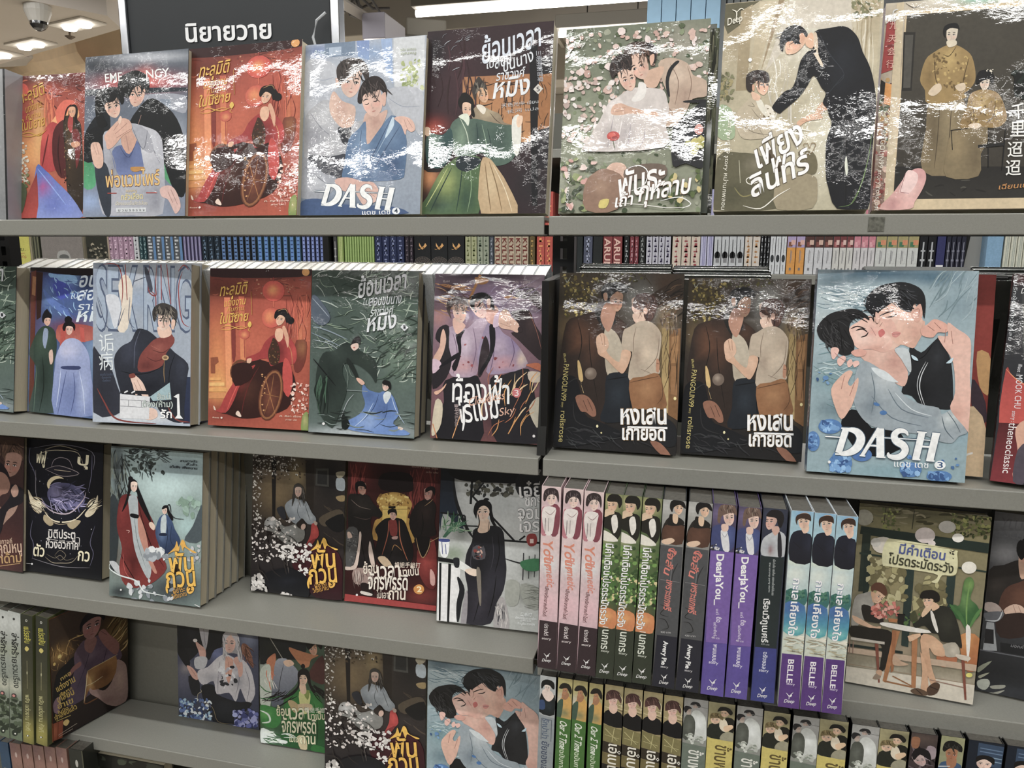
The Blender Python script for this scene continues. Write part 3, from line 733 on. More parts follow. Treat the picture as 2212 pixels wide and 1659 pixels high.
ART['dash4'] = (640, 0, 3.317, [(657, 105), (918, 93), (907, 468), (648, 470)], '''
B b4bcc8 98a4b4
G 7c90b8 150 390 120 50 1
G 8aa8d0 560 420 140 70 .8
G d8d4cc 800 420 110 60 .9
G d8dce0 200 600 160 100 .7
G c4ccd8 820 800 90 140 .7
G 4c6488 300 1500 260 60 .8
G 70849c 80 1480 60 60 .8
Q 7c90a8 200,340 420,330 420,430 200,440
Q b0c0d4 230,370 320,366 320,425 235,430
Q 8098c8>90acd4 430,330 520,326 520,470 440,440
Q a0b8dc>94b0d8 600,325 680,322 690,640 640,560
Q d4d8dc 690,322 910,310 905,700 700,660
S 98a86c,b0bc80,c8d09c 40 10 24 5 750 470 900 680
P c4c8d0 60,480 200,460 290,520 280,700 230,760 120,800 60,860
g a4acbc 180 680 90 60 .7
L a0a8b8 5 80,560 180,600 270,580
L a0a8b8 5 70,680 160,690 240,660
P c0c4cc 640,700 760,660 900,710 895,1000 800,900 700,860
L 9ca4b4 5 660,740 760,800 890,800
P b8bac0 60,880 130,780 230,740 300,860 420,900 500,880 520,930 400,990 380,1100 350,1300 240,1270 120,1240 60,1180
g 8a8c98 120 1000 80 100 .7
g d8dade 200 860 60 60 .7
L 8a8c96 6 100,830 180,940 260,1000
L 8a8c96 6 250,760 300,860 420,900
P 3a3e46 300,940 390,930 390,1000 360,1060 330,1040
P 4a4e58 90,1130 250,1140 370,1130 350,1260 320,1300 230,1280 130,1220
P a8acb6 30,1150 110,1180 200,1260 290,1290 280,1370 180,1440 60,1440 30,1400
g d0d4da 150 1330 60 50 .7
L 80848e 6 60,1210 160,1290 230,1340
P dcbcac 270,680 330,750 420,790 420,880 400,930 330,940 270,880 240,820 240,740
g b88c80 330 800 40 60 .5
L b48c80 4 300,860 340,910 400,870
F e8c8b8 385 630 190 8 .35 3c3434
P 4a4240 290,580 290,510 340,460 420,450 490,480 520,560 510,640 490,600 470,560 440,540 400,560 360,600 330,620 310,640
W 6a605c,2c2828 34 90 6 3 310 460 480 540 70 35
P dcb8a8 280,590 300,600 305,650 290,650
P d8b4a4 500,840 580,850 650,820 640,880 600,960 560,1040 520,1120 500,1060 480,940
g b08478 570 900 40 60 .6
P 5c7ca0 380,1020 450,950 500,900 510,1060 580,980 680,860 750,920 790,1040 780,1240 740,1310 480,1320 340,1310 350,1180
g 88a4c4 470 1060 60 120 .8
g 3c5880 700 1200 60 100 .8
g 8ca8c8 680 980 40 90 .6
L 3c5478 6 680,880 600,1040 520,1200 470,1290
L 3c5478 6 740,940 640,1100 560,1240
L 3c5478 5 470,960 460,1100 480,1230
L a8c0d8 4 700,900 620,1050 550,1180
P c8dcec 640,1000 690,870 700,930 650,1010
F e8c4b4 550 770 190 -18 -.3 403434 closed
P 342c2c 440,760 450,680 490,610 560,580 620,610 650,680 640,740 620,700 600,680 560,690 510,700 480,720 470,770
W 5c5250,241e1e 34 90 6 8 460 600 610 670 70 40
P dcb4a4 610,720 640,700 640,780 620,790
P e4bcac 700,880 770,870 830,900 850,960 820,980 790,960 780,1000 750,930
L b88c80 4 770,890 800,970
L b88c80 4 790,885 830,950
P dcb4a8 280,1310 370,1290 480,1320 560,1330 600,1400 560,1440 500,1400 420,1400 330,1380
P e0bcb0 430,1370 540,1360 600,1420 580,1460 500,1490 460,1450
L b48880 4 470,1390 540,1440
L b48880 4 500,1380 570,1430
P 44608c 40,1460 160,1440 300,1480 700,1500 760,1560 30,1560
g 7c94b8 500 1530 120 30 .6
'''+dash(lambda x, y: 190+x*.84, lambda x, y: 1338+y*.94+x*.0)+'''T f4f6fa 480 1555 680 1552 44 ^แดช เดช
E eef2f8 720 1530 28 24
T 3a4a60 708 1545 734 1544 48 ^4
T dcecf4 125 415 205 412 40 ~Rose
T b8c0a8 740 415 850 410 26 ^ฉบับ จบตอน
T b8c0a8 745 440 850 436 24 ^คุณหนู
''')
ART['ming5'] = (640, 0, 3.317, [(924, 76), (1205, 62), (1178, 468), (909, 468)], '''
B 3c2a30 3a2a30
G 4c3038 1150 600 200 300 .8
G 20222a 1000 400 90 160 .8
G 8c2820 1000 930 90 60 1
G c85430 980 960 50 40 .8
G 2c2c30 1700 1350 140 160 .8
G d89050 960 1290 60 80 .9
Q b07848>c89058 1200,590 1700,580 1700,1060 1600,1060 1300,800 1200,720
W 3a2a24 26 130 6 3 1210 590 1700 900 90 2
W 3a2a24 26 120 6 4 1210 600 1690 1000 0 2
Q 2c2a30 1740,470 1860,460 1830,1250 1720,1250
Q a87038 1760,590 1880,580 1850,960 1740,980
W 4c3420 12 90 6 5 1750 600 1860 950 90 30
Q 181a20 1690,380 1750,378 1730,1500 1690,1500
W 3c2428,54343c 14 300 10 6 1000 300 1300 600 90 4
P 2c2424 940,1000 1000,1100 1080,1160 1060,1250 900,1230
F e4b890 1350 730 96 -8 .5 3a2a20
P 4a4440 1270,700 1280,650 1300,610 1320,590 1340,610 1370,650 1380,690 1350,670 1310,680 1300,740 1290,760
W 8a8478,2c2826 20 60 5 7 1280 620 1370 680 80 30
P 9c8c74 1270,830 1330,790 1400,830 1470,860 1500,920 1560,940 1500,950 1400,960 1300,920 1270,880
g c8b898 1380 850 60 40 .8
L 5c4c3c 5 1400,850 1440,900 1480,930
P f0e8d8 1300,800 1350,860 1370,820 1330,790
F f0ccb0 1232 830 92 4 .3 2a2020
P 1c1a1a 1168,780 1175,740 1205,710 1240,715 1275,750 1285,800 1270,830 1265,790 1230,770 1195,780 1190,820
E 1c1a1a 1215 718 26 18
P 1c1a1a 1265,780 1290,860 1280,880 1262,850
P 5c7468 1110,940 1170,880 1250,890 1300,890 1420,920 1560,940 1610,880 1600,960 1620,1010 1610,1080 1560,1180 1480,1220 1400,1210 1340,1130 1230,1170 1150,1140 1120,1060
g 3c5450 1450 1040 60 80 .8
g 94ac94 1200 1020 50 90 .8
g 2c4448 1290 1000 40 80 .7
P e4ecdc 1170,870 1210,900 1240,940 1250,880 1225,850
L d8e4d0 6 1180,880 1230,990 1250,1120
L 2c4444 6 1300,920 1310,1020 1300,1130
L 2c4444 6 1380,960 1400,1050 1420,1190
L a0b8a0 5 1340,930 1370,1060 1380,1180
P e8e8e0 1560,900 1620,880 1620,1060 1590,1160 1560,1080
P 3c5c5c 940,990 1050,1000 1110,950 1130,1040 1110,1160 1040,1230 960,1220 930,1150
g 9cb4a4 990 1040 40 60 .8
g 24403c 1070 1120 40 60 .8
L c8d4c4 6 950,1010 970,1100 950,1180
P f0d0b4 915,980 930,940 960,950 965,990 940,1005
P f0d0b4 1590,930 1600,880 1635,880 1630,930 1605,960
P 5c7850 1110,1190 1180,1150 1320,1160 1320,1260 1310,1550 890,1550 940,1430 1010,1300 1060,1230
g a8b46c 1080 1330 70 90 .9
g 2c4c44 1230 1450 60 110 .8
g 34507c 1080 1500 20 50 .9
g 24383c 1000 1480 60 60 .7
L 24403c 8 1120,1230 1040,1380 960,1540
L c8d088 7 1090,1230 1010,1370 930,1500
L 2c4840 8 1200,1190 1180,1370 1150,1540
L 8ca880 6 1250,1190 1260,1380 1230,1540
P 2c3840 1180,1150 1320,1170 1310,1220 1220,1260 1150,1220
P c8ac84 1330,1200 1390,1170 1450,1240 1520,1350 1590,1550 1330,1550
g e8d4ac 1400 1350 30 100 .8
L 8c7048 7 1390,1190 1440,1350 1480,1540
L f0e0c0 6 1420,1220 1500,1380 1550,1540
L 8c7048 7 1360,1200 1380,1380 1400,1540
T dce4f0 1345 500 1775 380 225 ~^^ย้อนเวลา
T e4e8ee 1440 540 1560 500 130 ~^สอบ
T e4e8ee 1370 540 1430 525 80 ~^ไป
T e4e8ee 1500 565 1720 490 120 ~^ขุนนาง
T e4e8ee 1445 625 1650 600 92 ~^ราชวงศ์
T ecf0f4 1420 750 1680 722 190 ~^^หมิง
Q dcd8d0 1750,655 1785,690 1750,728 1714,692
T 30303a 1738 708 1762 706 46 ^5
T b8bcc4 1740 420 1752 640 44 ^三明明朝官穿
T c8ccd0 1485 815 1750 790 32 天色光中 เขียน
T c0c4c8 1520 858 1750 838 30 长河 แปล
W 888c94,b0b4bc 12 50 4 9 1000 300 1250 560 -25 20
''')
ART['garden'] = (1160, 0, 3.19, [(1216, 72), (1528, 56), (1513, 462), (1206, 462)], '''
B 7c8470 9ca08c
G a8b098 300 900 120 200 .8
G b8b0a4 1000 350 200 150 .6
S 5c6a4c,8c9878,a8ac98,4c5c40,98a084 260 12 26 3 160 215 1170 1460
S d8b8ac,e8d0c8,e0c4b8,c8a498,ecdcd8 120 14 30 4 180 220 1170 700
S e0c8bc,e8dcd8,c8b0a8,f0e8e4 90 13 26 6 170 560 520 1000
S d8d8d4,c0ccc0,f0ece8 90 6 12 7 180 220 1170 950
S 4c5844,6c7c58,98a470 50 14 30 8 160 1100 420 1460
S e8c8c0,d8a8a0,f0dcd4 14 22 34 9 180 1120 420 1440
P 303236 930,900 1010,830 1150,740 1160,1000 1140,1180 1020,1150 930,1160
g 3c424c 1060 960 50 80 .7
P c8b09c 820,480 900,440 1020,480 1060,560 1150,600 1160,700 1060,720 1020,800 960,880 900,905 820,880 730,820 740,760 880,760 900,700 860,620
g e0ccb8 950 560 60 60 .8
g a88c7c 1000 700 50 80 .7
g ac9080 860 820 50 40 .7
L 8c7060 5 900,480 960,600 940,760
L 8c7060 5 1020,500 1050,620 1020,760
L 8c7060 5 860,700 900,780 980,860
P 2a2a2e 940,465 965,470 920,520 895,600 905,700 885,680 872,600 890,520
P 2a2a2e 1010,730 1150,725 1150,745 1010,745
P d8b49c 720,560 760,520 860,500 830,600 800,640 740,630
P d8d0cc 480,740 540,700 640,640 760,640 860,660 890,740 900,800 880,900 870,1040 340,1060 350,980 420,860
g f0ece8 560 800 60 60 .7
g b8b0b4 620 950 60 90 .7
g a89ca0 500 960 50 80 .6
L a098a0 5 520,820 500,940 480,1040
L a098a0 5 640,870 630,960 620,1040
L a098a0 5 740,900 730,980 700,1050
L f4f0ee 5 580,840 560,960 550,1040
P e8e4e0 690,600 740,620 730,700 680,730 640,720 680,660
P d8b098 500,790 520,750 570,740 620,760 720,790 810,800 830,830 760,830 640,810 570,820 510,815
L b08878 4 520,775 600,770
L b08878 4 510,795 590,790
P dcb8a4 470,1190 520,1140 600,1150 620,1220 560,1260 490,1230
P 9c7c68 400,1200 480,1180 600,1250 560,1450 340,1455 330,1280
g b89880 440 1300 50 60 .7
P 7c6c60 600,1190 720,1150 880,1160 870,1250 700,1250 620,1280
F e8c4b0 700 500 160 -28 -.55 3c2c28
P 4c3830 580,400 600,350 660,328 750,335 800,380 805,440 780,470 760,430 720,410 660,410 620,440 610,470 590,440
W 7c5c4c,30241e 34 80 6 3 600 340 770 420 60 40
P 30282a 740,340 800,360 806,450 785,470 770,420
P e0b49c 760,430 790,415 790,460 770,490
F ecc8b4 612 590 140 -16 .35 3c2c28
P 3a302e 485,520 500,450 550,412 610,415 640,450 635,520 600,510 560,520 520,560 510,580
W 5c4c48,241e1e 26 70 6 9 500 430 610 500 75 30
E c83c34 520 960 44 32
E e05c4c 512 952 26 16
E a82c2c 530 972 22 12
L 5c7048 6 520,990 530,1040
S 485838,687848,d8c88c 30 16 30 14 900 1180 1150 1440
E e0a8a0 1105 925 30 36
E c88c88 1095 935 16 20
S c8c070,a8a858 8 24 34 15 1030 1000 1130 1090
P d8c870 440,1390 500,1385 480,1440 430,1440
O ffffff/8a7060 560 1390 880 1300 230 ~^^พันธะ
O ffffff/8a7060 700 1400 1050 1345 170 ~^^กุหลาบ
O ffffff/8a7060 540 1440 660 1420 110 ~^^เถ้า
L ffffff 7 620,1180 700,1160 760,1200 740,1290 650,1330
L ffffff 6 850,1400 980,1375 1060,1420 1000,1450
L f4f0ec 5 520,1410 700,1420 900,1445 1050,1440
T f4f4f0 215 1150 200 1455 30 Fanny story 2
L f4f4f4 5 265,330 280,300 270,280
T f4f4f0 232 358 305 350 52 ~^Deep
''')
ART['suit'] = (1500, 0, 3.107, [(1562, 18), (1906, 5), (1877, 461), (1540, 462)], '''
B c8bca0 c0b89c
G e0dccc 800 300 260 260 .9
G a89878 260 260 90 200 .8
G 8a8870 200 620 60 90 .7
G 8c8468 350 1250 180 130 .7
G e4e0cc 850 1000 120 300 .8
Q 6c6850 190,60 430,50 330,110 300,200 210,260 185,200
Q b8a888>a89878 300,110 380,70 350,640 270,640
Q d8ccb0>b8a888 430,60 560,50 430,480 390,640 350,640
Q a89474 560,50 600,48 470,440 440,520
Q d8d0c0 640,46 1040,28 1050,300 900,260 700,240 600,380 470,520
Q b8a888>cfc4a8 1050,28 1240,20 1215,520 1150,480
W c8bca0,b0a080,e4dcc8 20 260 8 3 1060 40 1200 300 92 3
W ccc4b4,e8e4d8 14 200 8 5 520 400 650 700 90 3
S 8c8c68,a8a078,6c7050 60 8 18 6 1050 30 1240 200
S 6c6c4c,8c8c68,a89c70 50 10 20 7 160 520 250 700
L 8c8860 6 1050,40 1120,120 1180,180
P a8bc98 150,740 240,760 270,900 250,960 150,940
P b8ac90 160,690 300,740 340,760 300,740 180,715
P 6c6850 150,1080 300,1050 460,1080 600,1200 560,1420 130,1425
g 98907c 400 1130 60 50 .7
g 4c4c38 250 1330 90 60 .6
L 98905c 8 270,1280 330,1340 430,1310
L c8c4ac 5 300,1100 310,1250
P a89c80 560,1240 700,1190 800,1210 830,1260 800,1420 560,1425
P 7c7458 700,1050 800,1060 830,1140 810,1200 740,1180
P cabda4 360,700 400,690 450,740 520,760 550,850 600,890 680,860 690,900 600,940 480,960 330,960 280,880 270,800
g a89c88 400 860 60 60 .6
g e0d8c4 560 900 60 30 .6
L 7c7060 4 380,760 440,830 540,880
L 7c7060 4 300,860 400,920 520,940
L 7c7060 4 355,740 400,750 380,720
L 7c7060 3 290,820 400,860 470,950
P e8e4d4 410,700 450,710 480,780 500,830 470,810 430,760
P efe8d8 470,740 520,760 545,840 520,860 490,800
S 7c6c50,fcf8ec 16 5 10 8 460 750 540 850
P e0b494 690,860 740,830 790,810 840,810 860,840 800,850 750,860 700,890
P dcb090 800,830 830,760 870,730 900,745 900,780 860,800 830,840
L a87860 3 720,860 800,840
P ecc4a8 380,650 440,680 430,710 390,700
F f0c8ac 448 615 116 4 .9 3a2c24
P 3c3230 340,600 345,540 390,512 440,510 490,530 502,580 480,600 450,590 420,580 390,600 380,650 360,650 345,630
W 5c4c48,241e1e 20 60 5 3 370 520 480 570 80 30
P dca888 385,605 400,612 398,645 385,640
P 1c1f26 800,275 900,255 985,247 1040,270 1090,330 1120,420 1160,500 1190,600 1210,740 1200,900 1185,1100 1180,1260 1160,1430 960,1425 900,1280 885,1200 885,1000 920,880 900,820 890,780 860,740 880,680 850,640 800,560 760,620 700,700 600,780 570,800 525,770 530,740 600,660 650,640 680,580 710,460 760,400 790,390
g 2c323c 1000 500 90 120 .8
g 32383e 1060 1000 60 200 .6
g 101318 930 1250 50 120 .6
L 0c0e12 5 810,300 850,480 920,620
L 3c424c 4 830,280 900,420 1000,560 930,640
L 3a404a 4 1000,560 880,700
L 34393f 4 1050,700 1020,900 1010,1180
L 0c0e12 7 1010,900 1020,1100 1015,1420
P e8ecdc 1010,1120 1020,1090 1030,1180 1020,1215 1010,1170
L 6c8c50 5 1190,860 1170,1060 1120,1260 1060,1390 970,1415
L 8ca868 3 1180,1000 1130,1240 1050,1400
P ecdcc4 790,400 820,380 830,430 860,490 850,505 810,440
P 15181c 780,390 800,395 815,390 808,412 785,410
P dcc8b0 790,290 815,285 825,380 795,370
P e8bc9c 760,290 790,285 795,370 770,380 740,350
F f0c4a4 672 352 150 24 -.9 241c1c
P 1c1e24 568,350 575,290 610,240 670,224 720,240 755,285 745,310 720,280 700,330 710,350 680,345 640,325 600,350 590,395 575,380
W 3c424a,101216 24 80 5 9 600 240 720 300 150 30
P e0ac8c 700,290 728,282 735,320 715,345
O ffffff/6a5c48 430 1160 740 985 210 ~^^เพียง
O ffffff/6a5c48 520 1190 680 1140 160 ~^^พา
O ffffff/6a5c48 390 1350 780 1175 190 ~^^ลินทร์
L f8f4e8 6 400,1200 350,1230 380,1260 470,1230
L f8f4e8 6 640,960 700,910 790,925 740,950
L f8f4e8 7 330,1400 450,1420 560,1340 650,1290
L 9c8458 6 760,1060 735,1010 760,1000 775,1030 790,1000 815,1010 790,1060 745,1080
T f4f0e0 225 800 180 1425 40 illust Parn199 story หม่านกพลอน
T f4f0e0 208 205 310 178 66 ~^Deep
L f4f0e0 8 265,180 270,120 240,100
L f4f0e0 7 270,120 300,95 320,105
E ffffff 367 440 13 13
''')
ART['photo'] = (1500, 0, 3.107, [(1908, 18), (2290, 3), (2262, 461), (1882, 461)], '''
B cfc4b0 a89484
G 7c4c40 1230 1300 60 160 .9
G 8cd0c0 1900 50 160 40 .8
G f0ece0 1600 60 120 20 .8
S 5c6c4c,a87440,c8a060,6c3c34,d8d0b0 90 12 26 3 1180 550 1330 1000
S 8c3430,b06050,e0c0b0 50 12 26 4 1180 1000 1330 1425
Q b02c2c 1275,170 1350,180 1335,490 1240,520
Q 8c2424 1280,330 1350,325 1350,345 1278,350
Q e8a040 1270,580 1330,600 1320,740 1260,720
Q 2c2826 1240,560 1270,580 1260,700 1220,680
T e4b0a4 1290 225 1340 228 56 ^九
T e4b0a4 1285 310 1340 312 56 ^天
T e4b0a4 1278 395 1335 398 56 ^会
T e4b0a4 1272 480 1325 482 56 ^行
L 3c2c24 4 1400,60 1450,90 1500,80
Q d8c8a8 1340,60 1390,50 1340,1425 1270,1425
Q d8c4a0 1400,120 2450,70 2450,1430 1320,1430
Q 524e44>443f38 1410,140 2380,110 2380,1360 1335,1360
G 6c665a 1900 400 200 200 .8
Q 302e2a 1390,250 1470,255 1450,640 1380,640
Q 5c5a54 1400,270 1455,272 1440,620 1392,620
Q 2c2a28>3a3834 1345,1140 2380,1160 2380,1360 1335,1360
W 5a5850,2a2826 20 60 10 6 1360 1160 1900 1320 0 40
P 8c7c5c 1580,720 1790,690 1810,900 1760,1180 1530,1175 1550,900
g 6a5c44 1600 900 50 160 .7
g a89874 1700 850 40 160 .7
L 5a4c38 6 1640,740 1630,950 1610,1160
L 5a4c38 6 1720,730 1710,940 1690,1170
P a88c54 1680,350 1740,350 1800,380 1850,430 1875,530 1870,600 1830,650 1800,670 1810,700 1570,735 1540,640 1505,570 1540,440 1600,390
g 80683c 1560 560 40 90 .8
g d0b470 1700 440 50 60 .8
g 80683c 1830 580 40 70 .7
S 7c6438,c8ac68 70 6 14 7 1590 400 1820 640
L 5c4828 5 1600,440 1610,560 1640,640
L 5c4828 5 1830,440 1800,560 1790,640
L 4c3c24 4 1745,360 1700,420 1660,410
P e0ccb0 1560,660 1600,610 1640,600 1650,640 1600,680
P e0ccb0 1740,620 1800,600 1810,640 1770,655
F e4d8c4 1714 288 96 3 -.2 1c1c20
P 1c1c1e 1655,270 1665,225 1710,207 1750,212 1765,250 1750,245 1700,240 1672,265 1672,300
P e0d4bc 1685,320 1740,320 1745,350 1700,365 1680,345
P 8c7c5c 1720,930 1780,890 1900,880 1965,900 1960,1000 1920,1070 1905,1215 1690,1215 1690,1050
g a8946c 1760 1000 50 100 .7
g 6a5c44 1880 1080 40 120 .7
P a08450 1840,680 1900,650 1960,650 2030,680 2070,760 2085,850 2020,900 1900,890 1800,900 1780,860 1820,760
g c8ac68 1920 720 50 50 .8
g 7c6438 1840 820 40 60 .7
S 7c6438,c8ac68 50 6 12 8 1830 690 2050 860
L 5c4828 5 2010,700 2000,820 1950,870
L 5c4828 5 1850,720 1870,830 1830,880
P e4d0b8 1830,880 1890,865 1920,885 1880,905
F ecdcc8 1936 610 84 2 .1 18181c
P 1c1c1e 1880,600 1890,540 1930,520 1980,530 2000,580 1985,620 1970,585 1930,590 1895,610
S f0e8d8 8 4 8 9 1945 520 1995 545
L 16161a 6 1715,910 1830,900
L 16161a 6 1720,910 1730,1040
L 16161a 7 2080,890 2070,1040 2060,1180
L 16161a 7 1965,900 1970,1160
Q 2c2c2c 1900,1010 2070,1000 2070,1020 1900,1030
S 161a18,24302a 40 22 40 10 2140 540 2230 700
P d8a0a0>e8b8b0 1240,1425 1330,1320 1390,1240 1440,1180 1500,1155 1545,1175 1555,1230 1530,1300 1480,1380 1450,1425
g f4d0c8 1450 1290 50 60 .8
g b87c80 1330 1400 50 40 .7
P f4d4d0 1375,1305 1420,1180 1460,1170 1500,1200 1490,1260 1440,1325 1400,1315
L a86c70 5 1380,1310 1415,1190
L a86c70 5 1380,1312 1440,1322
T f4f4f0 2115 840 2210 835 110 ^千
T f4f4f0 2110 955 2205 955 110 ^里
T f4f4f0 2095 1085 2195 1085 110 ^迢
T f4f4f0 2085 1205 2185 1205 110 ^迢
T c88c40 2040 1305 2260 1290 44 ~^เฉียนเยว
T f0ece0 1250 870 1205 1440 48 PANGOLIN99 story rolisrose
T f4f4f0 1265 190 1340 175 60 ~^Deep
L e8ecf0 7 1310,160 1320,110 1350,100
''')
ART['greenedge'] = (0, 0, 1, F100, 'B 4c523e 3c4232\nS 6c7458,8c8c74,2c3024 60 6 18 3 0 0 100 145\nG a8a890 20 60 20 80 .5')
ART['greyedge'] = (0, 0, 1, F100, 'B a4a6a8 8c8e90\nQ 2a2c2e 88,0 100,0 100,145 88,145\nG c4c6c8 30 40 30 40 .6')
ART['ming2'] = (0, 500, 3.253, [(64, 582), (278, 589), (270, 917), (60, 893)], '''
B 3c5c98 56709c
G 2a1818 400 280 260 60 1
G 5a2418 230 480 60 200 1
G 3c50c8 420 400 90 70 1
G 5c80b4 330 480 40 100 .9
G 88b4e8 500 330 50 60 .8
G 28324c 620 350 60 100 .8
G 903c30 500 700 180 60 .8
G 2c3c34 240 1200 60 120 .7
G 8cacd0 640 900 50 200 .7
G 5a80c4 620 1250 60 60 .8
P 241a1e 200,262 880,285 880,330 540,330 300,300 205,290
Q 6c3024 215,300 250,290 240,1290 205,1290
Q a87448 225,330 250,335 245,470 220,460
Q 3c2018 250,300 298,305 285,620 255,640
P 86b4e4 340,310 400,320 520,330 540,380 480,390 520,460 460,440 400,350 350,340
P 5478c0 300,420 380,500 470,560 500,620 540,640 440,600 340,520
P 2a44b8 380,360 470,390 500,440 430,500 380,430
W 9cc8f0,4060a8 40 50 6 3 310 330 540 600 40 40
P a8443c>c86a58 410,680 540,670 670,700 670,780 420,800
Q c04434 430,700 470,700 450,850 420,850
Q c84838 560,690 590,700 600,800 570,790
P 384c40>4a5c58 270,710 320,680 380,710 400,800 395,880 380,950 375,1100 380,1290 210,1290 240,1100 250,960 205,880 230,790
g 5c7460 300 800 40 60 .7
g 24342c 320 1050 40 140 .8
L 1c2a24 6 300,900 310,1100 280,1280
L 6c8474 5 260,960 250,1130 240,1280
P 98a8c4 310,700 340,720 320,840 300,790
F e4bca8 330 648 64 6 .5 1c1c20
P 1c1a20 295,640 300,600 330,580 360,600 360,630 340,625 315,630 305,660
Q 1c1a20 300,600 355,605 350,590 330,560 310,580
P a8b4dc>7c90c8 440,800 490,770 550,780 600,830 630,900 640,1000 655,1310 385,1300 390,960 400,880
g d8d8f0 480 850 60 60 .8
g 5c70a8 500 1150 60 120 .7
g c4d0f0 600 1150 30 140 .6
L 4c5c94 6 470,1000 440,1150 410,1300
L 4c5c94 6 520,1010 530,1150 500,1300
L d0dcf8 5 560,1000 590,1150 600,1300
L d0dcf8 5 430,990 420,1100 400,1250
P 3c4878 440,965 560,965 555,990 445,985
F e8c4b4 488 715 62 4 0 1c1c20
P 1c1a20 440,700 455,660 500,650 530,680 525,720 510,690 470,685 455,720
E 1c1a20 480 640 26 26
P e0c0b0 345,870 370,850 375,930 355,950
T dce8f4 550 412 880 400 140 ~^^อนเวลา
T dce8f4 540 505 860 495 120 ~^^สอบขุน
T c8dcf0 490 495 545 490 60 ~^ไป
T dce8f4 545 575 860 565 74 ~^ราชวงศ์
T e4f0f8 535 655 790 650 130 ~^^หมิง
''')
ART['badbang'] = (0, 500, 3.253, [(208, 574), (419, 575), (411, 927), (201, 917)], '''
B a4aebc b0bccc
G 7488a8 730 350 70 80 .8
G c8ccd4 1000 350 200 60 .6
G 9cb0cc 1000 500 300 80 .6
G e8ecf0 1000 1330 300 40 .8
Q 34405c>2c3454 1310,1040 1345,1040 1340,1370 1290,1370
U a8b8cc/5a6884 690 690 1365 700 600 SEX RNG
P e8dccc 850,400 900,320 950,420 910,700 840,710 870,560
P d8dce4 760,470 850,480 860,620 820,700 790,600
L 9c3c3c 8 745,250 850,260 880,400 870,540
L 9c3c3c 8 900,250 910,500
L 8c3438 9 1070,250 1060,430 1110,470 1110,400 1120,250
L 9c3c3c 8 1150,250 1150,500
L 9c3c3c 8 1190,250 1215,530
L 9c3c3c 8 1300,300 1270,420 1290,640 1340,690
L 9c3c3c 8 1270,300 1310,255 1345,290
L 9c3c3c 7 1060,430 1110,480 1100,650
L 54607c 6 870,560 840,690 890,560
L 54607c 6 700,480 760,680 820,710
L 54607c 6 930,480 920,640 960,700
P 4c5060 1035,270 1060,290 1090,420 1070,440 1040,330
L 5c6474 8 960,370 1040,340
L 4a4e5c 6 1085,430 1060,340 1040,280
P 3c3f4c 660,850 710,880 780,960 830,1100 870,1280 660,1290
g 2c2e38 740 1150 60 100 .6
P 343844 990,700 1060,720 1120,770 1160,800 1200,830 1240,870 1330,950 1320,1060 1300,1250 1290,1360 1180,1340 1080,1230 980,1200 880,1180 840,1100 810,920 860,830 930,790 960,730
g 50566a 920 850 60 80 .7
g 1c1e28 1050 1120 120 60 .8
g 484e60 1280 980 40 80 .6
g 22242c 1200 1200 60 80 .7
L 6c7288 4 1000,710 960,820 950,980
L 14161c 6 860,1000 950,1020 1060,1010 1160,960
L 14161c 5 1240,880 1200,1000 1190,1180
P 8c4038 1110,770 1220,750 1235,800 1180,870 1150,960 1060,1000 980,1000 990,900 1050,820
g b06050 1130 840 40 30 .8
g 5c2828 1040 960 50 30 .8
L 5c2828 5 1080,850 1150,870 1200,840
L 5c2828 5 1040,900 1100,930 1160,910
L b86858 3 1070,820 1130,850
P 8c4038 1140,760 1215,735 1225,790 1150,790
P ecc8b4 1120,690 1200,680 1215,745 1140,765
F f0d4c4 1168 655 118 4 -.35 3c3438
P 4a4644 1090,640 1085,580 1110,540 1160,520 1220,540 1260,580 1255,640 1240,690 1225,660 1215,610 1180,600 1150,610 1120,600 1105,650
W 8c8478,2c282a 36 80 5 3 1095 540 1230 600 80 35
P ecc8b4 1220,640 1245,645 1235,700 1218,700
P ecccbc 925,1040 960,1030 1010,1080 1035,1140 1050,1180 1020,1200 990,1150 960,1170 940,1100
L b08878 4 970,1060 1010,1150
L b08878 4 950,1080 980,1150
P 8c4438 915,1025 950,1015 960,1040 925,1050
P ecccbc 1040,1260 1100,1270 1110,1320 1060,1345 1010,1330 1000,1290
L b08878 4 1010,1300 1060,1300
L b08878 4 1010,1320 1060,1325
Q e4e6ea 850,1160 1060,1180 1050,1340 845,1330
Q 2c2e34 852,1135 1060,1140 1060,1165 850,1155
l e4e6ea 10 880,1152 905,1138
l e4e6ea 10 930,1154 955,1140
l 6c7078 3 852,1200 1050,1212
l 6c7078 3 850,1245 1010,1255
l 6c7078 3 910,1203 908,1246
l 6c7078 3 1000,1208 998,1252
Q a8c4cc 1060,1180 1200,1080 1210,1200 1080,1210
E c8a87c 1172 905 24 18
E 8c6c4c 1172 905 14 10
L a88858 5 1165,920 1160,1010 1165,1080
L 8c3c34 12 690,1120 740,1220 800,1320 900,1355 1100,1370
L 8c3c34 10 1180,1240 1240,1340 1340,1360
T e8f0f4 712 855 815 850 140 诟
T e8f0f4 710 985 808 980 140 病
T 5c6880 712 1032 805 1030 22 ^ชอบเป็น ไดอะล็อก
T 5c6880 725 1052 790 1050 20 ^เรื่องและภาพ
T 5c6880 730 1074 785 1072 20 ^เป็นครั้งแรก
O c8d4d0/3c4044 1110 1200 1200 1196 52 ^^ฮ้อน่
O c8d4d0/30343c 1005 1252 1220 1252 56 ^^ต้อง(ห้าม)
O ffffff/30343c 1130 1330 1212 1330 80 ^^รัก
Q f4f6f8 1225,1180 1256,1160 1266,1160 1266,1200 1270,1310 1290,1335 1232,1333 1250,1310 1250,1190
''')
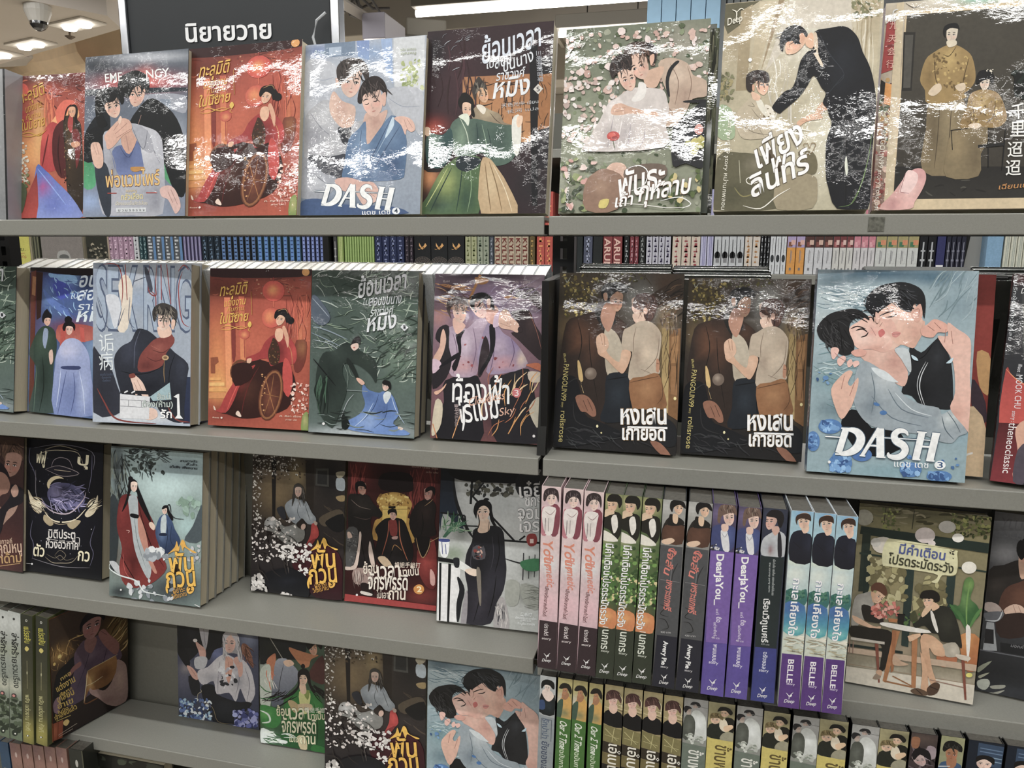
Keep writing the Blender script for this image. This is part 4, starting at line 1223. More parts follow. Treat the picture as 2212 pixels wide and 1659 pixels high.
ART['ming1'] = (640, 500, 3.317, [(678.6, 590.4), (912.8, 594), (894.8, 953.7), (666.5, 938.6)], '''
B 44564c 6c7c78
G 2c3c30 600 350 300 80 .8
G 5c6c74 180 600 80 120 .8
G 7c9480 760 900 120 200 .7
G 34443c 300 1100 160 200 .7
G c0c8cc 450 1460 400 40 1
G 5c7464 700 600 120 60 .5
W 7c9480,a8b8a8,2a3a30,c8d4c8 150 90 7 3 480 320 900 1120 -35 60
W 8ca08c,384a40,b8c4bc 90 100 6 5 130 320 700 900 10 50
W 34443c,5c7064 50 120 9 9 560 760 880 1100 -30 20
P 5c6878 130,480 190,520 260,640 200,700 120,640
L a8b4c0 5 130,500 200,580 250,640
L 8c9ca8 9 125,700 250,740 380,800
L 8c9ca8 7 120,750 230,800 330,850
L b0bcc4 5 130,800 250,830 350,900
P 2c3834>3c4a44 150,1050 200,900 280,880 380,820 470,880 560,930 590,1000 580,1110 540,1050 450,980 360,970 340,1040 370,1150 330,1280 260,1430 160,1290
g 5c6c64 330 890 70 30 .7
g 1c2824 260 1100 50 120 .7
g 4c5c50 500 950 50 40 .6
L 7c8c80 5 380,970 400,1050 430,1070
P 26302c 380,930 420,980 460,1080 440,1080 400,1010 370,960
L 14181a 9 130,935 200,1020 290,1130
L 8c9c94 4 350,970 380,1060 370,1150
W 4c6c58,1c2a24 18 200 9 3 160 1050 240 1100 95 6
P 2c2a2c 410,820 430,790 460,775 475,800 470,835 440,820 405,860
P e4c8bc 405,840 450,825 460,855 430,880 410,865
E c06c60 428 858 8 6
P e0b4a0 440,1075 470,1080 500,1110 480,1125 450,1100
P 5478b0>6c94d4 490,1120 530,1160 600,1180 630,1170 690,1190 720,1250 740,1340 700,1400 820,1470 700,1480 400,1445 360,1390 460,1330 500,1260 480,1180
g 3c5c98 620 1290 60 60 .8
g a0bce8 520 1380 60 50 .8
g 34548c 520 1200 30 40 .6
L 2c4878 5 600,1190 560,1290 480,1380
L 2c4878 5 660,1260 640,1360 560,1430
L c4d8f4 5 560,1250 500,1350 420,1420
L c4d8f4 5 690,1200 720,1300 780,1400
P d8e0e4 630,1200 660,1170 690,1190 650,1260
F e8ccc0 652 1135 64 0 -.5 1c1c1e
P 1c1c1e 625,1110 640,1090 680,1100 690,1140 680,1160 665,1130 640,1125
P e0ccc0 735,1420 770,1430 760,1445 735,1438
P 1c2422 340,1330 390,1400 360,1440 330,1420
L b0b8bc 5 320,1370 370,1250 420,1190
L 98a4a4 6 370,1160 520,1170
W 2a3430,8c9c98 30 120 7 4 120 1300 860 1450 5 12
O d8dce0/404c48 460 500 810 430 175 ~^^ย้อนเวลา
O c8ccd0/404c48 540 560 770 540 100 ~^สอบขุนนาง
O c8d0d0/404c48 545 635 710 620 82 ~^ราชวงศ์
O dce0e4/404c48 520 745 730 715 165 ~^^หมิง
T c8d0d0 490 555 540 550 60 ~ไป
Q d0d4d8 790,685 822,715 793,742 763,712
T 30343a 786 725 802 724 38 ^1
E f4f4f4 200 1398 10 10
T c4ccc8 170 350 240 342 30 ~Rose
''')
ART['sky'] = (640, 500, 3.317, [(941.5, 597), (1190, 601), (1163, 966.4), (929.4, 951.3)], '''
B 9c8498 7c4c4c
G 2a2028 1400 340 420 50 1
G 3c2c34 1120 440 110 60 1
G a890b8 1400 520 160 120 .8
G 8474a0 1350 600 160 60 .7
G 9c8cac 1650 600 120 60 .7
G c08878 1030 650 60 60 .6
G 3c2a2e 1500 1350 280 140 .8
G a87068 1700 1300 80 120 .7
Q c08440 1330,330 1350,335 1210,640 1190,640
L c88848 12 1000,395 1120,430 1240,450
L a87458 10 1000,510 1100,530 1190,560
L a87c68 10 990,590 1060,620 1110,640
W c89058,e0b078,6c4438 26 120 8 4 990 380 1200 620 15 12
P b47c34 1300,350 1400,365 1380,400 1320,400
P b87c38 1530,490 1700,460 1690,500 1540,510
P 4c3840 1560,450 1740,430 1800,560 1780,600 1700,520 1600,500
W 7c6488,bca8cc 20 140 6 6 1260 420 1760 640 -40 20
P 2c2a30 1400,1090 1500,1060 1680,1020 1720,1200 1740,1540 1440,1530 1400,1300
P 26242a 1070,1100 1310,1070 1330,1300 1320,1520 1000,1500 1060,1250
g 3c3a44 1180 1250 60 120 .5
P b8a4b8 1080,740 1170,700 1230,730 1290,680 1340,650 1390,680 1360,780 1320,900 1300,1060 1120,1070 1090,960 1060,860
g d8c8d8 1220 850 60 80 .8
g 8c7490 1300 950 40 120 .8
g d8a09c 1200 1000 90 50 .7
L 7c6480 6 1130,760 1160,900 1130,1050
L 7c6480 6 1280,720 1300,880 1260,1040
P a494b0 1380,700 1440,680 1500,760 1560,800 1640,900 1660,1010 1390,1060 1390,960 1360,900 1320,1000 1310,900
g c8b4c8 1470 860 60 60 .8
g 8470a0 1600 820 50 60 .7
g d89c9c 1500 980 90 40 .8
g f0d8b8 1640 950 30 50 .8
L 70587c 6 1420,760 1430,900 1400,1040
L 70587c 6 1560,800 1580,900 1540,1010
S 8c3c44,a85058 12 6 16 5 1180 760 1600 1010
P 3c3034 1600,600 1700,600 1740,700 1790,800 1780,960 1700,900 1620,820 1560,760 1640,740 1560,620
g 5c4848 1720 700 30 80 .7
L a86c5c 4 1700,610 1750,750 1780,880
P 302a30 1030,720 1100,710 1100,860 1120,960 1080,1080 980,1160 985,980 1060,870 1000,800
P 3a2e34 1370,780 1400,900 1340,1060 1310,1060 1330,900
P e0b4a0 1060,730 1080,800 1060,900 1010,990 980,950 1030,860 1040,780
P dcc0d0 975,950 1030,960 1040,1000 980,1050
P 221e26 1150,780 1180,760 1220,740 1190,800 1190,900 1150,1030 1120,1000 1170,900
P 1e1c24 1400,710 1440,720 1440,850 1400,960 1330,1060 1330,1020 1400,900
P 1e1c24 1170,900 1160,940 1030,1010 1060,970
P e4b8a8 1140,650 1210,690 1220,720 1160,770 1130,700
F ecc8b8 1180 625 122 -4 .35 3c2c30
P 5c4c4c 1085,590 1090,540 1130,500 1190,490 1240,510 1250,570 1230,560 1180,545 1130,560 1110,600 1120,660
W 9c8880,3c3034 40 40 6 3 1095 500 1235 570 80 80
P dca898 1370,600 1450,560 1480,640 1470,700 1400,690 1370,640
F e0b4a8 1335 590 130 -38 -.6 1c181c
P 222026 1260,560 1270,500 1310,470 1370,465 1420,500 1440,560 1440,600 1410,570 1390,520 1340,510 1300,530 1290,590
W 44424c,18161a 24 70 5 3 1280 480 1400 520 140 30
P e0b0a0 1385,520 1412,515 1410,570 1390,580
P d8c0d4 1440,640 1490,600 1480,700 1430,720
P e0b8a4 1480,620 1520,590 1550,610 1570,650 1620,700 1610,760 1560,740 1500,730 1470,700
L a87c70 4 1500,620 1540,700
L a87c70 4 1525,610 1560,690
L a87c70 4 1480,690 1560,720
E 3c3034 1628 738 18 22
P e8b89c 990,1180 1040,1160 1080,1120 1060,1160 1010,1200
P c86c3c 1665,990 1760,980 1790,1040 1700,1010
P d8c8b8 1680,1040 1780,1050 1770,1110 1690,1110
P d0c8b4 1680,1280 1760,1220 1740,1430 1690,1360
P d8ccb4 1000,1240 1050,1260 1040,1400 990,1480 970,1450
W e0a050,f0d0a0,c07040 26 160 8 9 1300 1150 1740 1500 -60 20
L d88848 9 980,1400 1010,1510
L e8a860 8 1180,1340 1120,1500
T fcfcfc 1120 1250 1535 1265 235 ^ท้องฟ้า
T fcfcfc 1170 1400 1460 1358 220 ^ไร้เมฆ
L fcfcfc 16 1200,1280 1205,1380 1195,1450
L e0a890 5 1230,1250 1300,1210 1360,1240 1440,1210 1490,1240
T e8b8a0 1240 1280 1500 1230 80 ~Cloudless
T e8b8a0 1460 1350 1570 1330 76 ~Sky
E d87478 1590 1188 32 34
T fcf0f0 1576 1210 1606 1208 60 3
T dcc8c8 1140 1265 1140 1420 30 클라우드리스
T dcc8c8 1165 1295 1165 1370 30 스카이
T e0d0d8 1590 400 1710 395 26 ^ฉบับ จบตอน
E f8f4f4 1705 1488 10 10
T d8c8cc 1060 390 1110 386 26 ~Rose
''')
ART['brown'] = (1160, 500, 3.19, [(1208.6, 595.6), (1482.9, 601.9), (1459.4, 990.6), (1194.5, 971.8)], '''
B 54483c 2c2a2a
G 9a9c98 740 500 120 120 1
G 5c5034 250 450 120 140 .8
G b89c68 900 850 60 300 .8
G 5c4434 900 400 90 90 .9
G 8c7448 200 700 60 90 .5
G 24262a 400 1450 300 100 .8
G 343638 250 1250 120 100 .8
S 7c6c34,9c8c48,4c4024,c8b468,5c5430 150 6 16 3 170 320 420 620
S 4c4a2c,6c6838 40 6 14 4 420 310 760 380
Q a48c58>c4a870 870,700 940,700 930,1300 860,1250
Q 8c6438 920,720 1000,700 985,1330 905,1290
Q a87c48 935,760 985,750 975,940 930,940
Q a07444 930,960 975,960 968,1160 925,1150
W 4c3820 14 260 4 5 880 560 980 900 92 2
Q 4c3c30 800,460 960,370 1010,360 1000,500 830,560
W 7c6048,2c241c 24 110 6 6 830 420 980 640 -30 8
W 8c7860,5c4c3c 20 60 8 7 850 560 990 700 90 6
L 5c4c38 6 700,310 760,350 800,400
P 3a2e28 200,660 290,610 380,580 440,560 560,620 640,700 600,800 560,900 490,1000 480,1250 440,1400 250,1310 230,1150 150,1000 160,900
g 7c5034 290 750 50 80 .9
g 6c4834 400 800 50 140 .8
g 2a2422 240 1050 50 80 .7
g 6a4630 570 680 40 40 .7
L 1c1612 6 280,640 310,800 260,1000
L 1c1612 5 360,720 370,900 420,1200
P 2a2826 400,570 440,560 490,640 480,720 430,660
P 2a2826 510,610 550,650 520,680 500,650
P c8bca8 470,700 550,730 590,830 580,950 550,1020 490,1020 470,900
g a89880 520 950 40 60 .6
P 262c34 480,1030 560,1000 640,1020 640,1100 660,1240 600,1330 440,1330 470,1200
g 38424c 560 1150 50 70 .7
L 14181c 8 490,1050 560,1040 630,1030
L 0f1216 7 640,1100 650,1250 700,1330
P 1c1c20>24262a 140,1050 240,1020 290,1080 330,1280 420,1330 580,1430 140,1500 110,1300
P 282a2e 700,1320 880,1310 960,1380 950,1500 820,1480
P 9c6c54 780,1470 850,1480 920,1565 850,1555
P c09078 480,520 545,560 535,640 500,720 465,690 440,610
F c89c80 548 520 116 8 .75 1c1816
P 1c1e22 445,450 460,400 520,378 590,380 630,420 625,450 590,440 560,440 520,470 500,500 480,500 460,500
W 3c4048,101214 20 60 5 8 470 390 600 430 20 30
P c89c80 460,460 485,450 490,495 470,505
P e4c4b0 665,600 750,590 760,640 690,665
F ecd0c0 700 548 100 -4 -.9 2a2020
P 5c4038 668,540 690,470 750,455 820,475 840,530 825,590 800,640 770,655 745,620 740,580 700,570
W 8c6858,3c2824 30 60 5 9 690 470 820 580 80 20
E e0b8a4 755 580 16 24
P c4b4a0 600,720 640,690 720,650 800,660 860,730 860,820 840,950 850,1010 740,1030 640,1055 640,960 660,860 590,850
g e0ccb4 760 880 60 60 .8
g 9c8878 690 900 40 80 .6
g a8937e 820 760 30 60 .7
L 8c7868 5 690,690 670,780 670,860
L 8c7868 5 850,750 830,900 740,1000
L 8c7868 4 790,1010 720,980
P d8ae90 590,850 650,860 640,930 600,1005 560,990 480,910 430,880 420,840 460,820 500,880 570,930
g e8c8ac 600 900 30 50 .6
P e0b89c 410,770 430,740 460,730 490,770 495,830 450,870 420,850
L 9c7058 4 440,740 455,810
L 9c7058 4 465,740 470,810
P c08c6c 830,910 850,930 845,1000 825,990
L 6c4434 4 830,940 848,945
P 9c6c40 640,1060 740,1030 840,1010 880,1140 885,1250 700,1250 660,1240
g b88858 760 1120 60 60 .8
g 7c5430 860 1200 30 60 .7
L 5c3c24 5 645,1070 740,1050 840,1030
L 5c3c24 4 860,1040 870,1160 830,1220
P d8b878 280,920 300,940 320,1050 290,1050
L d8b878 8 300,1060 325,1140
E 7c6c60 372 1008 42 42
g b8a898 365 998 20 20 .8
P 9c6c54 265,1170 310,1150 360,1170 400,1230 410,1290 380,1300 340,1270 300,1260
L 5c3c30 5 320,1190 350,1260
L 5c3c30 5 350,1180 385,1260
L 3a3a3c 8 250,1200 270,1330 400,1380
L 3a3a3c 6 180,1100 280,1040 330,1150
E f0e0a0 954 1181 10 12
E f0e8b8 417 1365 8 10
E e8dca0 445 1410 6 6
W 484a4c,3c3c40 30 100 8 12 180 1340 760 1480 20 30
O fcfcfc/8c6c34 578 1350 895 1350 178 ^^^หงเสน
l fcfcfc 14 625,1372 900,1380
O fcfcfc/8c6c34 588 1455 885 1462 135 ^^^เกายอด
T d8c878 180 870 190 930 26 illust
T d8c878 185 940 165 1190 52 PANGOLIN99
T d8c878 170 1200 168 1240 24 story :
T d8c878 165 1260 150 1470 56 rolisrose
L c0c4b8 5 195,345 205,375 230,340
''')
ART['dash3'] = (1680, 500, 2.765, [(1770, 588.6), (2119, 590.4), (2083, 1049.7), (1741.5, 1023.7)], '''
B a8bcc4 9cb4bc
G 48687c 600 270 400 50 1
G 3c6880 950 290 160 50 .8
G 5c7480 350 330 120 50 .9
G b8c8cc 350 420 180 50 .8
G 7ca0a8 330 900 120 80 .8
G c8d0d0 280 560 80 80 .6
G 8098a4 1080 450 120 120 .7
G 88a8b8 1100 1200 160 80 .7
G 607c88 330 1080 100 60 .7
G 8ab0bc 700 1450 300 50 .7
L d8e0e0 9 250,390 400,380 540,420
W c8d4d8,6c8894 50 160 6 3 230 350 560 480 8 10
W 7c949c,a8bcc4 24 220 8 4 900 320 1180 560 -55 8
W 80a0a8,c0d4d8 26 180 8 7 220 640 420 1100 10 25
L 88a8ac 8 215,820 350,900 480,860
P 1c1e22 380,1150 440,1080 520,1120 560,1190 700,1200 760,1290 620,1360 480,1330 400,1220
P 2a2c30 790,700 860,740 930,680 985,640 1010,720 1040,800 1050,960 1040,1070 980,1080 860,1060 800,1000 740,980 770,900 800,840
g 3f4248 960 760 40 60 .8
g 14161a 860 980 60 60 .8
L d8dce0 6 900,800 860,880 850,960 880,1060
L d8dce0 4 888,795 845,880 836,960 866,1055
L 0c0d10 5 930,690 880,760 820,790
P dcae9a 640,560 860,540 880,600 840,680 810,715 740,690 700,700 700,640
P e0b4a4 490,730 620,720 690,700 740,780 780,860 760,940 700,920 600,830 520,790
g c08c80 700 800 50 50 .7
g f0ccbc 620 760 40 40 .6
F ecc6b4 700 590 290 10 -.75 2a2224 closed
P e8bca8 560,560 640,470 740,460 820,500 870,540 850,620 780,690 700,680 680,600 600,570
g f0ccbc 680 540 70 50 .8
g c89484 830 620 40 50 .7
P e8b8a8 600,540 626,560 640,590 634,610 645,650 690,625 720,640 700,560 650,530
P d89088 688,622 720,615 740,625 715,650 690,645
L 9c6464 4 690,632 735,628
L 3c2c2c 8 600,530 650,505 700,490
L 2a2022 8 650,530 690,525 715,510
L b08078 5 610,590 630,560
P 24262a 530,470 545,400 600,350 680,325 770,320 850,350 885,400 890,470 880,540 860,470 820,450 800,500 740,480 700,440 650,470 610,500 590,530 560,510
g 3c4044 720 380 90 30 .7
W 4c4e54,16181a 46 80 5 3 590 350 800 440 35 22
L 1c1e20 6 540,480 520,440 545,400
L 1c1e20 6 590,480 575,540 600,570
P dcaa98 805,500 830,470 860,450 870,520 840,560 815,540
L a87468 4 820,490 850,480 845,530
P ecc0b0 480,560 430,600 450,680 490,720 560,720 640,740 690,690 660,620 600,580 560,520
g f8dcd0 520 640 60 50 .8
g e09c90 570 620 40 26 .7
g d09888 590 720 70 24 .7
P d06c68 605,615 630,600 645,625 620,650 608,640
P f0c8b8 640,650 670,640 680,670 650,690
L 2a2022 9 470,610 510,600 540,620
L 2a2022 8 500,650 530,640 545,620
L 2a2022 7 540,540 565,530 580,560
L 3c2c2c 8 440,600 480,585 530,600
L c08c84 5 560,590 590,640
P 2a2a2c 240,590 300,520 380,490 470,480 540,520 550,550 510,530 450,550 430,610 460,690 450,740 400,760 340,730 280,680 250,650
W 4a4a4c,141416 50 70 5 5 270 530 400 680 60 30
W 3a3a3c,141416 20 60 5 6 380 500 480 530 20 25
L 1c1c1e 5 430,560 380,540 300,580
L 1c1c1e 6 480,500 560,490 580,560
P e0a898 440,740 480,720 530,730 520,760 470,765
P f0c4b8 320,720 350,710 370,730 340,780 325,770
P f0c4b8 360,780 395,760 410,780 380,820 360,810
P f0c4b8 415,800 440,780 450,810 425,830
P f0c4b8 450,800 480,790 490,810 460,830
L b07c74 4 340,740 370,770 420,800
P a4b0b8 480,830 520,790 600,830 640,870 700,920 760,1000 860,1050 960,1070 980,1110 1040,1080 1060,1120 1110,1180 1130,1220 1080,1240 1040,1280 960,1270 860,1230 700,1210 560,1180 480,1100 450,1000 460,900
g d0d8dc 640 920 80 60 .9
g 7c8c98 560 1050 60 80 .8
g 8898a4 860 1170 100 40 .8
g dce4e4 1040 1130 50 40 .8
L 6c7c88 6 560,860 580,980 560,1100
L 6c7c88 6 660,960 740,1080 900,1130
L 6c7c88 6 560,1000 680,1130 860,1180
L e0e8ec 5 700,980 800,1080 920,1120
L 5c6c78 6 980,1120 1000,1200 1050,1260
L 5c6c78 5 1010,1090 1060,1160 1090,1220
P dce4e8 560,830 640,850 700,900 720,920 660,910 600,880
P c8d0d4 700,720 780,720 800,820 790,860 740,780
P e4ae9c 860,600 900,570 940,540 1000,560 1030,590 1010,620 960,620 930,650 870,640
L a87468 5 900,580 940,610
L a87468 5 940,560 980,600
P e8bcac 1020,560 1080,600 1140,640 1160,700 1150,900 1170,1100 1150,1220 1110,1180 1050,1110 1030,1060 1060,980 1050,800 990,700 960,640 1020,640
g f4d0c0 1110 800 40 120 .7
g c89080 1060 1100 30 60 .6
L b07c70 5 1010,600 1000,680
L b07c70 5 1040,610 1050,690
P e4b8a4 320,960 370,890 420,850 450,860 420,920 440,940 480,890 480,940 450,1040 430,1080 380,1140 340,1060
L b07c70 5 400,880 380,960
L b07c70 5 460,920 430,1000
E 4c84c0 312 1182 70 44
E 6ca4dc 300 1175 46 28
E 2c5c9c 320 1190 26 14
E 8cc0ec 290 1165 22 12
E 4c84c0 372 1400 70 58
E 6ca4dc 366 1390 48 38
E 2c5c9c 378 1404 26 18
E 94c4f0 350 1376 24 14
E 4c84c0 210 1270 40 60
E 74a8e0 200 1260 26 36
E 4478b8 500 1350 60 40
E 4c84c0 790 1440 66 44
E 70a4dc 780 1430 44 28
E 2c5c9c 796 1446 22 14
E 4c84c0 960 1480 76 34
E 70a4dc 950 1472 50 20
S 4c88c0,78a8d4,2c5c90 5 8 16 9 230 860 330 1000
E 3c78b4 590 1050 20 10 20
E 3c78b4 630 1100 22 14
E 5c90c4 288 893 18 14
S 5c94cc,3c70a8 10 6 16 3 640 1360 1120 1500
S 4c84c0,74a8dc,2c5c98,94c4f0 26 12 22 31 262 1150 356 1210
S 4c84c0,74a8dc,2c5c98,94c4f0 30 12 24 32 322 1360 424 1440
S 4c84c0,74a8dc,2c5c98,94c4f0 20 12 22 33 744 1412 836 1466
S 4c84c0,74a8dc,2c5c98 16 12 22 34 904 1462 1010 1496
S 4c84c0,74a8dc,2c5c98 16 10 20 35 184 1236 234 1310
P e8bcac 588,500 612,520 606,560 590,560
P c8e0ec 800,755 830,770 840,790 810,780
P c8e0ec 1010,800 1050,770 1040,800 1015,805
'''+dash(lambda x, y: 348+x, lambda x, y: 1190+y)+'''T f0f4f8 690 1420 895 1430 52 ^แดช เดช
E f4f8fa 965 1412 34 26
T 2c5888 948 1428 982 1429 50 ^3
E f4f4f4 305 1393 9 9
''')
ART['blueedge'] = (0, 0, 1, F100, 'B 707c90 7c98b4\nS 4c5c78,8ca0b8 20 8 16 3 0 10 100 130\nT dce4ec 30 70 30 110 40 แดชเดช\nQ 4c4c58 0,0 100,0 100,10 0,10')
ART['redbeige'] = (0, 0, 1, F100, 'B 8c2018 8c2c20\nG b03c2c 90 40 30 40 .7\nP d8a868 88,55 102,60 102,85 92,80\nP 4c3c48 85,75 95,85 102,105 88,100\nP e4c8a0 82,95 102,110 102,146 80,146\nL f4f0e8 2 84,130 90,128')
ART['darkred'] = (1680, 500, 2.765, [(2166, 601), (2420, 606), (2385, 1083), (2137, 1048)], '''
B 3a3c40 34343a
G 581c1c 1380 300 60 40 .8
P 4c4e50 1400,400 1600,400 2000,420 2000,1000 1500,950
P b02c24>c84030 1325,850 1360,890 1400,920 1520,980 1600,1100 1560,1180 1440,1190 1400,1180 1300,1170
L e88c50 6 1325,850 1400,920 1520,985
Q 5c1c20>8c2430 1300,1170 1500,1180 1450,1540 1240,1515
P d8a890 1400,1200 1500,1150 1560,1300 1400,1500 1420,1350
P 5c5460 1420,1330 1500,1300 1480,1520 1400,1520
L d8d8dc 6 1390,330 1420,370 1440,340
T e4e4e4 1390 400 1470 396 44 ~^Deep
T c8ccd0 1350 290 1330 680 30 เกมรักผู้ดีแห่งวงกลม
T e8e8ec 1398 820 1390 880 34 illust :
T e8e8ec 1388 885 1385 1085 56 MOOK CHU
T e8e8ec 1375 1100 1372 1165 36 story :
T f4f0f0 1360 1170 1335 1470 70 theneoclassic
''')
ART['orchid'] = (0, 0, 1, F100, 'B 5a2428 201418\nG 6c3038 50 20 60 20 .8\nE a87870 50 16 22 9\nP 2a1c20 20,26 80,26 90,44 10,44\nT b8a8ac 40 50 36 104 70 ลวรวงกร\nQ 501c20 0,104 100,104 100,145 0,145\nT a89094 50 108 50 140 26 ส่วนลึก')
ART['brownpair'] = (0, 900, 3.318, [(-135, 933), (60, 949.7), (49.7, 1240.6), (-142, 1212)], '''
B 4c3430 3c2a30
G 5c4438 60 200 120 60 .8
G 6c3c34 0 1000 200 200 .7
P 5c4438 20,220 90,180 160,210 190,280 170,340 60,330
W 7c5c48,3a2620 26 90 7 3 20 190 170 320 70 50
F a88070 110 370 150 10 -.4 2a1a1c
P 2a2026 -40,360 20,340 70,400 90,460 60,440 0,460 -60,520
P 9c7464 0,420 60,430 90,500 70,560 20,580 0,640 40,700 -60,800 -160,760 -80,560
P a88878 60,640 120,590 150,620 120,700 60,760 0,820 -60,800
P 2a262c 100,500 190,540 190,620 120,660 60,700 0,880 -100,900 -60,760 80,600
P b08c7c 95,540 130,500 150,540 140,580 110,590
g d0a898 120 540 20 20 .5
O d8b8a0/4c3024 -70 930 95 925 50 ^นี้ ร้ายกาจคี่
O d8b8a0/4c3024 -90 1000 165 985 110 ^^คนิคุณหนู
O c8a068/3c2a20 -60 1070 160 1055 90 ^^อีกด้าม
l c8a068 5 0,1085 150,1065
''')
ART['planet'] = (0, 900, 3.318, [(62, 951), (236.6, 964.8), (220, 1258.7), (49.7, 1236)], '''
B 181922 14151c
G 242634 460 700 180 300 .7
S 6c6a80,a8a4b8,f0f0f4 40 1 4 3 220 250 720 1080
L 74728c 5 250,240 240,330 270,400 290,480
L 8c8a98 5 280,240 480,215 700,270 705,400
L b8ac94 6 360,250 470,225 600,260
L b8ac94 5 300,290 380,262 480,258 600,280 640,400
L 74728c 5 700,290 690,430 660,560
L 8c8890 5 285,400 280,560 300,620
L 6a6880 5 250,760 230,860 250,930 240,1030
L 8c8890 5 235,1030 440,1090 650,1100
L 6a6880 5 700,800 660,920 680,1000 650,1090
L a89c88 5 330,1020 380,1060 440,1065 520,1060 570,1010
L 8c8270 4 340,1000 400,1030 440,1010 480,1045 540,1030
L 8c8270 4 400,1010 440,975 480,1010 440,1045 400,1010
L 9c9098 5 400,380 420,330 470,310 530,330 555,390
P 2a2834 360,390 480,380 600,420 500,440
L a89ca0 5 355,395 460,370 600,425 480,445 355,395
l c8b8a0 4 420,398 540,412
E e8d8b0 430 500 68 56 -20
E 16171e 452 520 72 58 -20
E 5c5c84 500 590 140 96 12
g a8a0cc 440 560 50 50 .8
g 28283c 480 540 60 40 .9
g 8480b4 560 660 60 30 .8
W b8b0d8,34344c,8480a8 60 70 7 5 380 510 600 670 20 60
L c8b8c4 9 310,620 400,700 520,710 620,620 645,560
L 8c84a8 7 320,600 350,650 430,690
L e8dcc0 10 330,680 380,750 460,775 560,755 640,680
L b0a088 6 350,740 440,790 560,770
P d8ccb0 225,540 260,600 300,640 320,680 310,710 270,690 240,640
P d8ccb0 730,580 700,640 660,680 630,720 650,740 700,710 725,650
W b8a888,6c6254,f0e8cc 24 70 5 6 225 590 300 680 30 12
W b8a888,6c6254,f0e8cc 24 70 5 7 640 640 710 700 -35 12
P b8a888 340,720 390,760 400,790 370,800 330,760
P b8a888 600,770 560,760 500,790 540,825
E 16171e 455 775 8 8
E 16171e 560 745 8 8
T e8e4e0 360 885 555 895 84 ^^มิติประตู
T d8d4d0 440 915 480 918 26 ^ของ
T e8e4e0 340 955 575 970 84 ^^ห้วงอวกาศ
l d8d4d0 4 345,890 430,905
l d8d4d0 4 490,910 560,918
L e8e4e0 5 560,885 585,890 580,950
O f0e8c8/3c3830 290 345 360 355 110 ^^ฟฟู่
O f0e8c8/3c3830 590 360 670 370 100 ^^ปุ
O f0e8c8/3c3830 245 1010 325 1020 110 ^^ตัว
O f0e8c8/3c3830 565 1045 650 1055 120 ^^กว
E e8e8e8 236 1070 7 7
l c8c8c8 3 195,1065 228,1068
''')
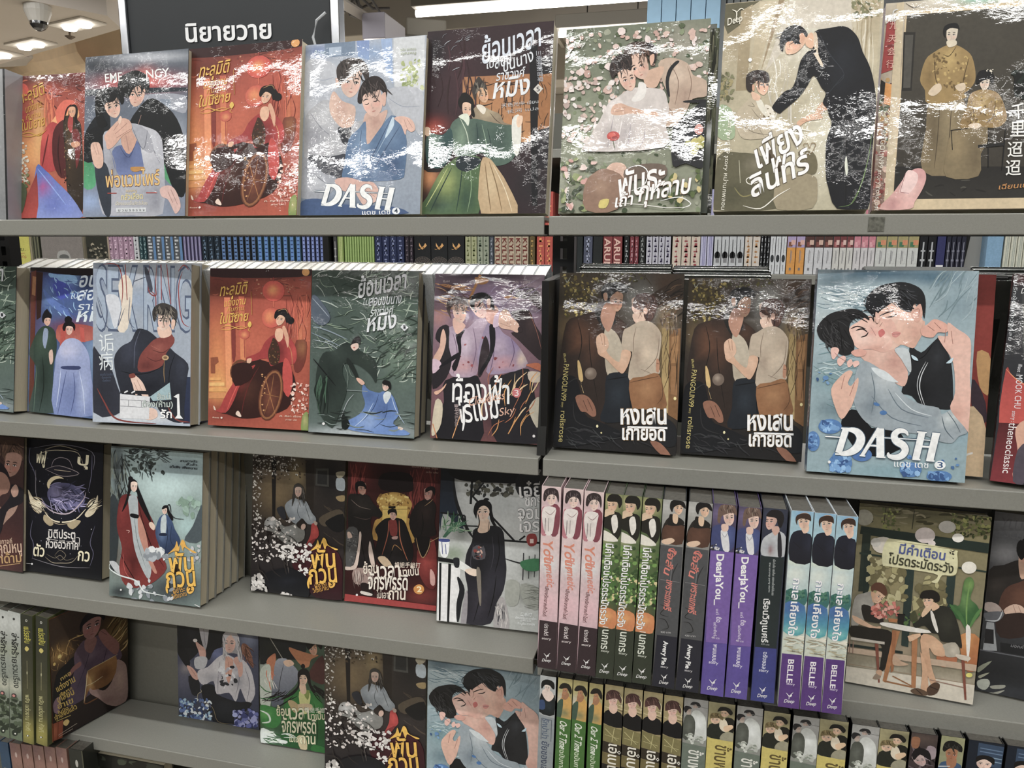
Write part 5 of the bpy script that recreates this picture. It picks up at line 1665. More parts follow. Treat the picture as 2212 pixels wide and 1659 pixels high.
ART['phan2'] = (0, 900, 3.318, [(242.6, 967.8), (443, 981.4), (433, 1316.5), (236.6, 1290.3)], '''
B a8bcbc 8a9c98
G c8e0e0 1200 520 200 120 1
G b8d8d8 1350 800 90 80 .8
G 8ca0a8 1300 380 200 60 .8
G 7c9488 1380 640 70 60 .6
G 40444a 850 400 60 260 .9
G 6c6058 840 1000 60 160 .8
G 3a3e48 1250 1250 240 120 .9
G 2c3038 860 1270 80 50 .9
W 4c5454,2c3030,788078 50 160 9 3 800 240 920 620 85 20
W 3c4444,5c6464 40 80 8 4 880 240 1180 330 10 30
S 3c4240,54605c 40 8 22 5 930 240 1190 420
W 2c3234 16 60 5 6 1000 300 1090 420 70 30
S 8ca898,a4c0b4 22 14 34 7 1280 600 1450 720
P 58646a 1440,680 1460,660 1455,900 1330,900 1390,800
P 3c4448 800,600 850,620 860,800 830,1100 790,1060
P c8ccd0 790,1060 830,1120 870,1150 960,1180 1080,1230 1060,1180 1000,1170 900,1140 840,1060 800,1050
P 6c1c1e>8c2c28 870,600 920,570 960,580 1010,600 1060,680 1110,780 1130,880 1160,1000 1200,1100 1120,1190 1010,1240 900,1220 860,1100 880,960 850,840 845,740
g 3c1014 1060 900 40 140 .8
g a83430 900 700 30 70 .8
g 4a1216 960 1080 50 110 .8
g b84038 900 1120 30 60 .7
L 2c0c10 6 1000,640 1040,800 1100,960 1180,1090
L 2c0c10 6 870,1000 920,1100 1000,1230
L c85048 4 890,1000 900,1120 960,1200
P b8c0c4 930,590 990,590 1000,700 1010,850 1060,1000 1090,1100 1070,1180 1020,1100 970,960 950,800 935,700
g 8c989c 970 640 30 40 .6
L 788488 4 970,720 990,900 1050,1100
P c88c78 1000,720 1050,840 1080,1000 1130,1130 1100,1120 1040,980 1000,850
P 1c1c22 945,710 1000,720 995,745 945,735
P 1c1a1e 930,480 960,460 990,480 1000,520 1040,620 1080,720 1090,780 1050,720 1000,620 990,560 960,540 940,560 920,640 880,700 920,580
E 1c1a1e 945 462 18 20
F f0d8c8 968 522 62 6 .4 201818
P ecd0bc 1075,780 1095,770 1120,800 1110,830 1085,810
L d8a8a0 5 910,830 935,835 925,850
P 44608c>2c3c5c 1150,740 1200,715 1240,760 1260,820 1300,900 1270,960 1200,1000 1160,960 1120,850
g 6c88b0 1170 860 30 50 .7
L 20304c 5 1200,760 1210,860 1190,980
L 20304c 4 1240,790 1230,900 1260,950
P c8d4d8 1165,740 1200,725 1195,850 1160,850
P 24304a 1155,850 1200,850 1200,870 1150,868
F ecd0c0 1190 692 46 -6 -.3 201c1c
P 1c1a20 1170,680 1180,655 1210,650 1225,690 1250,740 1240,760 1210,710 1205,670
L 1c1a20 7 1205,660 1225,645 1235,700
L 1c1a20 5 1230,700 1260,740 1330,750
S e8ecee,b8c0c8,98a0a8 30 14 34 12 1060 960 1200 1040
S d8dce0,98a0a8 24 14 30 13 930 1190 1250 1350
S c8ccd0,a0a8b0 16 12 26 14 1370 930 1450 1080
L e8f0f0 10 800,1060 790,1100 860,1150 980,1190 1030,1260 1090,1280 1200,1300
L f4f4f4 6 1400,1360 1440,1378
P e8b020 1210,1000 1260,950 1275,905 1290,950 1310,900 1330,905 1350,950 1415,985 1395,992 1330,950 1320,980 1300,930 1290,980 1250,980
L e8b020 7 1260,1005 1290,1030 1330,990
O f4c020/3c2c1c 1220 1135 1400 1125 190 ^^พัน
O f4c020/3c2c1c 1200 1240 1410 1225 190 ^^กวน
L f4c020 16 1215,1180 1200,1240 1205,1280
T d8a828 1215 1130 1218 1132 60 ^สี
T d8a020 1250 1285 1335 1262 50 ^ผู้ชำระ
T d8a020 1240 1322 1345 1295 46 ^วิญญาณ
P f0b820 1345,1240 1370,1225 1397,1240 1390,1270 1365,1285 1345,1270
T 3c2c10 1358 1268 1385 1262 44 ^^2
T 2a2c34 1305 335 1428 340 24 ^^ลานฮวาหลิว
T 2a2c34 1348 360 1428 364 22 ^^ลั่วลั่ว
T 2a2c34 1228 378 1428 390 24 ^^อวี้เฟิง เฟิงหนาน
E f4f4f4 872 1255 7 7
''')
ART['phan3'] = (500, 940, 3.253, [(547.6, 984.6), (749.6, 998.4), (739.8, 1302.7), (541.5, 1279.7)], '''
B 4c4440 2a262a
G 8c7858 320 420 150 160 1
G a08c64 470 300 60 100 .9
G 2e2c2c 700 330 100 160 1
G 3c3834 560 600 120 80 .6
G 1c1c20 400 1060 200 80 1
G 3c1820 700 1000 110 120 1
G 4c1820 500 850 60 60 .8
Q 3a322c 525,190 590,190 580,560 530,500
Q 2c2624 285,180 320,180 310,640 290,650
Q 5c5c58 600,250 690,250 690,380 595,370
Q 3c3c3c 612,265 680,265 678,365 608,358
P c8d4dc 745,320 800,325 800,405 745,395
P c0b8a0 740,280 800,270 800,300 760,320
P b8a070 740,450 800,440 800,480 760,480
W 5c5044,3a3430 20 120 7 3 590 500 800 760 20 20
P 6c6050 620,600 740,540 790,560 790,620 660,660
P 242426 670,620 790,570 795,680 740,700 680,660
S d8d4cc,b0a8a0,f0ece4 150 3 9 5 155 150 480 300
S 3c3428,5c4c38 60 4 10 6 160 150 540 330
S ece8e0,c8c0b8 50 4 9 7 155 300 215 600
P 9ca4ac 380,510 440,460 480,470 530,480 570,560 600,600 590,640 540,640 500,600 460,640 410,600
g c8d0d8 470 520 50 40 .8
g 6c747c 400 590 30 30 .7
g d8e0e4 550 590 30 30 .6
L 5c6468 4 480,500 470,560 500,620
L 5c6468 4 520,500 540,560 560,620
P 8c8c88 240,620 280,590 340,620 380,660 470,640 520,690 500,760 380,780 300,700 240,680
g d8d8d8 280 630 40 30 .9
g c0c4c4 400 700 50 30 .7
g 5c5c58 350 740 60 24 .7
L 4c4c48 5 300,640 360,700 440,740
P 3a3c44 325,530 370,520 390,600 370,610 335,570
P 4c4844 440,400 450,365 480,355 510,380 525,440 520,500 505,470 500,420 465,400 455,450 430,520
W 7c746c,302c2c 18 70 4 3 435 380 520 440 80 12
F d8bcac 476 420 60 0 -.2 201c1c
P 38302c 460,640 500,610 530,650 520,680 480,670
E d8b8a8 510 660 16 22 20
P b82420 570,640 605,650 620,720 580,760 530,790 560,720
g e04030 590 690 16 30 .7
P 8c1c20 530,780 600,740 560,800 520,830
P c8b0a0 585,620 610,630 605,650 590,645
P 4c1420>38101c 430,900 500,820 580,790 700,800 780,900 780,1170 600,1160 470,1000
S f4f0ec,d8d0cc,e8e0dc 150 5 14 9 150 590 460 900
S 2c2424,4c4440 50 6 14 12 150 600 420 900
S f0ece8,d8d4d0 60 8 20 10 330 780 560 900
S f0ece8,c8c4c0 40 9 20 11 145 1000 250 1100
S e4e0dc 24 8 18 14 360 1090 530 1150
S f0ece8 14 7 16 16 480 930 540 1000
P 1a1c22 250,980 420,950 540,1020 540,1170 400,1120 260,1080
g 2a2e38 400 1040 80 30 .7
L 6c6460 5 390,850 400,920 410,985
W 3a3432 20 110 6 13 150 560 420 960 40 40
P f4c020 560,830 600,790 615,750 630,790 650,740 670,745 690,790 755,815 735,822 680,790 665,820 645,770 630,815 600,815
L f4c020 7 600,840 630,860 670,825
O f4c020/2c1a18 570 955 740 945 180 ^^พัน
O f4c020/2c1a18 555 1060 750 1045 180 ^^กวน
L f4c020 15 560,1000 545,1050 550,1090
T d8a828 552 960 556 962 60 ^สี
T d8a020 595 1090 680 1070 48 ^ผู้ชำระ
T d8a020 580 1122 690 1098 44 ^วิญญาณ
P f0b820 688,1045 710,1035 735,1045 730,1075 705,1088 690,1075
T 3c2c10 700 1074 722 1070 40 ^^3
''')
ART['emperor2'] = (500, 940, 3.253, [(751.5, 998.4), (953.4, 1015.3), (942.7, 1326.4), (744.4, 1302)], '''
B 4a1a1a 381214
G 7c2420 900 280 80 120 .9
G 7c2420 1350 350 80 120 .9
G 2a1416 1150 330 100 80 .9
G 8c2820 1350 1150 120 60 .7
W 8c3028,5c1a18,a83c30 30 220 10 3 830 200 960 420 92 4
W 8c3028,5c1a18 26 240 10 4 1250 240 1460 420 92 4
P 241618 1060,290 1250,290 1280,380 1250,420 1050,400
P c89c38 1020,480 1050,440 1140,420 1220,440 1260,480 1270,520 1240,600 1290,620 1300,720 1270,780 1020,760 990,720 1010,620 1050,600 1040,520
g e8c868 1140 470 60 30 .9
g 8c6420 1140 560 90 30 .6
g 7c5820 1010 700 30 50 .7
S 8c6420,f0d880 60 5 12 5 1030 430 1260 540
Q e8c860 1065,520 1240,520 1230,640 1060,640
l 8c6c28 4 1065,540 1240,540
P 1e1a1c 1060,620 1110,600 1200,610 1240,680 1280,820 1260,920 1180,950 1060,940 1010,850 1030,740 1010,680
g 3a3234 1150 780 50 80 .7
L b05c38 6 1105,620 1100,720 1060,860
L c06c40 7 1180,620 1190,760 1240,900
L c08c48 5 1130,830 1150,790 1200,830
L 0c0a0c 5 1150,800 1120,860 1100,940
P 8c2c28 1110,620 1160,620 1165,720 1120,720
F e4bcac 1138 585 62 6 .2 201818
P 1a1618 1105,580 1100,550 1130,535 1160,545 1165,590 1150,565 1120,565
Q 1a1618 1105,520 1155,518 1155,535 1105,535
P c8a098 1130,735 1170,730 1165,750 1135,750
P 2c2826>1c1a1c 820,450 880,430 960,440 1000,500 1060,560 1050,600 990,590 980,650 1000,760 1020,900 980,960 900,960 840,760 820,640
g 4c4440 920 500 50 40 .7
g 3a2a2a 940 800 40 90 .7
L 8c7c74 4 840,470 900,520 980,540
L 5c4c48 5 860,590 940,610 980,600
L 0c0a0a 6 900,700 930,850 950,950
P 5c5c5c 805,690 880,670 890,760 860,920 805,940
W 8c8c8c,34343a 40 20 4 7 808 690 880 910 45 60
P d8c4b8 800,940 860,930 890,800 900,700 915,720 900,860 880,950 830,965 800,960
P d8c4b8 975,760 1000,860 1010,940 985,930 965,840
P d8bcac 815,700 835,700 850,735 820,740
P a89088 860,960 980,960 990,1050 870,1060
W 6c5854,c8b8b0 20 90 5 8 860 960 980 990 90 4
P 2a1c1c 910,1060 960,1060 1000,1120 990,1140 930,1130
P e0d8d0 915,1110 990,1130 980,1145 915,1130
F c89c88 918 400 74 0 .5 201818
P 1a1416 870,390 875,350 920,340 945,370 945,400 930,380 890,380 885,440
P 241c1c 1290,520 1340,480 1400,470 1440,520 1430,640 1440,720 1380,740 1370,800 1300,760 1250,640
g 443430 1370 560 40 60 .7
L b08c60 4 1360,520 1400,490 1420,470
L 0c0a0a 6 1340,560 1350,650 1330,740
P 8c2420>6c1a18 1320,800 1430,760 1440,1070 1370,1080 1310,950
g b83c30 1380 900 30 80 .7
P 1c1618 1290,740 1400,740 1390,830 1350,880 1310,820
L c8a070 6 1300,740 1320,830 1350,880 1390,810 1400,750
L c8a070 6 1400,770 1460,740
P d8a8a0 1400,960 1430,1000 1430,1070 1400,1060
F c8988c 1388 440 74 -4 -.8 201818
P 1a1416 1365,420 1370,395 1410,380 1435,400 1430,450 1410,410 1380,420
Q a82420 800,1130 1440,1215 1438,1250 795,1178
g d83c30 1300 1210 100 20 .6
P c8b090 1030,880 1080,870 1130,930 1080,940
O f0e4d4/3a1c18 930 990 1030 985 100 ^^ย้อน
O f4ece0/3a1c18 1030 1025 1190 1015 150 ^^เวลา
O f0e4d4/3a1c18 1190 1010 1320 1000 80 ^^มาเป็น
O f4ece0/3a1c18 960 1095 1240 1105 150 ^^จักรพรรดิ
O f0e4d4/3a1c18 1020 1160 1105 1162 70 ^ไม่เอา
O f0e4d4/3a1c18 1105 1168 1225 1172 110 ^^ถ่าน
T e8d8c8 1150 945 1330 950 42 ^姐姐手姐打
P d89020 1290,1080 1320,1065 1350,1080 1355,1110 1330,1135 1295,1125 1282,1100
T fff0c0 1305 1118 1340 1118 54 ^^2
E f4f0f0 884 1138 8 8
T c8a090 1270 245 1455 265 18 ^สุ่นอี้ว เรื่อง จีฮุ้ง
T c8a090 1370 285 1455 292 16 ^ฉบับ เล่ม
''')
ART['blackrobe'] = (500, 940, 3.253, [(953.4, 1015.3), (1173, 1029), (1162.5, 1372), (942.7, 1345.8)], '''
B d0d4d4 c0c4c0
G 1c2c40 1510 400 60 160 1
G 8c9c84 1560 850 90 60 .9
G 5c6458 1620 700 60 60 .6
G 24262a 1750 290 300 40 1
G 2a2c30 2100 280 80 60 1
G a8b0b0 1900 500 100 80 .4
G 6c7064 2080 1150 80 60 .7
G 3c4c3c 2100 950 60 60 .8
P 22242a>2c3c50 1470,245 1560,250 1570,400 1590,560 1640,700 1560,620 1490,560 1465,700 1460,400
L 24262a 24 1560,320 1580,480 1640,640 1700,740
P 1e2024 1550,250 2010,285 2005,350 1860,350 1700,345 1570,320
P 2c2e32 2010,290 2180,300 2180,430 2010,430
S 3a3c3c,54544c,6c6c60 50 8 26 3 1620 350 2000 440
l 202226 16 1690,340 1680,500
l 202226 14 1690,440 1990,760
l 202226 12 1770,350 1690,450
l 202226 12 1470,560 1640,580
l 202226 12 1640,580 1650,680
l 202226 10 1600,650 1760,655
l 202226 14 1880,750 2180,770
l 202226 12 2020,750 2060,720
P 4c8064 1555,640 1600,620 1650,640 1620,650 1560,680 1500,740 1480,740 1520,680
W 3c6a4c,6c9c7c,a4c0a0 30 90 7 4 1470 650 1600 700 -40 60
P f0f2f4 1462,745 1530,750 1520,865 1475,860
P 3c4c94 1462,742 1530,745 1528,765 1465,762
l 3c4c94 5 1480,760 1485,850
l 3c4c94 5 1505,780 1510,850
Q 1c1e22 1455,870 1575,890 1570,915 1455,900
Q f0f0f0 1455,910 1610,940 1590,1330 1445,1320
Q 1c1e22 1462,910 1478,912 1470,1320 1458,1320
Q 1c1e22 1525,915 1545,920 1530,1330 1515,1328
L 24262c 40 1590,1010 1620,1100 1600,1200 1590,1330
P 26282e>34323c 1700,680 1760,660 1860,650 1910,700 1920,850 1930,960 1910,1100 1860,1200 1820,1340 1640,1340 1640,1200 1660,1100 1640,980 1650,850 1690,760
g 484854 1860 1050 50 90 .8
g 141418 1720 900 50 120 .7
g 504c58 1740 1200 30 90 .6
L 0e0e12 6 1870,700 1880,850 1850,980
L 0e0e12 6 1760,1020 1740,1180 1700,1330
L 0e0e12 6 1860,1000 1840,1150 1800,1300
L 4c4a54 5 1700,780 1680,900 1690,980
L 4c4a54 4 1830,720 1840,850 1820,960
P b8b4b4 1870,1180 1920,1170 1950,1380 1840,1370
W 54525a,e0dcd8 24 120 5 7 1850 1190 1930 1250 88 6
P a8a4a8 1640,1130 1660,1130 1650,1340 1610,1340
P 5c5a60 1700,800 1770,790 1780,880 1700,880
S 8c3a34,d8b0a0,2a2a2e 14 6 16 6 1710 790 1770 880
P e4c8b0 1740,620 1780,600 1810,610 1810,680 1770,700 1730,690
F f0d8c4 1768 560 116 -3 -.2 241c1c
P 18181c 1700,550 1710,500 1740,472 1790,470 1825,500 1830,560 1850,640 1840,650 1815,600 1810,540 1780,510 1745,520 1725,560 1720,600 1710,580
L 18181c 12 1820,520 1840,620 1860,650
L 18181c 8 1730,560 1740,640 1700,720
L 18181c 5 1810,620 1800,700
E 18181c 1790 465 20 10
P e8ece8 1570,880 1600,890 1690,950 1720,980 1700,1000 1640,970 1590,940
P 2c2e34 1560,880 1600,880 1600,940 1570,940
P f0dcc8 1640,960 1690,950 1740,965 1745,990 1710,1005 1665,990
P 8c8478 1720,960 1750,970 1755,1190 1740,1190
L 202226 10 1920,880 2050,915 2180,900
l 3c3c40 7 2050,840 2045,1030
l 3c3c40 5 2090,860 2085,1020
l 3c3c40 5 2130,850 2125,1010
P 3c7c54 2030,900 2160,880 2160,960 2060,960
P a8aca4 2030,1060 2160,1090 2150,1240 2060,1200
W 5c6058,7c8078 20 100 3 9 2040 1080 2100 1220 10 10
P b0b4ac 1930,1040 2020,1050 2010,1200 1930,1200
T e8ecec 2030 1285 2110 1290 28 ^^墨香铜
T f4f8f8 1995 1305 2145 1315 22 ^^เอี้ยนเหนียนชุนนา เขียน
T f4f8f8 2030 1322 2105 1328 20 ^^มู่เฟิง แปล
T f4f8f8 2010 1345 2130 1355 22 ^^ซือมู่อัน ภาพปก
O f8f8f8/24242a 2020 450 2180 440 130 ^^เอ๋ยี
O f8f8f8/24242a 2060 510 2180 505 110 ^^ชักๆ
O f8f8f8/24242a 2010 600 2180 600 130 ^^จอม
O f8f8f8/24242a 2010 690 2160 690 130 ^^โจร
P 9c2420 2080,710 2130,705 2145,750 2130,785 2090,790 2070,750
T f0d8d0 2095 770 2120 770 44 ^1
''')
ART['cafe'] = (1780, 1040, 2.681, [(1845, 1090), (2127, 1105), (2100, 1525), (1825, 1474.5)], '''
B 8c845c 98907c
G 5c5840 500 180 300 60 1
G a89c6c 360 580 90 120 .7
G 98905c 600 640 60 80 .7
G d8d0bc 300 1130 160 60 .9
G c8bca8 700 1180 160 60 .9
G b09c84 500 980 300 40 .7
W 8c8468,48442c,6c684c 50 90 14 3 180 140 920 260 0 12
l 3c3c2c 5 320,150 310,250
l 3c3c2c 5 480,160 470,270
S 5c6438,7c8448,a0a060,404828 110 6 16 4 700 140 930 300
S 5c6438,8c9050 40 5 12 5 300 140 400 280
Q 2c3a34 185,265 920,330 918,390 180,310
Q 344038 195,300 240,305 225,640 180,640
Q 2c3a34 205,400 245,405 235,800 205,800
Q 344440 440,500 490,505 470,960 430,950
Q 344440 680,520 730,525 720,720 670,720
l 34443c 10 180,420 920,500
Q 2c3834 100,940 440,985 440,1000 100,955
S c8c094,b0a878,7c7450 60 14 34 7 230 440 440 700
S b8b080,7c7450 40 14 34 8 490 540 680 760
E e0d8cc 310 368 62 48
E d0ccc4 268 355 28 26
E d8ccc8 545 300 58 46
E e0d4d0 585 345 22 18
E c0bcb4 670 245 50 36
E ece8e0 735 306 34 26
E f0ece0 806 478 44 36
E a8a494 200 215 50 46
P e0dcb0 330,340 380,330 700,372 735,400 735,510 700,530 650,530 625,575 590,570 620,548 600,520 350,490 310,480 308,400
g ecebc8 520 430 160 60 .5
L 8c8458 4 330,342 700,374 735,402 733,520 650,530
T 4a5a9c 398 410 662 440 76 ^^มีคำเตือน
T 4a4a38 338 470 712 515 76 ^^โปรดระมัดระวัง
S 5c5848 8 5 11 9 690 380 720 430
P 3c6c3c 760,700 780,560 820,535 840,580 820,660 860,700 880,760 820,820 800,850 780,800 700,760 720,700
g 90b060 810 580 30 40 .9
g 7ca060 790 680 40 50 .8
L 4c7c44 22 800,840 760,760 700,700
L 5c8c4c 20 820,840 860,760 890,720
L 7ca458 10 805,830 800,700 815,560
P c8843c>a8602c 770,880 890,900 875,1080 800,1080
g e8a858 800 920 30 50 .8
P b86c3c 640,1000 750,1000 745,1060 690,1075 650,1060
P f0ece4 800,830 830,850 825,1010 815,1030
P 54563c 470,780 500,740 520,800 500,820
S 5c7c44 10 8 18 12 450 760 560 850
Q c8b098 100,960 880,1060 880,1100 100,990
Q dcd4c4 120,1075 880,1180 860,1300 115,1165
l a08c74 4 120,1060 870,1180
P a8a49c 160,680 210,650 260,640 270,700 250,760 180,840 145,830
g c8c4bc 210 720 40 40 .6
P 34302c 200,720 250,725 270,760 320,790 315,820 260,818 215,800
P e0b898 150,780 200,800 270,840 310,840 300,860 250,850 170,820
P 302c28 145,840 250,850 350,860 385,900 380,960 340,1090 312,1090 320,960 250,920 145,900
P d8ac88 250,640 275,650 280,690 262,700
F e8c0a0 290 670 70 40 .9 3a2820
P 6c4430 250,610 280,585 320,595 342,640 330,662 300,640 270,630 255,640
W 3c2c2c 8 20 4 3 290 800 320 820 0 20
S b85c50,d88070,e8a898 50 8 18 14 265 700 410 790
Q b87840 350,790 405,795 400,815 355,812
Q 2c2a28 404,768 442,770 438,830 406,828
Q 1c1a18 400,762 446,764 446,772 400,770
P f0ece4 320,815 440,830 600,860 600,870 480,868 320,835
Q b87c48 385,860 420,865 350,1170 330,1160
Q a86c3c 375,860 400,865 390,1100 375,1110
Q b87c48 488,880 522,885 520,1200 495,1200
l a06c3c 9 340,1160 500,1195
l a06c3c 7 385,1130 500,1190
Q d0c8bc 145,905 335,930 335,945 145,920
Q 8c4c38 280,940 300,942 315,1170 305,1170
l a08070 5 140,925 140,1000
l a08070 5 160,930 158,1000
P 302c28 310,1080 340,1085 335,1095 312,1092
P a08c78 275,1140 300,1110 320,1130 310,1150 280,1150
P c8a88c 390,1000 430,1040 475,1060 430,1070 385,1060
P d0a888 290,1110 300,1095 325,1100 320,1130
P 34342e 520,800 570,730 640,710 700,720 740,780 770,880 780,960 740,930 660,920 640,880 600,870 560,830 510,845 492,820
g 4a4a40 690 810 40 60 .7
g 20201c 600 840 40 30 .6
P e8e4dc 590,740 610,760 640,860 625,860 600,800
P e8c4a0 540,760 560,720 590,700 600,720 570,760 545,780
P e4bc98 600,690 630,700 640,720 600,740
F ecc8a8 578 686 74 -6 -.7 2c2420
P 2a2622 528,650 545,625 600,618 636,640 640,680 615,690 600,670 560,670 530,668
P e4bc98 470,890 540,875 540,890 480,925 468,905
P 2c2c2c 538,874 552,876 550,894 540,892
P d8ac88 540,890 600,885 660,930 690,970 680,1010 620,1000 590,960 610,1080 640,1170 610,1180 580,1100 550,1000
g e8c4a0 620 950 40 30 .6
g b88864 570 1050 20 60 .6
P d8ac88 540,985 575,1060 590,1150 590,1230 550,1225 555,1100
P b8b0a0 670,940 740,925 770,980 750,1010 690,1010 680,970
g d8d0c0 730 970 20 30 .6
P d8ccbc 750,995 830,1010 820,1035 760,1020
Q 8c4c38 780,1030 800,1035 820,1270 808,1270
l a08070 6 600,1150 800,1195
P 5c4434 590,1195 630,1165 660,1180 645,1230 600,1245 585,1225
l 3c2c24 6 600,1190 650,1210
P 6c5440 490,1215 530,1200 590,1225 580,1245 520,1238
l 3c2c24 5 520,1205 560,1240
E e8e070 830 1120 20 14
''')
ART['barista'] = (1780, 1040, 2.681, [(2129, 1108), (2365, 1130), (2345, 1545), (2106, 1493)], '''
B 54565a 34363a
G 7c7c80 1050 230 160 80 1
G a8a8ac 1000 420 90 60 .8
G 2c2e32 1000 1100 300 120 1
G 3c3e44 1100 1230 200 40 .8
T 6c6c70 965 270 1130 300 80 ^YLUM
T 6c6c70 990 320 1150 350 60 ^SCENE
P 34302e 920,510 1000,480 1080,450 1140,480 1200,560 1200,680 1060,720 980,720 910,690
g 4c4440 960 600 40 40 .7
P 5c3c30 1010,620 1080,580 1200,560 1200,860 1150,880 1000,860 980,720
g 7c5440 1100 660 50 50 .8
P d0a890 1080,430 1130,450 1150,520 1100,560 1080,500
F d8b098 1130 430 150 -8 .3 201c1c
P 16161a 1062,400 1070,345 1120,325 1180,330 1250,360 1250,420 1180,400 1120,420 1090,450
P b8a8a0 905,700 960,700 1000,740 960,760 905,740
P d8b8a4 1010,740 1060,705 1110,715 1130,750 1100,770 1040,775
L a88070 4 1060,710 1080,760
L a88070 4 1090,715 1110,760
P 3c2c28 980,780 1150,760 1160,880 1000,900
P 6c6e74 900,760 1010,750 990,800 930,810
L c8ccd0 8 910,800 980,800 1005,740
Q a8acb0 920,810 960,815 985,980 905,980
Q 2c2c30 915,850 960,855 965,940 910,935
Q 26282c 1000,930 1160,950 1160,1010 1005,985
T 8c8c90 1060 955 1160 970 26 ^มอคค่าสิ
l 6c6e74 7 890,975 1160,1020
P 9ca08c 880,1080 960,1040 890,1110
P b0b09c 890,1130 950,1110 900,1145
P c0c4b8 885,1160 940,1150 955,1180 930,1215 890,1200
P a8a89c 960,1190 1040,1185 1030,1205 970,1208
P a8a89c 950,1240 1040,1215 1000,1240
''')
ART['whitehair'] = (0, 1260, 3.687, [(1465, 90), (2150, 170), (2065, 1180), (1425, 1065)][0:0] or [(393+3, 1284), (575, 1306), (560, 1580), (386.5, 1548.9)], '''
B 5c6078 44485c
G 8c94ac 2020 480 60 60 .9
G 7c88b8 1760 560 60 80 .8
G 6c6c80 1480 780 60 90 .8
G a8a0a0 1500 700 40 40 .7
G 303444 1800 250 300 90 .9
P 1e2026>24262c 1460,330 1560,300 1800,320 1830,400 1830,520 1740,560 1690,640 1640,560 1540,640 1480,620 1450,500
g 34363e 1560 420 40 60 .7
P 1e2026 1450,500 1510,560 1540,660 1510,690 1450,600 1440,540
P b8b4b8 1630,350 1700,360 1700,440 1670,560 1640,480
L 7c7880 4 1660,360 1670,520
P 24262e 1520,760 1600,790 1600,900 1540,900
P d8a898 1510,680 1560,700 1600,760 1590,790 1550,770
L a87468 4 1540,700 1580,760
P d8a898 1595,490 1620,510 1670,560 1660,640 1630,640 1610,560 1595,520
E e8e0dc 1590 485 18 14
P c8c8cc 1580,620 1660,610 1680,640 1650,700 1580,700
P 8c5c48 1970,510 2010,520 2040,600 2050,700 2000,640 1960,560
W b07c60,5c3c30 20 70 6 3 1950 510 2020 640 60 30
P d0ccd0 1600,720 1680,690 1760,620 1830,590 1900,620 1960,630 2010,680 2040,760 2050,900 1990,980 1950,900 1930,860 1890,960 1840,890 1740,900 1720,800 1640,830 1600,790
g f0f0f0 1800 700 50 50 .7
g 8c8c98 1920 800 40 60 .7
g 9c9ca8 1700 780 50 30 .7
L 7c7c88 5 1780,650 1760,760 1750,890
L 7c7c88 5 1920,680 1930,780 1890,920
L 7c7c88 5 1980,700 2010,820 1980,960
L f4f4f8 5 1840,760 1800,860
P d8a490 1830,610 1870,620 1890,650 1860,780 1835,820 1820,720
L a87060 4 1850,650 1845,780
S c0bcc4,e8e8ec,34363e 26 10 24 6 1770 690 1920 830
P d8a898 1890,640 1920,610 1960,640 1960,740 1930,770 1920,700
P 22242a 1620,840 1720,830 1740,900 1900,960 1980,960 2020,980 1940,1060 1860,1130 1700,1110 1640,980
g 34363e 1800 1000 70 40 .7
P b0acb0 1812,540 1815,450 1850,412 1900,410 1940,445 1955,540 1965,640 1935,650 1925,590 1840,590 1825,640 1805,620
F f0c8b8 1866 515 132 2 -.1 201c28
P d0ccd0 1812,530 1815,450 1850,412 1890,410 1880,440 1850,460 1835,500 1830,560 1815,600
P d0ccd0 1880,412 1930,430 1950,500 1962,640 1940,640 1930,560 1915,490 1890,450
W f0ecec,8c8888 14 70 4 5 1815 430 1830 560 85 8
W f0ecec,8c8888 14 70 4 6 1925 450 1950 580 85 8
S 5c78b0,e8f0f4,a8c8dc,304c7c 100 10 20 7 1440 940 1690 1090
L b0a890 5 1580,960 1590,900 1620,880 1610,860
L 8c7c60 5 1600,950 1700,1000 1740,1110 1860,1130
S 6c74b8,a8acdc,3c4480 60 12 26 8 1870 1020 2060 1150
E b0b8e8 1880 1060 22 18
''')
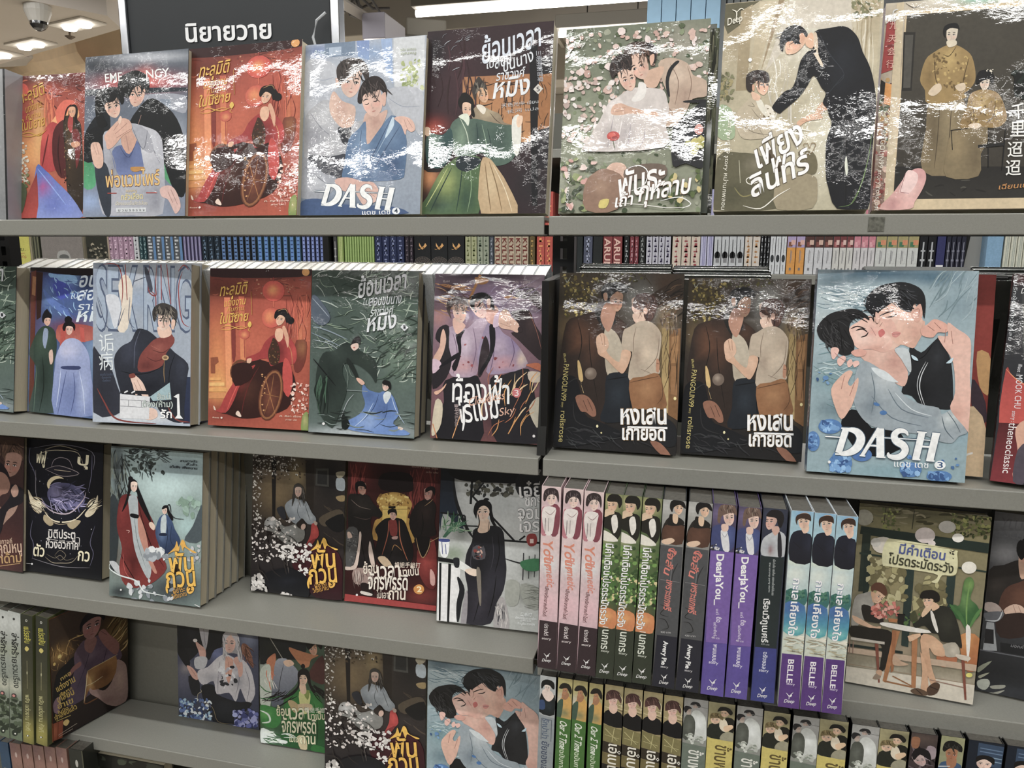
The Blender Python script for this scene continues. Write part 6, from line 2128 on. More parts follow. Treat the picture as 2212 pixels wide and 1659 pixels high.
ART['emperor1'] = (540, 1300, 3.456, [(577, 1330), (735, 1350), (716, 1632), (563, 1606.7)], '''
B 5c6c5c 3c6444
G 202628 300 380 160 100 1
G b8c0b8 140 560 60 120 .9
G d0d4cc 130 640 60 60 .8
G 24241c 540 560 60 90 .9
G 4c9048 150 900 60 60 1
G c8d8cc 130 1030 60 40 .9
P 24282c 110,300 200,280 420,270 470,400 380,470 230,460 110,500
g 34382e 200 380 60 50 .6
l a8a498 6 170,265 290,470
P c87c50 210,430 235,440 210,600 180,560 160,480
P a8acb8>606878 230,480 300,460 330,480 400,560 380,640 320,700 270,780 180,800 200,640
L 3c4048 5 290,500 250,640 230,780
P 5c3430 480,560 590,440 600,640 500,620
P c07c4c 340,380 400,400 500,430 560,440 500,470 480,520 430,520 350,420
P e4c0a4 290,480 340,470 370,500 330,520 300,510
F d8a888 520 400 80 -10 .2 201818
P 1c1818 470,370 480,330 540,330 590,360 580,400 540,360 490,400
P d0d8cc 100,560 180,500 190,600 170,800 95,780
W e07848,f4f0e8 12 60 6 3 140 540 210 620 80 20
P 2c8038>205c2c 280,740 380,690 470,690 520,720 570,800 575,1000 560,1120 420,1110 250,1080 240,960 270,860
g 50a84c 340 800 40 40 .8
g 50a850 520 820 40 60 .7
g 1c4c24 420 960 60 60 .7
L 103c1c 6 380,800 360,960 300,1080
L 103c1c 6 500,780 520,940 500,1100
L 7cc470 4 330,780 300,900
P d8d890 395,700 470,700 475,760 440,860 400,820
P 90a050 420,690 455,760 475,700 460,690
P ecc8ac 400,640 440,640 450,700 430,720 405,700
F f0d0b4 428 612 92 4 .1 2a1c18
P 1e1a1c 390,610 395,560 430,535 470,545 485,590 490,650 520,700 500,710 470,650 455,590 425,580 405,600 400,660 350,720 250,760 340,700 385,660
E 1e1a1c 436 518 16 18
W 1e1a1c 16 130 6 5 250 680 380 740 160 14
W 1e1a1c 16 120 6 6 480 650 520 700 35 20
P c8b080 305,770 350,765 400,820 350,850
P d8c098 380,790 480,790 480,830 400,830
P 3c9444 90,800 160,800 240,840 240,920 180,960 100,920
g 70c060 130 860 40 20 .8
L e8f4e8 14 90,830 150,860 160,910 100,920
P e8f0ec 90,960 160,980 200,1030 280,1050 270,1070 180,1060 85,1060
W 2c6c34,f0f8f0 20 90 7 8 90 980 260 1060 15 20
L 2c7c3c 7 90,640 140,690 180,700
L 2c7c3c 7 90,740 150,750 250,730
P d8c8a0 360,1020 420,1020 430,1110 380,1110
P 2c7c34 480,1080 560,1100 560,1140 460,1120
O f0ecc8/2c4424 215 870 310 870 90 ^^ย้อน
O f4f0d0/2c4424 310 895 460 895 140 ^^เวลา
O f0ecc8/2c4424 455 900 580 900 70 ^^มาเป็น
O f4f0d0/2c4424 245 985 505 1000 140 ^^จักรพรรดิ
O f0ecc8/2c4424 295 1055 380 1062 60 ^ไม่เอา
O f0ecc8/2c4424 380 1068 495 1075 100 ^^ถ่าน
T e8e8d8 430 845 580 850 40 ^姐姐手姐
''')
ART['whisky'] = (0, 1260, 3.687, [(100, 1240), (280, 1282), (279.4, 1510.9), (112.6, 1605.8)], '''
B 4c3828 2a1c1c
G a8803c 480 360 110 90 1
G 8c6c34 960 400 90 120 .8
G 6c4c24 500 600 60 60 .7
G 2c1c1c 800 900 200 160 .9
W d8b060,8c6428,5c4020 44 120 7 3 390 220 700 520 60 60
E f0d880 490 380 20 20
E e8c868 430 440 16 18
W 8c7848,d0b070,4c3c24 26 120 8 4 900 270 1010 560 -45 8
P 1e181c 450,560 560,480 640,440 680,500 640,700 580,860 480,900 420,1000 410,820
P 6c5464>5c4c64 640,420 720,330 760,360 840,340 900,380 980,520 990,600 900,640 860,760 760,840 640,900 560,900 600,720 640,560
g 8c7484 800 480 60 50 .8
g 4c3c54 720 700 60 90 .8
g 8c748c 900 560 40 40 .6
L 3c2c44 5 780,420 740,560 660,760
L 3c2c44 5 900,480 860,620 760,760
P 9c6c64 740,330 800,330 830,380 790,470 740,430 730,380
F b07c74 785 250 190 6 .35 201418
P 1c1416 690,180 740,110 850,110 890,190 880,240 850,190 790,170 720,190 700,240
P 9c6860 840,330 880,310 920,380 980,480 960,560 900,480 860,400
L 6c4440 4 860,320 900,370
P 8c5c58 580,600 620,540 690,510 700,550 640,580 600,620
P 8c7080 415,860 460,800 500,820 480,960 430,960 415,920
P b09088 960,600 1010,640 1025,720 1025,900 980,960 900,940 840,880 780,830 765,780 800,770 870,820 920,780 950,700
g d0b0a0 980 760 30 80 .7
g 8c6464 900 900 60 30 .6
P b07c3c>7c4c1c 755,620 900,580 960,570 955,700 900,780 800,800 770,780 730,900 800,880 840,870 770,905 720,900 740,760
g 5c2c10 880 680 40 60 .8
g e8c070 770 720 20 60 .8
L e8dcb0 6 755,620 740,760 722,900
L d8c890 5 755,618 860,590 970,560
L e8dcb0 5 735,750 800,735 870,700
Q 9c4c24 412,1075 525,1040 515,1220 410,1262
g c87038 430 1150 20 60 .7
l 6c3018 6 470,1060 462,1240
T d8b850 505 640 610 600 56 ^^ทหอ
T d8b850 460 745 650 680 90 ^^แต่งงาน
T d8b850 490 800 620 745 44 ^^สำหะ
T d8b850 470 855 640 800 86 ^^เกลียบ
T d8b850 470 925 630 880 80 ^^ฮำเข
T d8b850 470 975 580 935 40 ^^ในนิด
T d8b850 440 1040 665 940 70 ^^เจ้าเสี่ยนแล้ว
l d8c060 6 450,1050 600,1000
P e8c878 525,1060 565,1035 588,1060 560,1100 530,1090
l c8b8a8 4 470,1195 660,1080
l c8b8a8 4 480,1210 620,1130
''')
ART['sp_orange'] = (0, 0, 1, F100, 'B 34241c 3c2018\nQ a85428 0,118 100,122 100,145 0,145\nS 8c6c34,5c4020 30 8 20 3 0 0 100 50')
# spines: sketch frame 0..100 wide, taken in sheet units
_DEEP = '''L f4f4f4 %s %d,%d %d,%d %d,%d
'''
def deep(x, y, s):
    return ('L f4f4f4 %g %g,%g %g,%g %g,%g %g,%g\nL f4f4f4 %g %g,%g %g,%g %g,%g\nP f4f4f4 %g,%g %g,%g %g,%g\nT f4f4f4 %g %g %g %g %g ~^Deep\n' %
        (5*s, x, y+14*s, x+2*s, y-6*s, x-6*s, y-20*s, x-18*s, y-34*s,
         5*s, x+2*s, y-4*s, x+14*s, y-20*s, x+30*s, y-36*s,
         x+4*s, y-16*s, x+22*s, y-20*s, x+14*s, y-4*s,
         x-34*s, y+34*s, x+34*s, y+38*s, 34*s))
def sp(key, n, src):        # n: which of the photographed spines the sketch was taken from
    ART['sp_'+key] = (0, 0, 1, [(x, y) for x, y in sx_[n]], src)
sx_ = {0: [(90, 150), (202, 160), (180, 1325), (62, 1310)], 3: [(498, 200), (604, 214), (545, 1390), (435, 1375)], 6: [(870, 237), (1012, 255), (935, 1450), (795, 1430)],
       8: [(1190, 264), (1340, 285), (1250, 1500), (1105, 1480)], 10: [(1508, 290), (1665, 308), (1575, 1545), (1425, 1520)], 11: [(1688, 307), (1822, 325), (1735, 1578), (1600, 1560)]}
sp('pink', 0, '''
B ecd8d4 d8b4c0
G d8b4bc 140 260 80 110 .8
G e8f0f0 130 620 60 60 .8
G f0c4cc 120 880 70 90 .9
P 8c3c50 140,270 195,280 185,435 140,435
P c8808c 85,300 110,280 120,435 82,430
P f0e8e4 105,275 170,280 165,340 150,435 110,435 90,330
g d0c4c0 120 380 20 40 .6
L a88c8c 4 110,300 140,320 170,290
L 5c4c50 4 112,340 108,430
L 5c4c50 3 130,340 128,420
F f4dcd0 146 230 70 0 0 3a3034
P 3c3034 98,230 105,180 140,162 180,175 190,220 185,250 175,215 150,200 125,210 110,240
W 7c6c70 8 26 3 3 110 175 170 195 70 25
T e08868 96 465 108 655 84 ~^^Your
T e08c78 112 560 122 765 66 ~^^Phonetic
T 7c4c4c 112 765 95 960 30 ^^เสียงรักจากคำไรท์
Q 38242e 76,985 188,1000 180,1325 62,1310
T ece4e4 108 1010 104 1090 34 ^^ปราปต์
T ece4e4 90 1115 148 1120 22 ^story
'''+deep(118, 1240, .82))
sp('green', 3, '''
B 5c7444 3c4434
G c8c08c 540 250 60 60 1
G 88a458 500 560 60 60 .9
G 5c8c3c 500 760 60 90 .9
G d89040 470 960 50 50 1
G d8d4a8 500 470 60 20 .9
P 22221c 490,340 530,310 590,330 590,430 560,480 520,420 485,400
P f0ece4 530,350 560,330 570,400 545,440
P e4c8a8 490,300 530,290 550,320 520,330 490,340
P f0ece0 480,420 540,450 570,490 480,480
F ecc8a8 540 275 74 -5 -.7 2c2420
P 201e1c 505,240 520,210 560,205 590,230 592,270 575,290 565,255 520,250
S 7ca850,3c5c2c,a8c878,4c7c34 90 7 18 3 460 510 600 880
S 2c3c1c,e8d8a0 26 6 14 4 450 700 590 900
P d8843c 460,910 560,930 555,1040 450,1030
g f0b060 500 960 40 30 .8
O ffffff/28381c 500 500 460 1015 62 ^^มีคำเตือนโปรดระมัดระวัง
Q 343e2e 446,1030 566,1050 545,1390 435,1375
l e8e8e0 5 480,1030 515,1036
T e8ece0 480 1048 468 1180 66 ^^นกกร
T e0e4d8 468 1196 520 1204 22 ^story
'''+deep(488, 1310, .9))
sp('navy', 6, '''
B a8a8a4 24262e
G c8c8c4 900 290 60 60 .9
P 2a2624 905,350 960,380 1000,400 985,420 860,500 862,420
P 5c3c2c 880,400 1000,410 985,520 870,500
g 7c5440 930 450 40 40 .6
P 1c1a1c 920,330 990,370 990,400 900,400 905,350
P e8c8a8 930,330 960,340 955,390 930,380
F f0ccac 962 300 70 6 .5 201c1c
P 18161a 910,290 920,250 965,240 1000,265 1008,300 990,290 970,275 935,290 925,320
P e8c8ac 865,490 920,480 940,500 900,520 862,510
Q 585a5e 850,520 990,540 960,1110 825,1095
G 7c7c80 900 700 60 60 .6
l 8c8c90 3 850,740 970,760
l 8c8c90 3 930,540 900,940
L 34363a 8 960,640 930,700 920,760
T e07868 905 540 870 700 62 ~^^ใจสั่น
T e07868 890 740 870 930 64 ~^^เพราะแกฟรี
L d8685c 6 920,580 905,550 935,550 940,590 900,600
L 1c1e22 5 850,900 880,920 850,960 900,980
L 1c1e22 5 840,990 880,1000 900,1050 860,1060
T c8c8c8 850 1082 915 1088 16 ^430 บาท
Q 1c2034 828,1095 960,1112 935,1450 795,1430
T fcfcfc 870 1135 855 1290 42 ^^^Avery Pie
T e0e0e4 850 1308 898 1314 20 ^story
'''+deep(868, 1385, .85))
sp('violet', 8, '''
B 4c4458 5a44a4
G 8c7cac 1220 330 60 60 .6
P 3c4880 1180,420 1240,400 1320,420 1330,480 1300,565 1172,550
g 5468a8 1290 480 30 50 .7
P e8e8ec 1235,440 1275,440 1290,565 1250,560
L a8a8b4 4 1240,450 1260,480 1280,450
P ecc8b8 1240,400 1280,400 1280,440 1245,440
F f4d4c4 1286 365 86 -3 .25 3a2c34
P 7c6458 1215,350 1225,290 1270,265 1315,275 1335,320 1335,350 1310,330 1270,335 1240,350 1230,390 1215,380
W b09c8c,4c3c38 12 34 4 3 1235 272 1310 300 75 25
S d8d8dc,3c3c44 10 6 14 5 1175 520 1225 555
Q 7c58b0 1170,560 1325,580 1285,1160 1140,1145
G 7048a4 1240 700 60 60 .8
G 9c7cc8 1200 900 60 120 .7
T ffffff 1210 585 1200 910 66 ^^^DearJaYou_
T e8e0f0 1205 935 1205 970 24 ^แด่
T f0e8f8 1208 985 1206 1020 40 ^^ดื้อ
T e8e0f0 1190 1020 1190 1110 26 ^แด่จะถียร์
T e8e0f0 1175 1122 1225 1130 18 ^480 บาท
Q 5a44a4 1140,1145 1285,1162 1250,1500 1105,1480
T f4f0fc 1188 1160 1180 1270 40 ^^พบแบบบ
T f0ecf8 1158 1282 1218 1292 26 ^story
'''+deep(1178, 1420, .95))
sp('night', 10, '''
B 343a4c 1c2a5c
G 48506c 1570 350 60 60 .8
P c8ccd0 1500,500 1540,460 1600,440 1650,480 1640,605 1495,590
g a8acb8 1540 540 40 30 .7
g 8c4844 1555 560 16 30 .8
P 2a2a34 1600,455 1620,470 1625,600 1600,600
P d8b0a0 1560,420 1600,410 1610,440 1580,470
F e4bcac 1560 385 90 4 -.95 241c20
P 1e1c22 1525,340 1560,305 1620,315 1640,360 1620,420 1600,400 1590,360 1550,350
Q 1e3034 1490,595 1640,612 1590,1190 1455,1175
G 2c4848 1570 650 60 80 .8
G 16181c 1520 1050 60 120 .9
T c8d0d0 1570 620 1560 850 20 ^เมื่อวันนั้น เธอก็นะ เธอจะแล้วแค่ฉันเธอ
T c8d0d0 1545 640 1540 830 16 ^the scrump party starts
T fcfcfc 1510 870 1495 1150 56 ^^เรือนวิภูเบศร์
T b0b4b8 1492 1165 1545 1172 16 ^420 บาท
Q 28348c 1455,1178 1592,1195 1575,1545 1425,1520
T e0e4f4 1508 1210 1498 1320 38 ^^อรังซอล
T e8ecf8 1478 1335 1540 1344 26 ^story
'''+deep(1498, 1470, .9))
sp('beach', 11, '''
B a8d0e0 e8e4c8
G 6ca8d8 1760 330 60 30 .9
G 98c8e0 1750 480 60 60 .8
P 1e2438>161a2c 1685,460 1740,430 1780,450 1812,480 1810,635 1675,610
g 343c54 1790 520 20 50 .6
L 0e1020 5 1700,500 1740,540
P f0ccb4 1745,400 1790,400 1790,440 1760,450
F f4d4bc 1764 385 88 -3 -.15 2c2420
P 4a342a 1712,370 1720,340 1760,328 1800,340 1806,380 1790,370 1750,360 1725,370 1722,400
G e8f0e8 1710 700 70 60 1
G e0ecdc 1710 620 90 20 1
P 3c7c78 1645,810 1690,790 1740,810 1780,800 1770,900 1640,880
S 2c6c60,548c74 30 7 16 3 1645 800 1775 860
P 2c6cb8>4cb0b8 1640,880 1770,905 1760,1080 1630,1060
g 2450a0 1700 920 60 24 .7
g 9ce0d0 1690 1050 60 20 .8
W f4f0e0,c8c0a0,a89c84 26 70 6 4 1630 1090 1750 1200 10 16
O ffffff/5c74b0 1700 725 1665 1090 66 ^^กะเลเคียงใจ
T 6c6858 1690 1196 1735 1202 14 ^430 บาท
Q 5c2a88 1628,1205 1752,1220 1735,1578 1600,1560
T fcf8fc 1668 1245 1655 1400 52 ^^BELLE
T e8e0f0 1655 1412 1708 1420 22 ^story
'''+deep(1670, 1500, .95))
ART['sp_whitegreen'] = (0, 0, 1, [(65, 158), (150, 168), (180, 1262), (85, 1245)], '''
B b8bcb8 708068
G d8dcd8 110 250 60 90 .8
G d8d8c4 120 760 60 60 .8
G a8b090 110 460 50 60 .6
E 3c3c3c 106 214 8 10
L 2c2c2c 6 90,330 120,360 100,400 130,440 100,480
T 2c3030 92 320 95 560 60 ^^ล่ารักร้าย
T 3c4440 100 570 112 770 60 ^^รวมเรื่อง
S 344434,2c3c2c,5c6c54 26 16 34 3 90 860 175 1200
E 4c4044 112 840 20 20
E d88c84 110 842 11 11
E 2c3c30 120 1190 24 30
E f0f0e8 124 1195 7 8
T 48543c 108 900 118 1060 24 ^พบกัน ใต้เงา
''')
ART['sp_olive'] = (0, 0, 1, [(168, 175), (268, 188), (275, 1287), (188, 1275)], '''
B 3c3f34 4c4c30
G a8a048 230 1200 70 110 1
G 5c5c3c 225 900 60 140 .8
G 34382e 220 300 60 140 .7
E c8c8c0 215 236 10 12
E 34382e 215 236 5 6
T c8c038 192 295 200 445 72 ^^แปรสลับ
P d8c868 217,472 238,492 219,518 200,496
l a8a47c 3 220,600 222,840
P c8c49c 221,690 226,706 221,722 216,706
T c8c48c 205 890 208 1180 52 ^พลัง แต่งงาน ทั้งที
E 3c3c28 225 1222 12 8
E f4f4e8 224 1222 6 7
''')
def s4(k, src): ART_S4[k] = src
s4('tank', '''
B c0c4c4 8c9498
P 1e2426 10,120 40,150 70,150 96,120 98,250 0,245
g 34444c 60 200 30 40 .6
P f0dcd0 25,90 70,95 90,130 65,165 40,160 15,120
P 34507c 0,170 30,165 36,220 0,225
F f4e4d8 48 82 46 0 -.1 2c2828
P 1c1c1e 8,80 12,40 45,22 85,35 92,75 80,80 60,60 30,62 15,88
Q 9ca4a8 0,262 100,275 100,700 0,700
l 5c6470 4 18,285 82,290
l 5c6470 4 18,285 18,430
l 5c6470 4 82,290 82,435
T 5c6c84 24 285 24 420 56 ^^รักปาปา
T 4c5870 24 440 24 640 62 ^^ยัยชองเล่
''')
s4('sum', '''
B c0b478 4c7438
G e8e4dc 20 150 30 40 1
G a89848 60 200 60 60 .8
P d8a848 20,140 70,110 100,150 100,260 10,260
g 7c9070 50 230 40 30 .8
P 4c6454 0,170 40,140 30,260 0,260
P b07c54 40,80 80,100 60,140 30,130
F c08c60 52 88 46 0 -.9 2c2018
P 2a2620 8,66 30,34 75,34 98,70 92,100 75,80 60,62 25,72
Q 4c7c34 0,260 100,268 100,700 0,700
G 6c9c4c 50 450 30 90 .7
T f0f4e8 24 280 28 470 70 ~^^Our Σ Time
T d8e4c8 30 480 30 620 48 ^^ฉบับกาล
''')
s4('bobhair', '''
B b8a878 5c5034
G c8bc90 50 30 60 20 .8
W 6c6048,d8cca0 12 60 4 3 0 110 100 150 5 10
P 16161a 0,190 30,160 75,165 100,190 100,270 0,255
P e8c4b0 32,120 68,125 70,165 50,185 28,165
F f0ccbc 46 105 60 0 -.2 4c2c2c closed
P 5c3c38 8,100 10,55 40,30 78,40 92,80 88,110 70,85 40,88 18,100
W 8c6860,3c2424 10 24 4 5 16 36 80 60 75 20
L e0dcb8 4 80,50 96,90 92,140
Q 8c8454 0,262 100,285 95,385 0,370
l c8c088 4 10,290 80,360
l c8c088 4 60,280 50,370
l c8c088 3 10,330 90,345
Q 3c3428 0,372 100,388 100,460 0,445
Q 7c7044 0,448 100,462 100,530 0,520
Q 2c2824 0,522 100,535 100,700 0,700
T f4f0e4 34 385 30 640 80 ^^เอ๋เบเลอ
''')
s4('greypair', '''
B a8a8a4 687064
G c8c8c8 60 60 60 40 .7
P d8dcd8 34,90 60,70 90,110 98,200 95,260 40,260 30,170
g f4f8f8 60 150 20 40 .7
P 5c6058 4,130 30,105 50,150 44,260 0,260
g 7c8078 24 180 14 40 .7
P c8b8ac 10,60 26,72 30,100 14,104
F c0b0a4 20 76 26 0 .9 2c2c2c
P 2c2c30 0,74 6,52 24,52 34,66 20,70 8,96
F c8b8ac 50 46 30 20 -.8 2c2c2c
P 2c2c30 26,38 36,20 60,20 70,44 60,52 50,34 34,42
S e0e4dc,9ca498,c8ccc4 24 6 12 3 10 230 90 290
l 8c8c88 3 30,40 100,50
Q 788478 0,290 100,300 100,700 0,700
G a8aca0 50 400 60 90 .7
T f0f0e8 30 330 28 640 74 ^^ข้าบพ่อเปื้อย
''')
s4('yellowpair', '''
B b0a880 d0bc58
G 6c6a50 80 40 50 30 .8
P 2c3028 4,150 40,130 66,160 60,230 0,225
P 24241e 66,90 100,100 98,190 70,150
P e8dcc4 50,100 70,110 80,170 60,180 44,150
P e4c4a0 60,150 90,130 96,150 70,180
F ecccae 28 116 46 0 -.2 2a2420
P 84744c 6,108 10,76 34,66 56,80 56,110 40,98 16,104
W b4a070,4c4028 8 16 3 3 12 68 46 84 75 25
F e4c4a4 64 66 40 0 -.8 2a2420
P 201e1c 34,56 44,26 74,24 92,50 84,70 66,46 44,52
P a8a48c 60,190 96,180 98,230 50,235
Q d8c868 0,232 100,240 100,700 0,700
G f0e890 50 330 40 60 .7
T 6c5c2c 34 270 30 600 74 ^^ข้าบพ่อน้อย
''')
s4('inkpair', '''
B 4c4040 3c3440
G 6c5c54 40 30 60 30 .8
W 1e181e,7c7078 40 60 8 3 0 60 90 260 60 50
P a06c48 4,30 34,30 30,90 6,90
F d0b8b4 42 170 60 -20 .3 201820
P a898a0 66,70 98,80 98,140 60,150
P 1a161c 10,130 30,90 70,100 84,150 70,150 40,130 20,170
''')
s4('blueshirt', '''
B a8a880 445c70
P 3c5c80>34506c 0,190 40,150 90,160 100,200 100,380 0,380
g 5c7c9c 40 220 30 40 .7
P b07850 36,120 70,120 74,170 52,200 34,170
F b88058 50 112 66 0 .1 241c18
P 1a1a1a 10,80 20,36 55,24 90,50 92,86 70,74 40,72 20,96
W 3c3c38 10 30 5 3 16 40 80 60 60 40
L d8dce0 7 0,190 50,180
''')
s4('officesuit', '''
B 1c2838 1a2430
Q 3c5470 28,10 100,16 98,150 28,140
l 6c88a8 6 34,40 98,46
l 6c88a8 6 34,60 98,66
l 8ca8c0 6 70,90 98,93
l 8ca8c0 6 70,112 98,115
P 14161a 0,240 30,200 72,195 100,230 100,400 0,400
P e8e4e0 40,190 60,190 62,240 50,280 38,240
P 1a1c20 47,200 55,200 58,290 50,310
P f0d0bc 40,150 62,152 60,200 42,196
F f4d8c8 50 138 56 0 0 201c20
P 1c1a1c 26,130 28,92 50,80 76,92 78,130 66,116 50,104 34,118
''')
LOWSRC = {'2a4a6a': 'B 2c5070 3c5c74\nT c8b850 20 60 20 170 60 เชียรสกา', '8a6a5e': 'B 8c6c60 8c7058\nG a87c70 50 30 60 30 .8\nQ 9c7c50 14,60 86,60 86,160 14,160\nT 3c2c20 26 72 26 150 60 ^ร้อยรัก\nE c8b0a8 50 26 10 6\nG 7c5c60 20 10 60 20 .6',
  '2c2e2a': 'B 30342e 2a2c28\nE c8c8c0 50 30 10 8\nP e8e8e0 50,60 60,78 40,78\nQ 5c5c48 92,0 100,0 100,300 92,300', 'dark': 'B 1c1e1a 22241e\nS 3a3e34,14160f,4c5444 40 5 12 4 0 0 100 80'}
# ------------------------------------------------------------------ the novels facing the aisle
ARTC = {}
def get_art(key):
    if key not in ARTC:
        ox, oy, sc, quad, src = ART[key]; ARTC[key] = Art(src, [((x-ox)*sc, (y-oy)*sc) for x, y in quad])
    return ARTC[key]
def lift(M, T, lean): M = M.copy(); M.translation.z += T*math.sin(math.radians(lean))+.0008; return M
def face_book(key, label, quad, row, T=.02, Y=None, lean=8, wrap='2c2c30', pm='wrapped_print', group=None, stack=0, stack_label='', side=None, dx=0):
    """face-out book whose visible corners are quad (TL TR BR BL)"""
    z = ZR[row]
    if Y is None: M, W, H = frame_from(quad, z=z, lean=lean)
    else:
        yl, yr = Y if isinstance(Y, tuple) else (Y, Y)
        M, W, H = frame_from2(quad, yl, yr, z, lean)
    M = lift(M, T, lean)
    b = book(label, M, W, H, T, get_art(key), wrap, pm, group)
    if side:
        sk, spm = side; o = get_art(sk).mesh('spine_print', T, H, MATS[spm], b, 6, 40)
        o.rotation_euler = (0, 0, -math.pi/2); o.location = (0, T, 0)
    for k in range(stack):
        if callable(stack_label): lb = stack_label(k)
        else: lb = stack_label
        r = empty('paperback_book', M @ Matrix.Translation((dx*(k+1), (T+.0012)*(k+1), (T+.0012)*(k+1)*math.tan(math.radians(lean))))); tag(r, lb, 'book', group or (stack_label if isinstance(stack_label, str) else 'copies stacked behind a shown cover'))
        for ch in b.children:
            if ch.name.startswith(('cover.', 'page_block')) or ch.name == 'cover':
                c = ch.copy(); COL.objects.link(c); c.parent = r
    return b
def frame_from2(quad, yl, yr, z, lean):
    (tx, ty), (ux, uy), (rx, ry), (lx, ly) = quad
    A = at(lx, ly, 1, yl); B = at(rx, ry, 1, yr); A.z = B.z = z+.0005
    u = B-A; W = u.length; u.normalize(); n = Vector((-u.y, u.x, 0)); a = math.radians(lean); v = Vector((0, 0, math.cos(a)))+n*math.sin(a)
    lo, hi = .02, .6
    for _ in range(40):
        m = (lo+hi)/2
        if proj(A+v*m)[1] > ty: lo = m
        else: hi = m
    back = n*math.cos(a)-Vector((0, 0, math.sin(a)))
    M = Matrix((u, back, v)).transposed().to_4x4(); M.translation = A
    return M, W, m
def spine_book(key, label, quad, row, T=.132, wrap='2c2c30', pm='wrapped_print', group=None, H=None, Y=None, name='paperback_book'):
    (tx, ty), (ux, uy), (rx, ry), (lx, ly) = quad
    z = ZR[row]
    if Y is None: A = at(lx, ly, 2, z); B = at(rx, ry, 2, z)
    else: A = at(lx, ly, 1, Y); B = at(rx, ry, 1, Y); A.z = B.z = z
    u = B-A; u.z = 0; W = u.length; u = Vector((1, 0, 0)) if W < 1e-6 else u.normalized()
    u = (u*.35+Vector((1, 0, 0))*.65).normalized(); n = Vector((-u.y, u.x, 0))
    # lean sideways so that the top left corner falls where it stands
    best = min(((abs(proj(A+(Vector((0, 0, 1))*math.cos(g)+u*math.sin(g))*.2)[0]-(tx+(lx-tx)*max(0, 1-abs(proj(A+Vector((0,0,.2)))[1]-ly)/max(1, ly-ty)))), g) for g in [math.radians(q*.25) for q in range(-48, 49)]))
    g = best[1]; v = Vector((0, 0, 1))*math.cos(g)+u*math.sin(g); uu = u*math.cos(g)-Vector((0, 0, 1))*math.sin(g)
    if H is None:
        lo, hi = .02, .6
        for _ in range(40):
            m = (lo+hi)/2
            if proj(A+v*m)[1] > ty: lo = m
            else: hi = m
        H = m
    M = Matrix((uu, n, v)).transposed().to_4x4(); M.translation = A+Vector((0, 0, max(0, math.sin(g))*W+.0006))
    return book(label, M, W, H, T, get_art(key) if key else None, wrap, pm, group, pages='spine', name=name)

# top shelf
QB = [(28, 172), (243, 160), (238, 472), (23, 475)]; QC = [(186, 130), (410, 118), (400, 473), (180, 475)]; QA = [(408, 113), (652, 103), (642, 471), (400, 473)]
QD = [(657, 105), (918, 93), (907, 468), (648, 470)]; QE = [(924, 76), (1205, 62), (1178, 468), (909, 468)]; QF = [(1216, 72), (1528, 56), (1513, 462), (1206, 462)]
QG = [(1562, 18), (1906, 5), (1877, 461), (1540, 462)]; QH = [(1908, 18), (2290, 3), (2262, 461), (1882, 461)]
face_book('redpair', 'red and gold cover with two robed figures, leftmost book of the top shelf', QB, 0, Y=.052, wrap='4a1a16')
face_book('emergency', 'cover reading EMERGENCY with a white-coated man held from behind', QC, 0, Y=(.03, .022), wrap='20242c')
face_book('lantern', 'lantern-red cover of a seated robed figure, on the top shelf', QA, 0, Y=(.03, .02), wrap='d8cfc0')
face_book('dash4', 'pale grey-blue DASH cover numbered 4, two men resting on pillows', QD, 0, Y=(.03, .02), wrap='c8cbd4')
face_book('ming5', 'dark cover numbered 5 with a dancing figure in green robes, top shelf', QE, 0, Y=(.03, .02), wrap='cfc8c0')
face_book('garden', 'rose garden cover of two embracing men, right of the bay gap on the top shelf', QF, 0, Y=(.028, .02), wrap='3c4438', stack=1, stack_label='copy hidden behind the rose garden cover on the top shelf', dx=.006)
face_book('suit', 'cream curtain cover with a tall man in a black suit bending to a seated man', QG, 0, T=.026, Y=(.026, .012), wrap='b9b39c')
face_book('photo', 'cover with a sepia photograph held by a painted thumb, right end of the top shelf', QH, 0, T=.026, Y=(.034, .02), wrap='6a3a34')
M, W, H = frame_from2([(1534, 70), (1556, 70), (1536, 462), (1516, 462)], .045, .045, ZR[0], 6)
book('dark green-edged novel squeezed between the rose garden and black suit covers', lift(M, .03, 6), W, H, .03, get_art('greenedge'), '33382c', 'wrapped_print', pages='spine')
M, W, H = frame_from2([(-14, 152), (18, 160), (18, 477), (-16, 478)], .03, .03, ZR[0], 6)
book('grey spine-out book cut by the left edge on the top shelf', lift(M, .12, 0), W, H, .05, get_art('greyedge'), '9a9ca0', 'wrapped_print', pages='spine')

# second shelf
QI = [(64, 582), (278, 589), (270, 917), (60, 893)]; QJ = [(208, 574), (419, 575), (411, 927), (201, 917)]; QA2 = [(460, 585.5), (675, 587.6), (667, 936), (450, 923.6)]
QK = [(678.6, 590.4), (912.8, 594), (894.8, 953.7), (666.5, 938.6)]; QL = [(941.5, 597), (1190, 601), (1163, 966.4), (929.4, 951.3)]
QM1 = [(1208.6, 595.6), (1482.9, 601.9), (1459.4, 990.6), (1194.5, 971.8)]; QM2 = [(1489, 606.6), (1757, 609.7), (1730.5, 1004.7), (1468.8, 985.9)]
QN = [(1770, 588.6), (2119, 590.4), (2083, 1049.7), (1741.5, 1023.7)]; QO1 = [(1905, 597), (2146, 600), (2120.5, 1046), (1880, 1028)]; QO2 = [(2166, 601), (2420, 606), (2385, 1083), (2137, 1048)]
face_book('ming1', 'dark grey-green cover cut by the left edge of the second shelf', [(-188, 578), (33, 582), (30, 897), (-190, 872)], 1, stack=1, T=.022, stack_label='pale-edged copy behind the left edge cover on the second shelf')
face_book('ming2', 'blue moonlit cover of two robed figures, partly behind the pale blue cover', QI, 1, T=.016, stack=0)
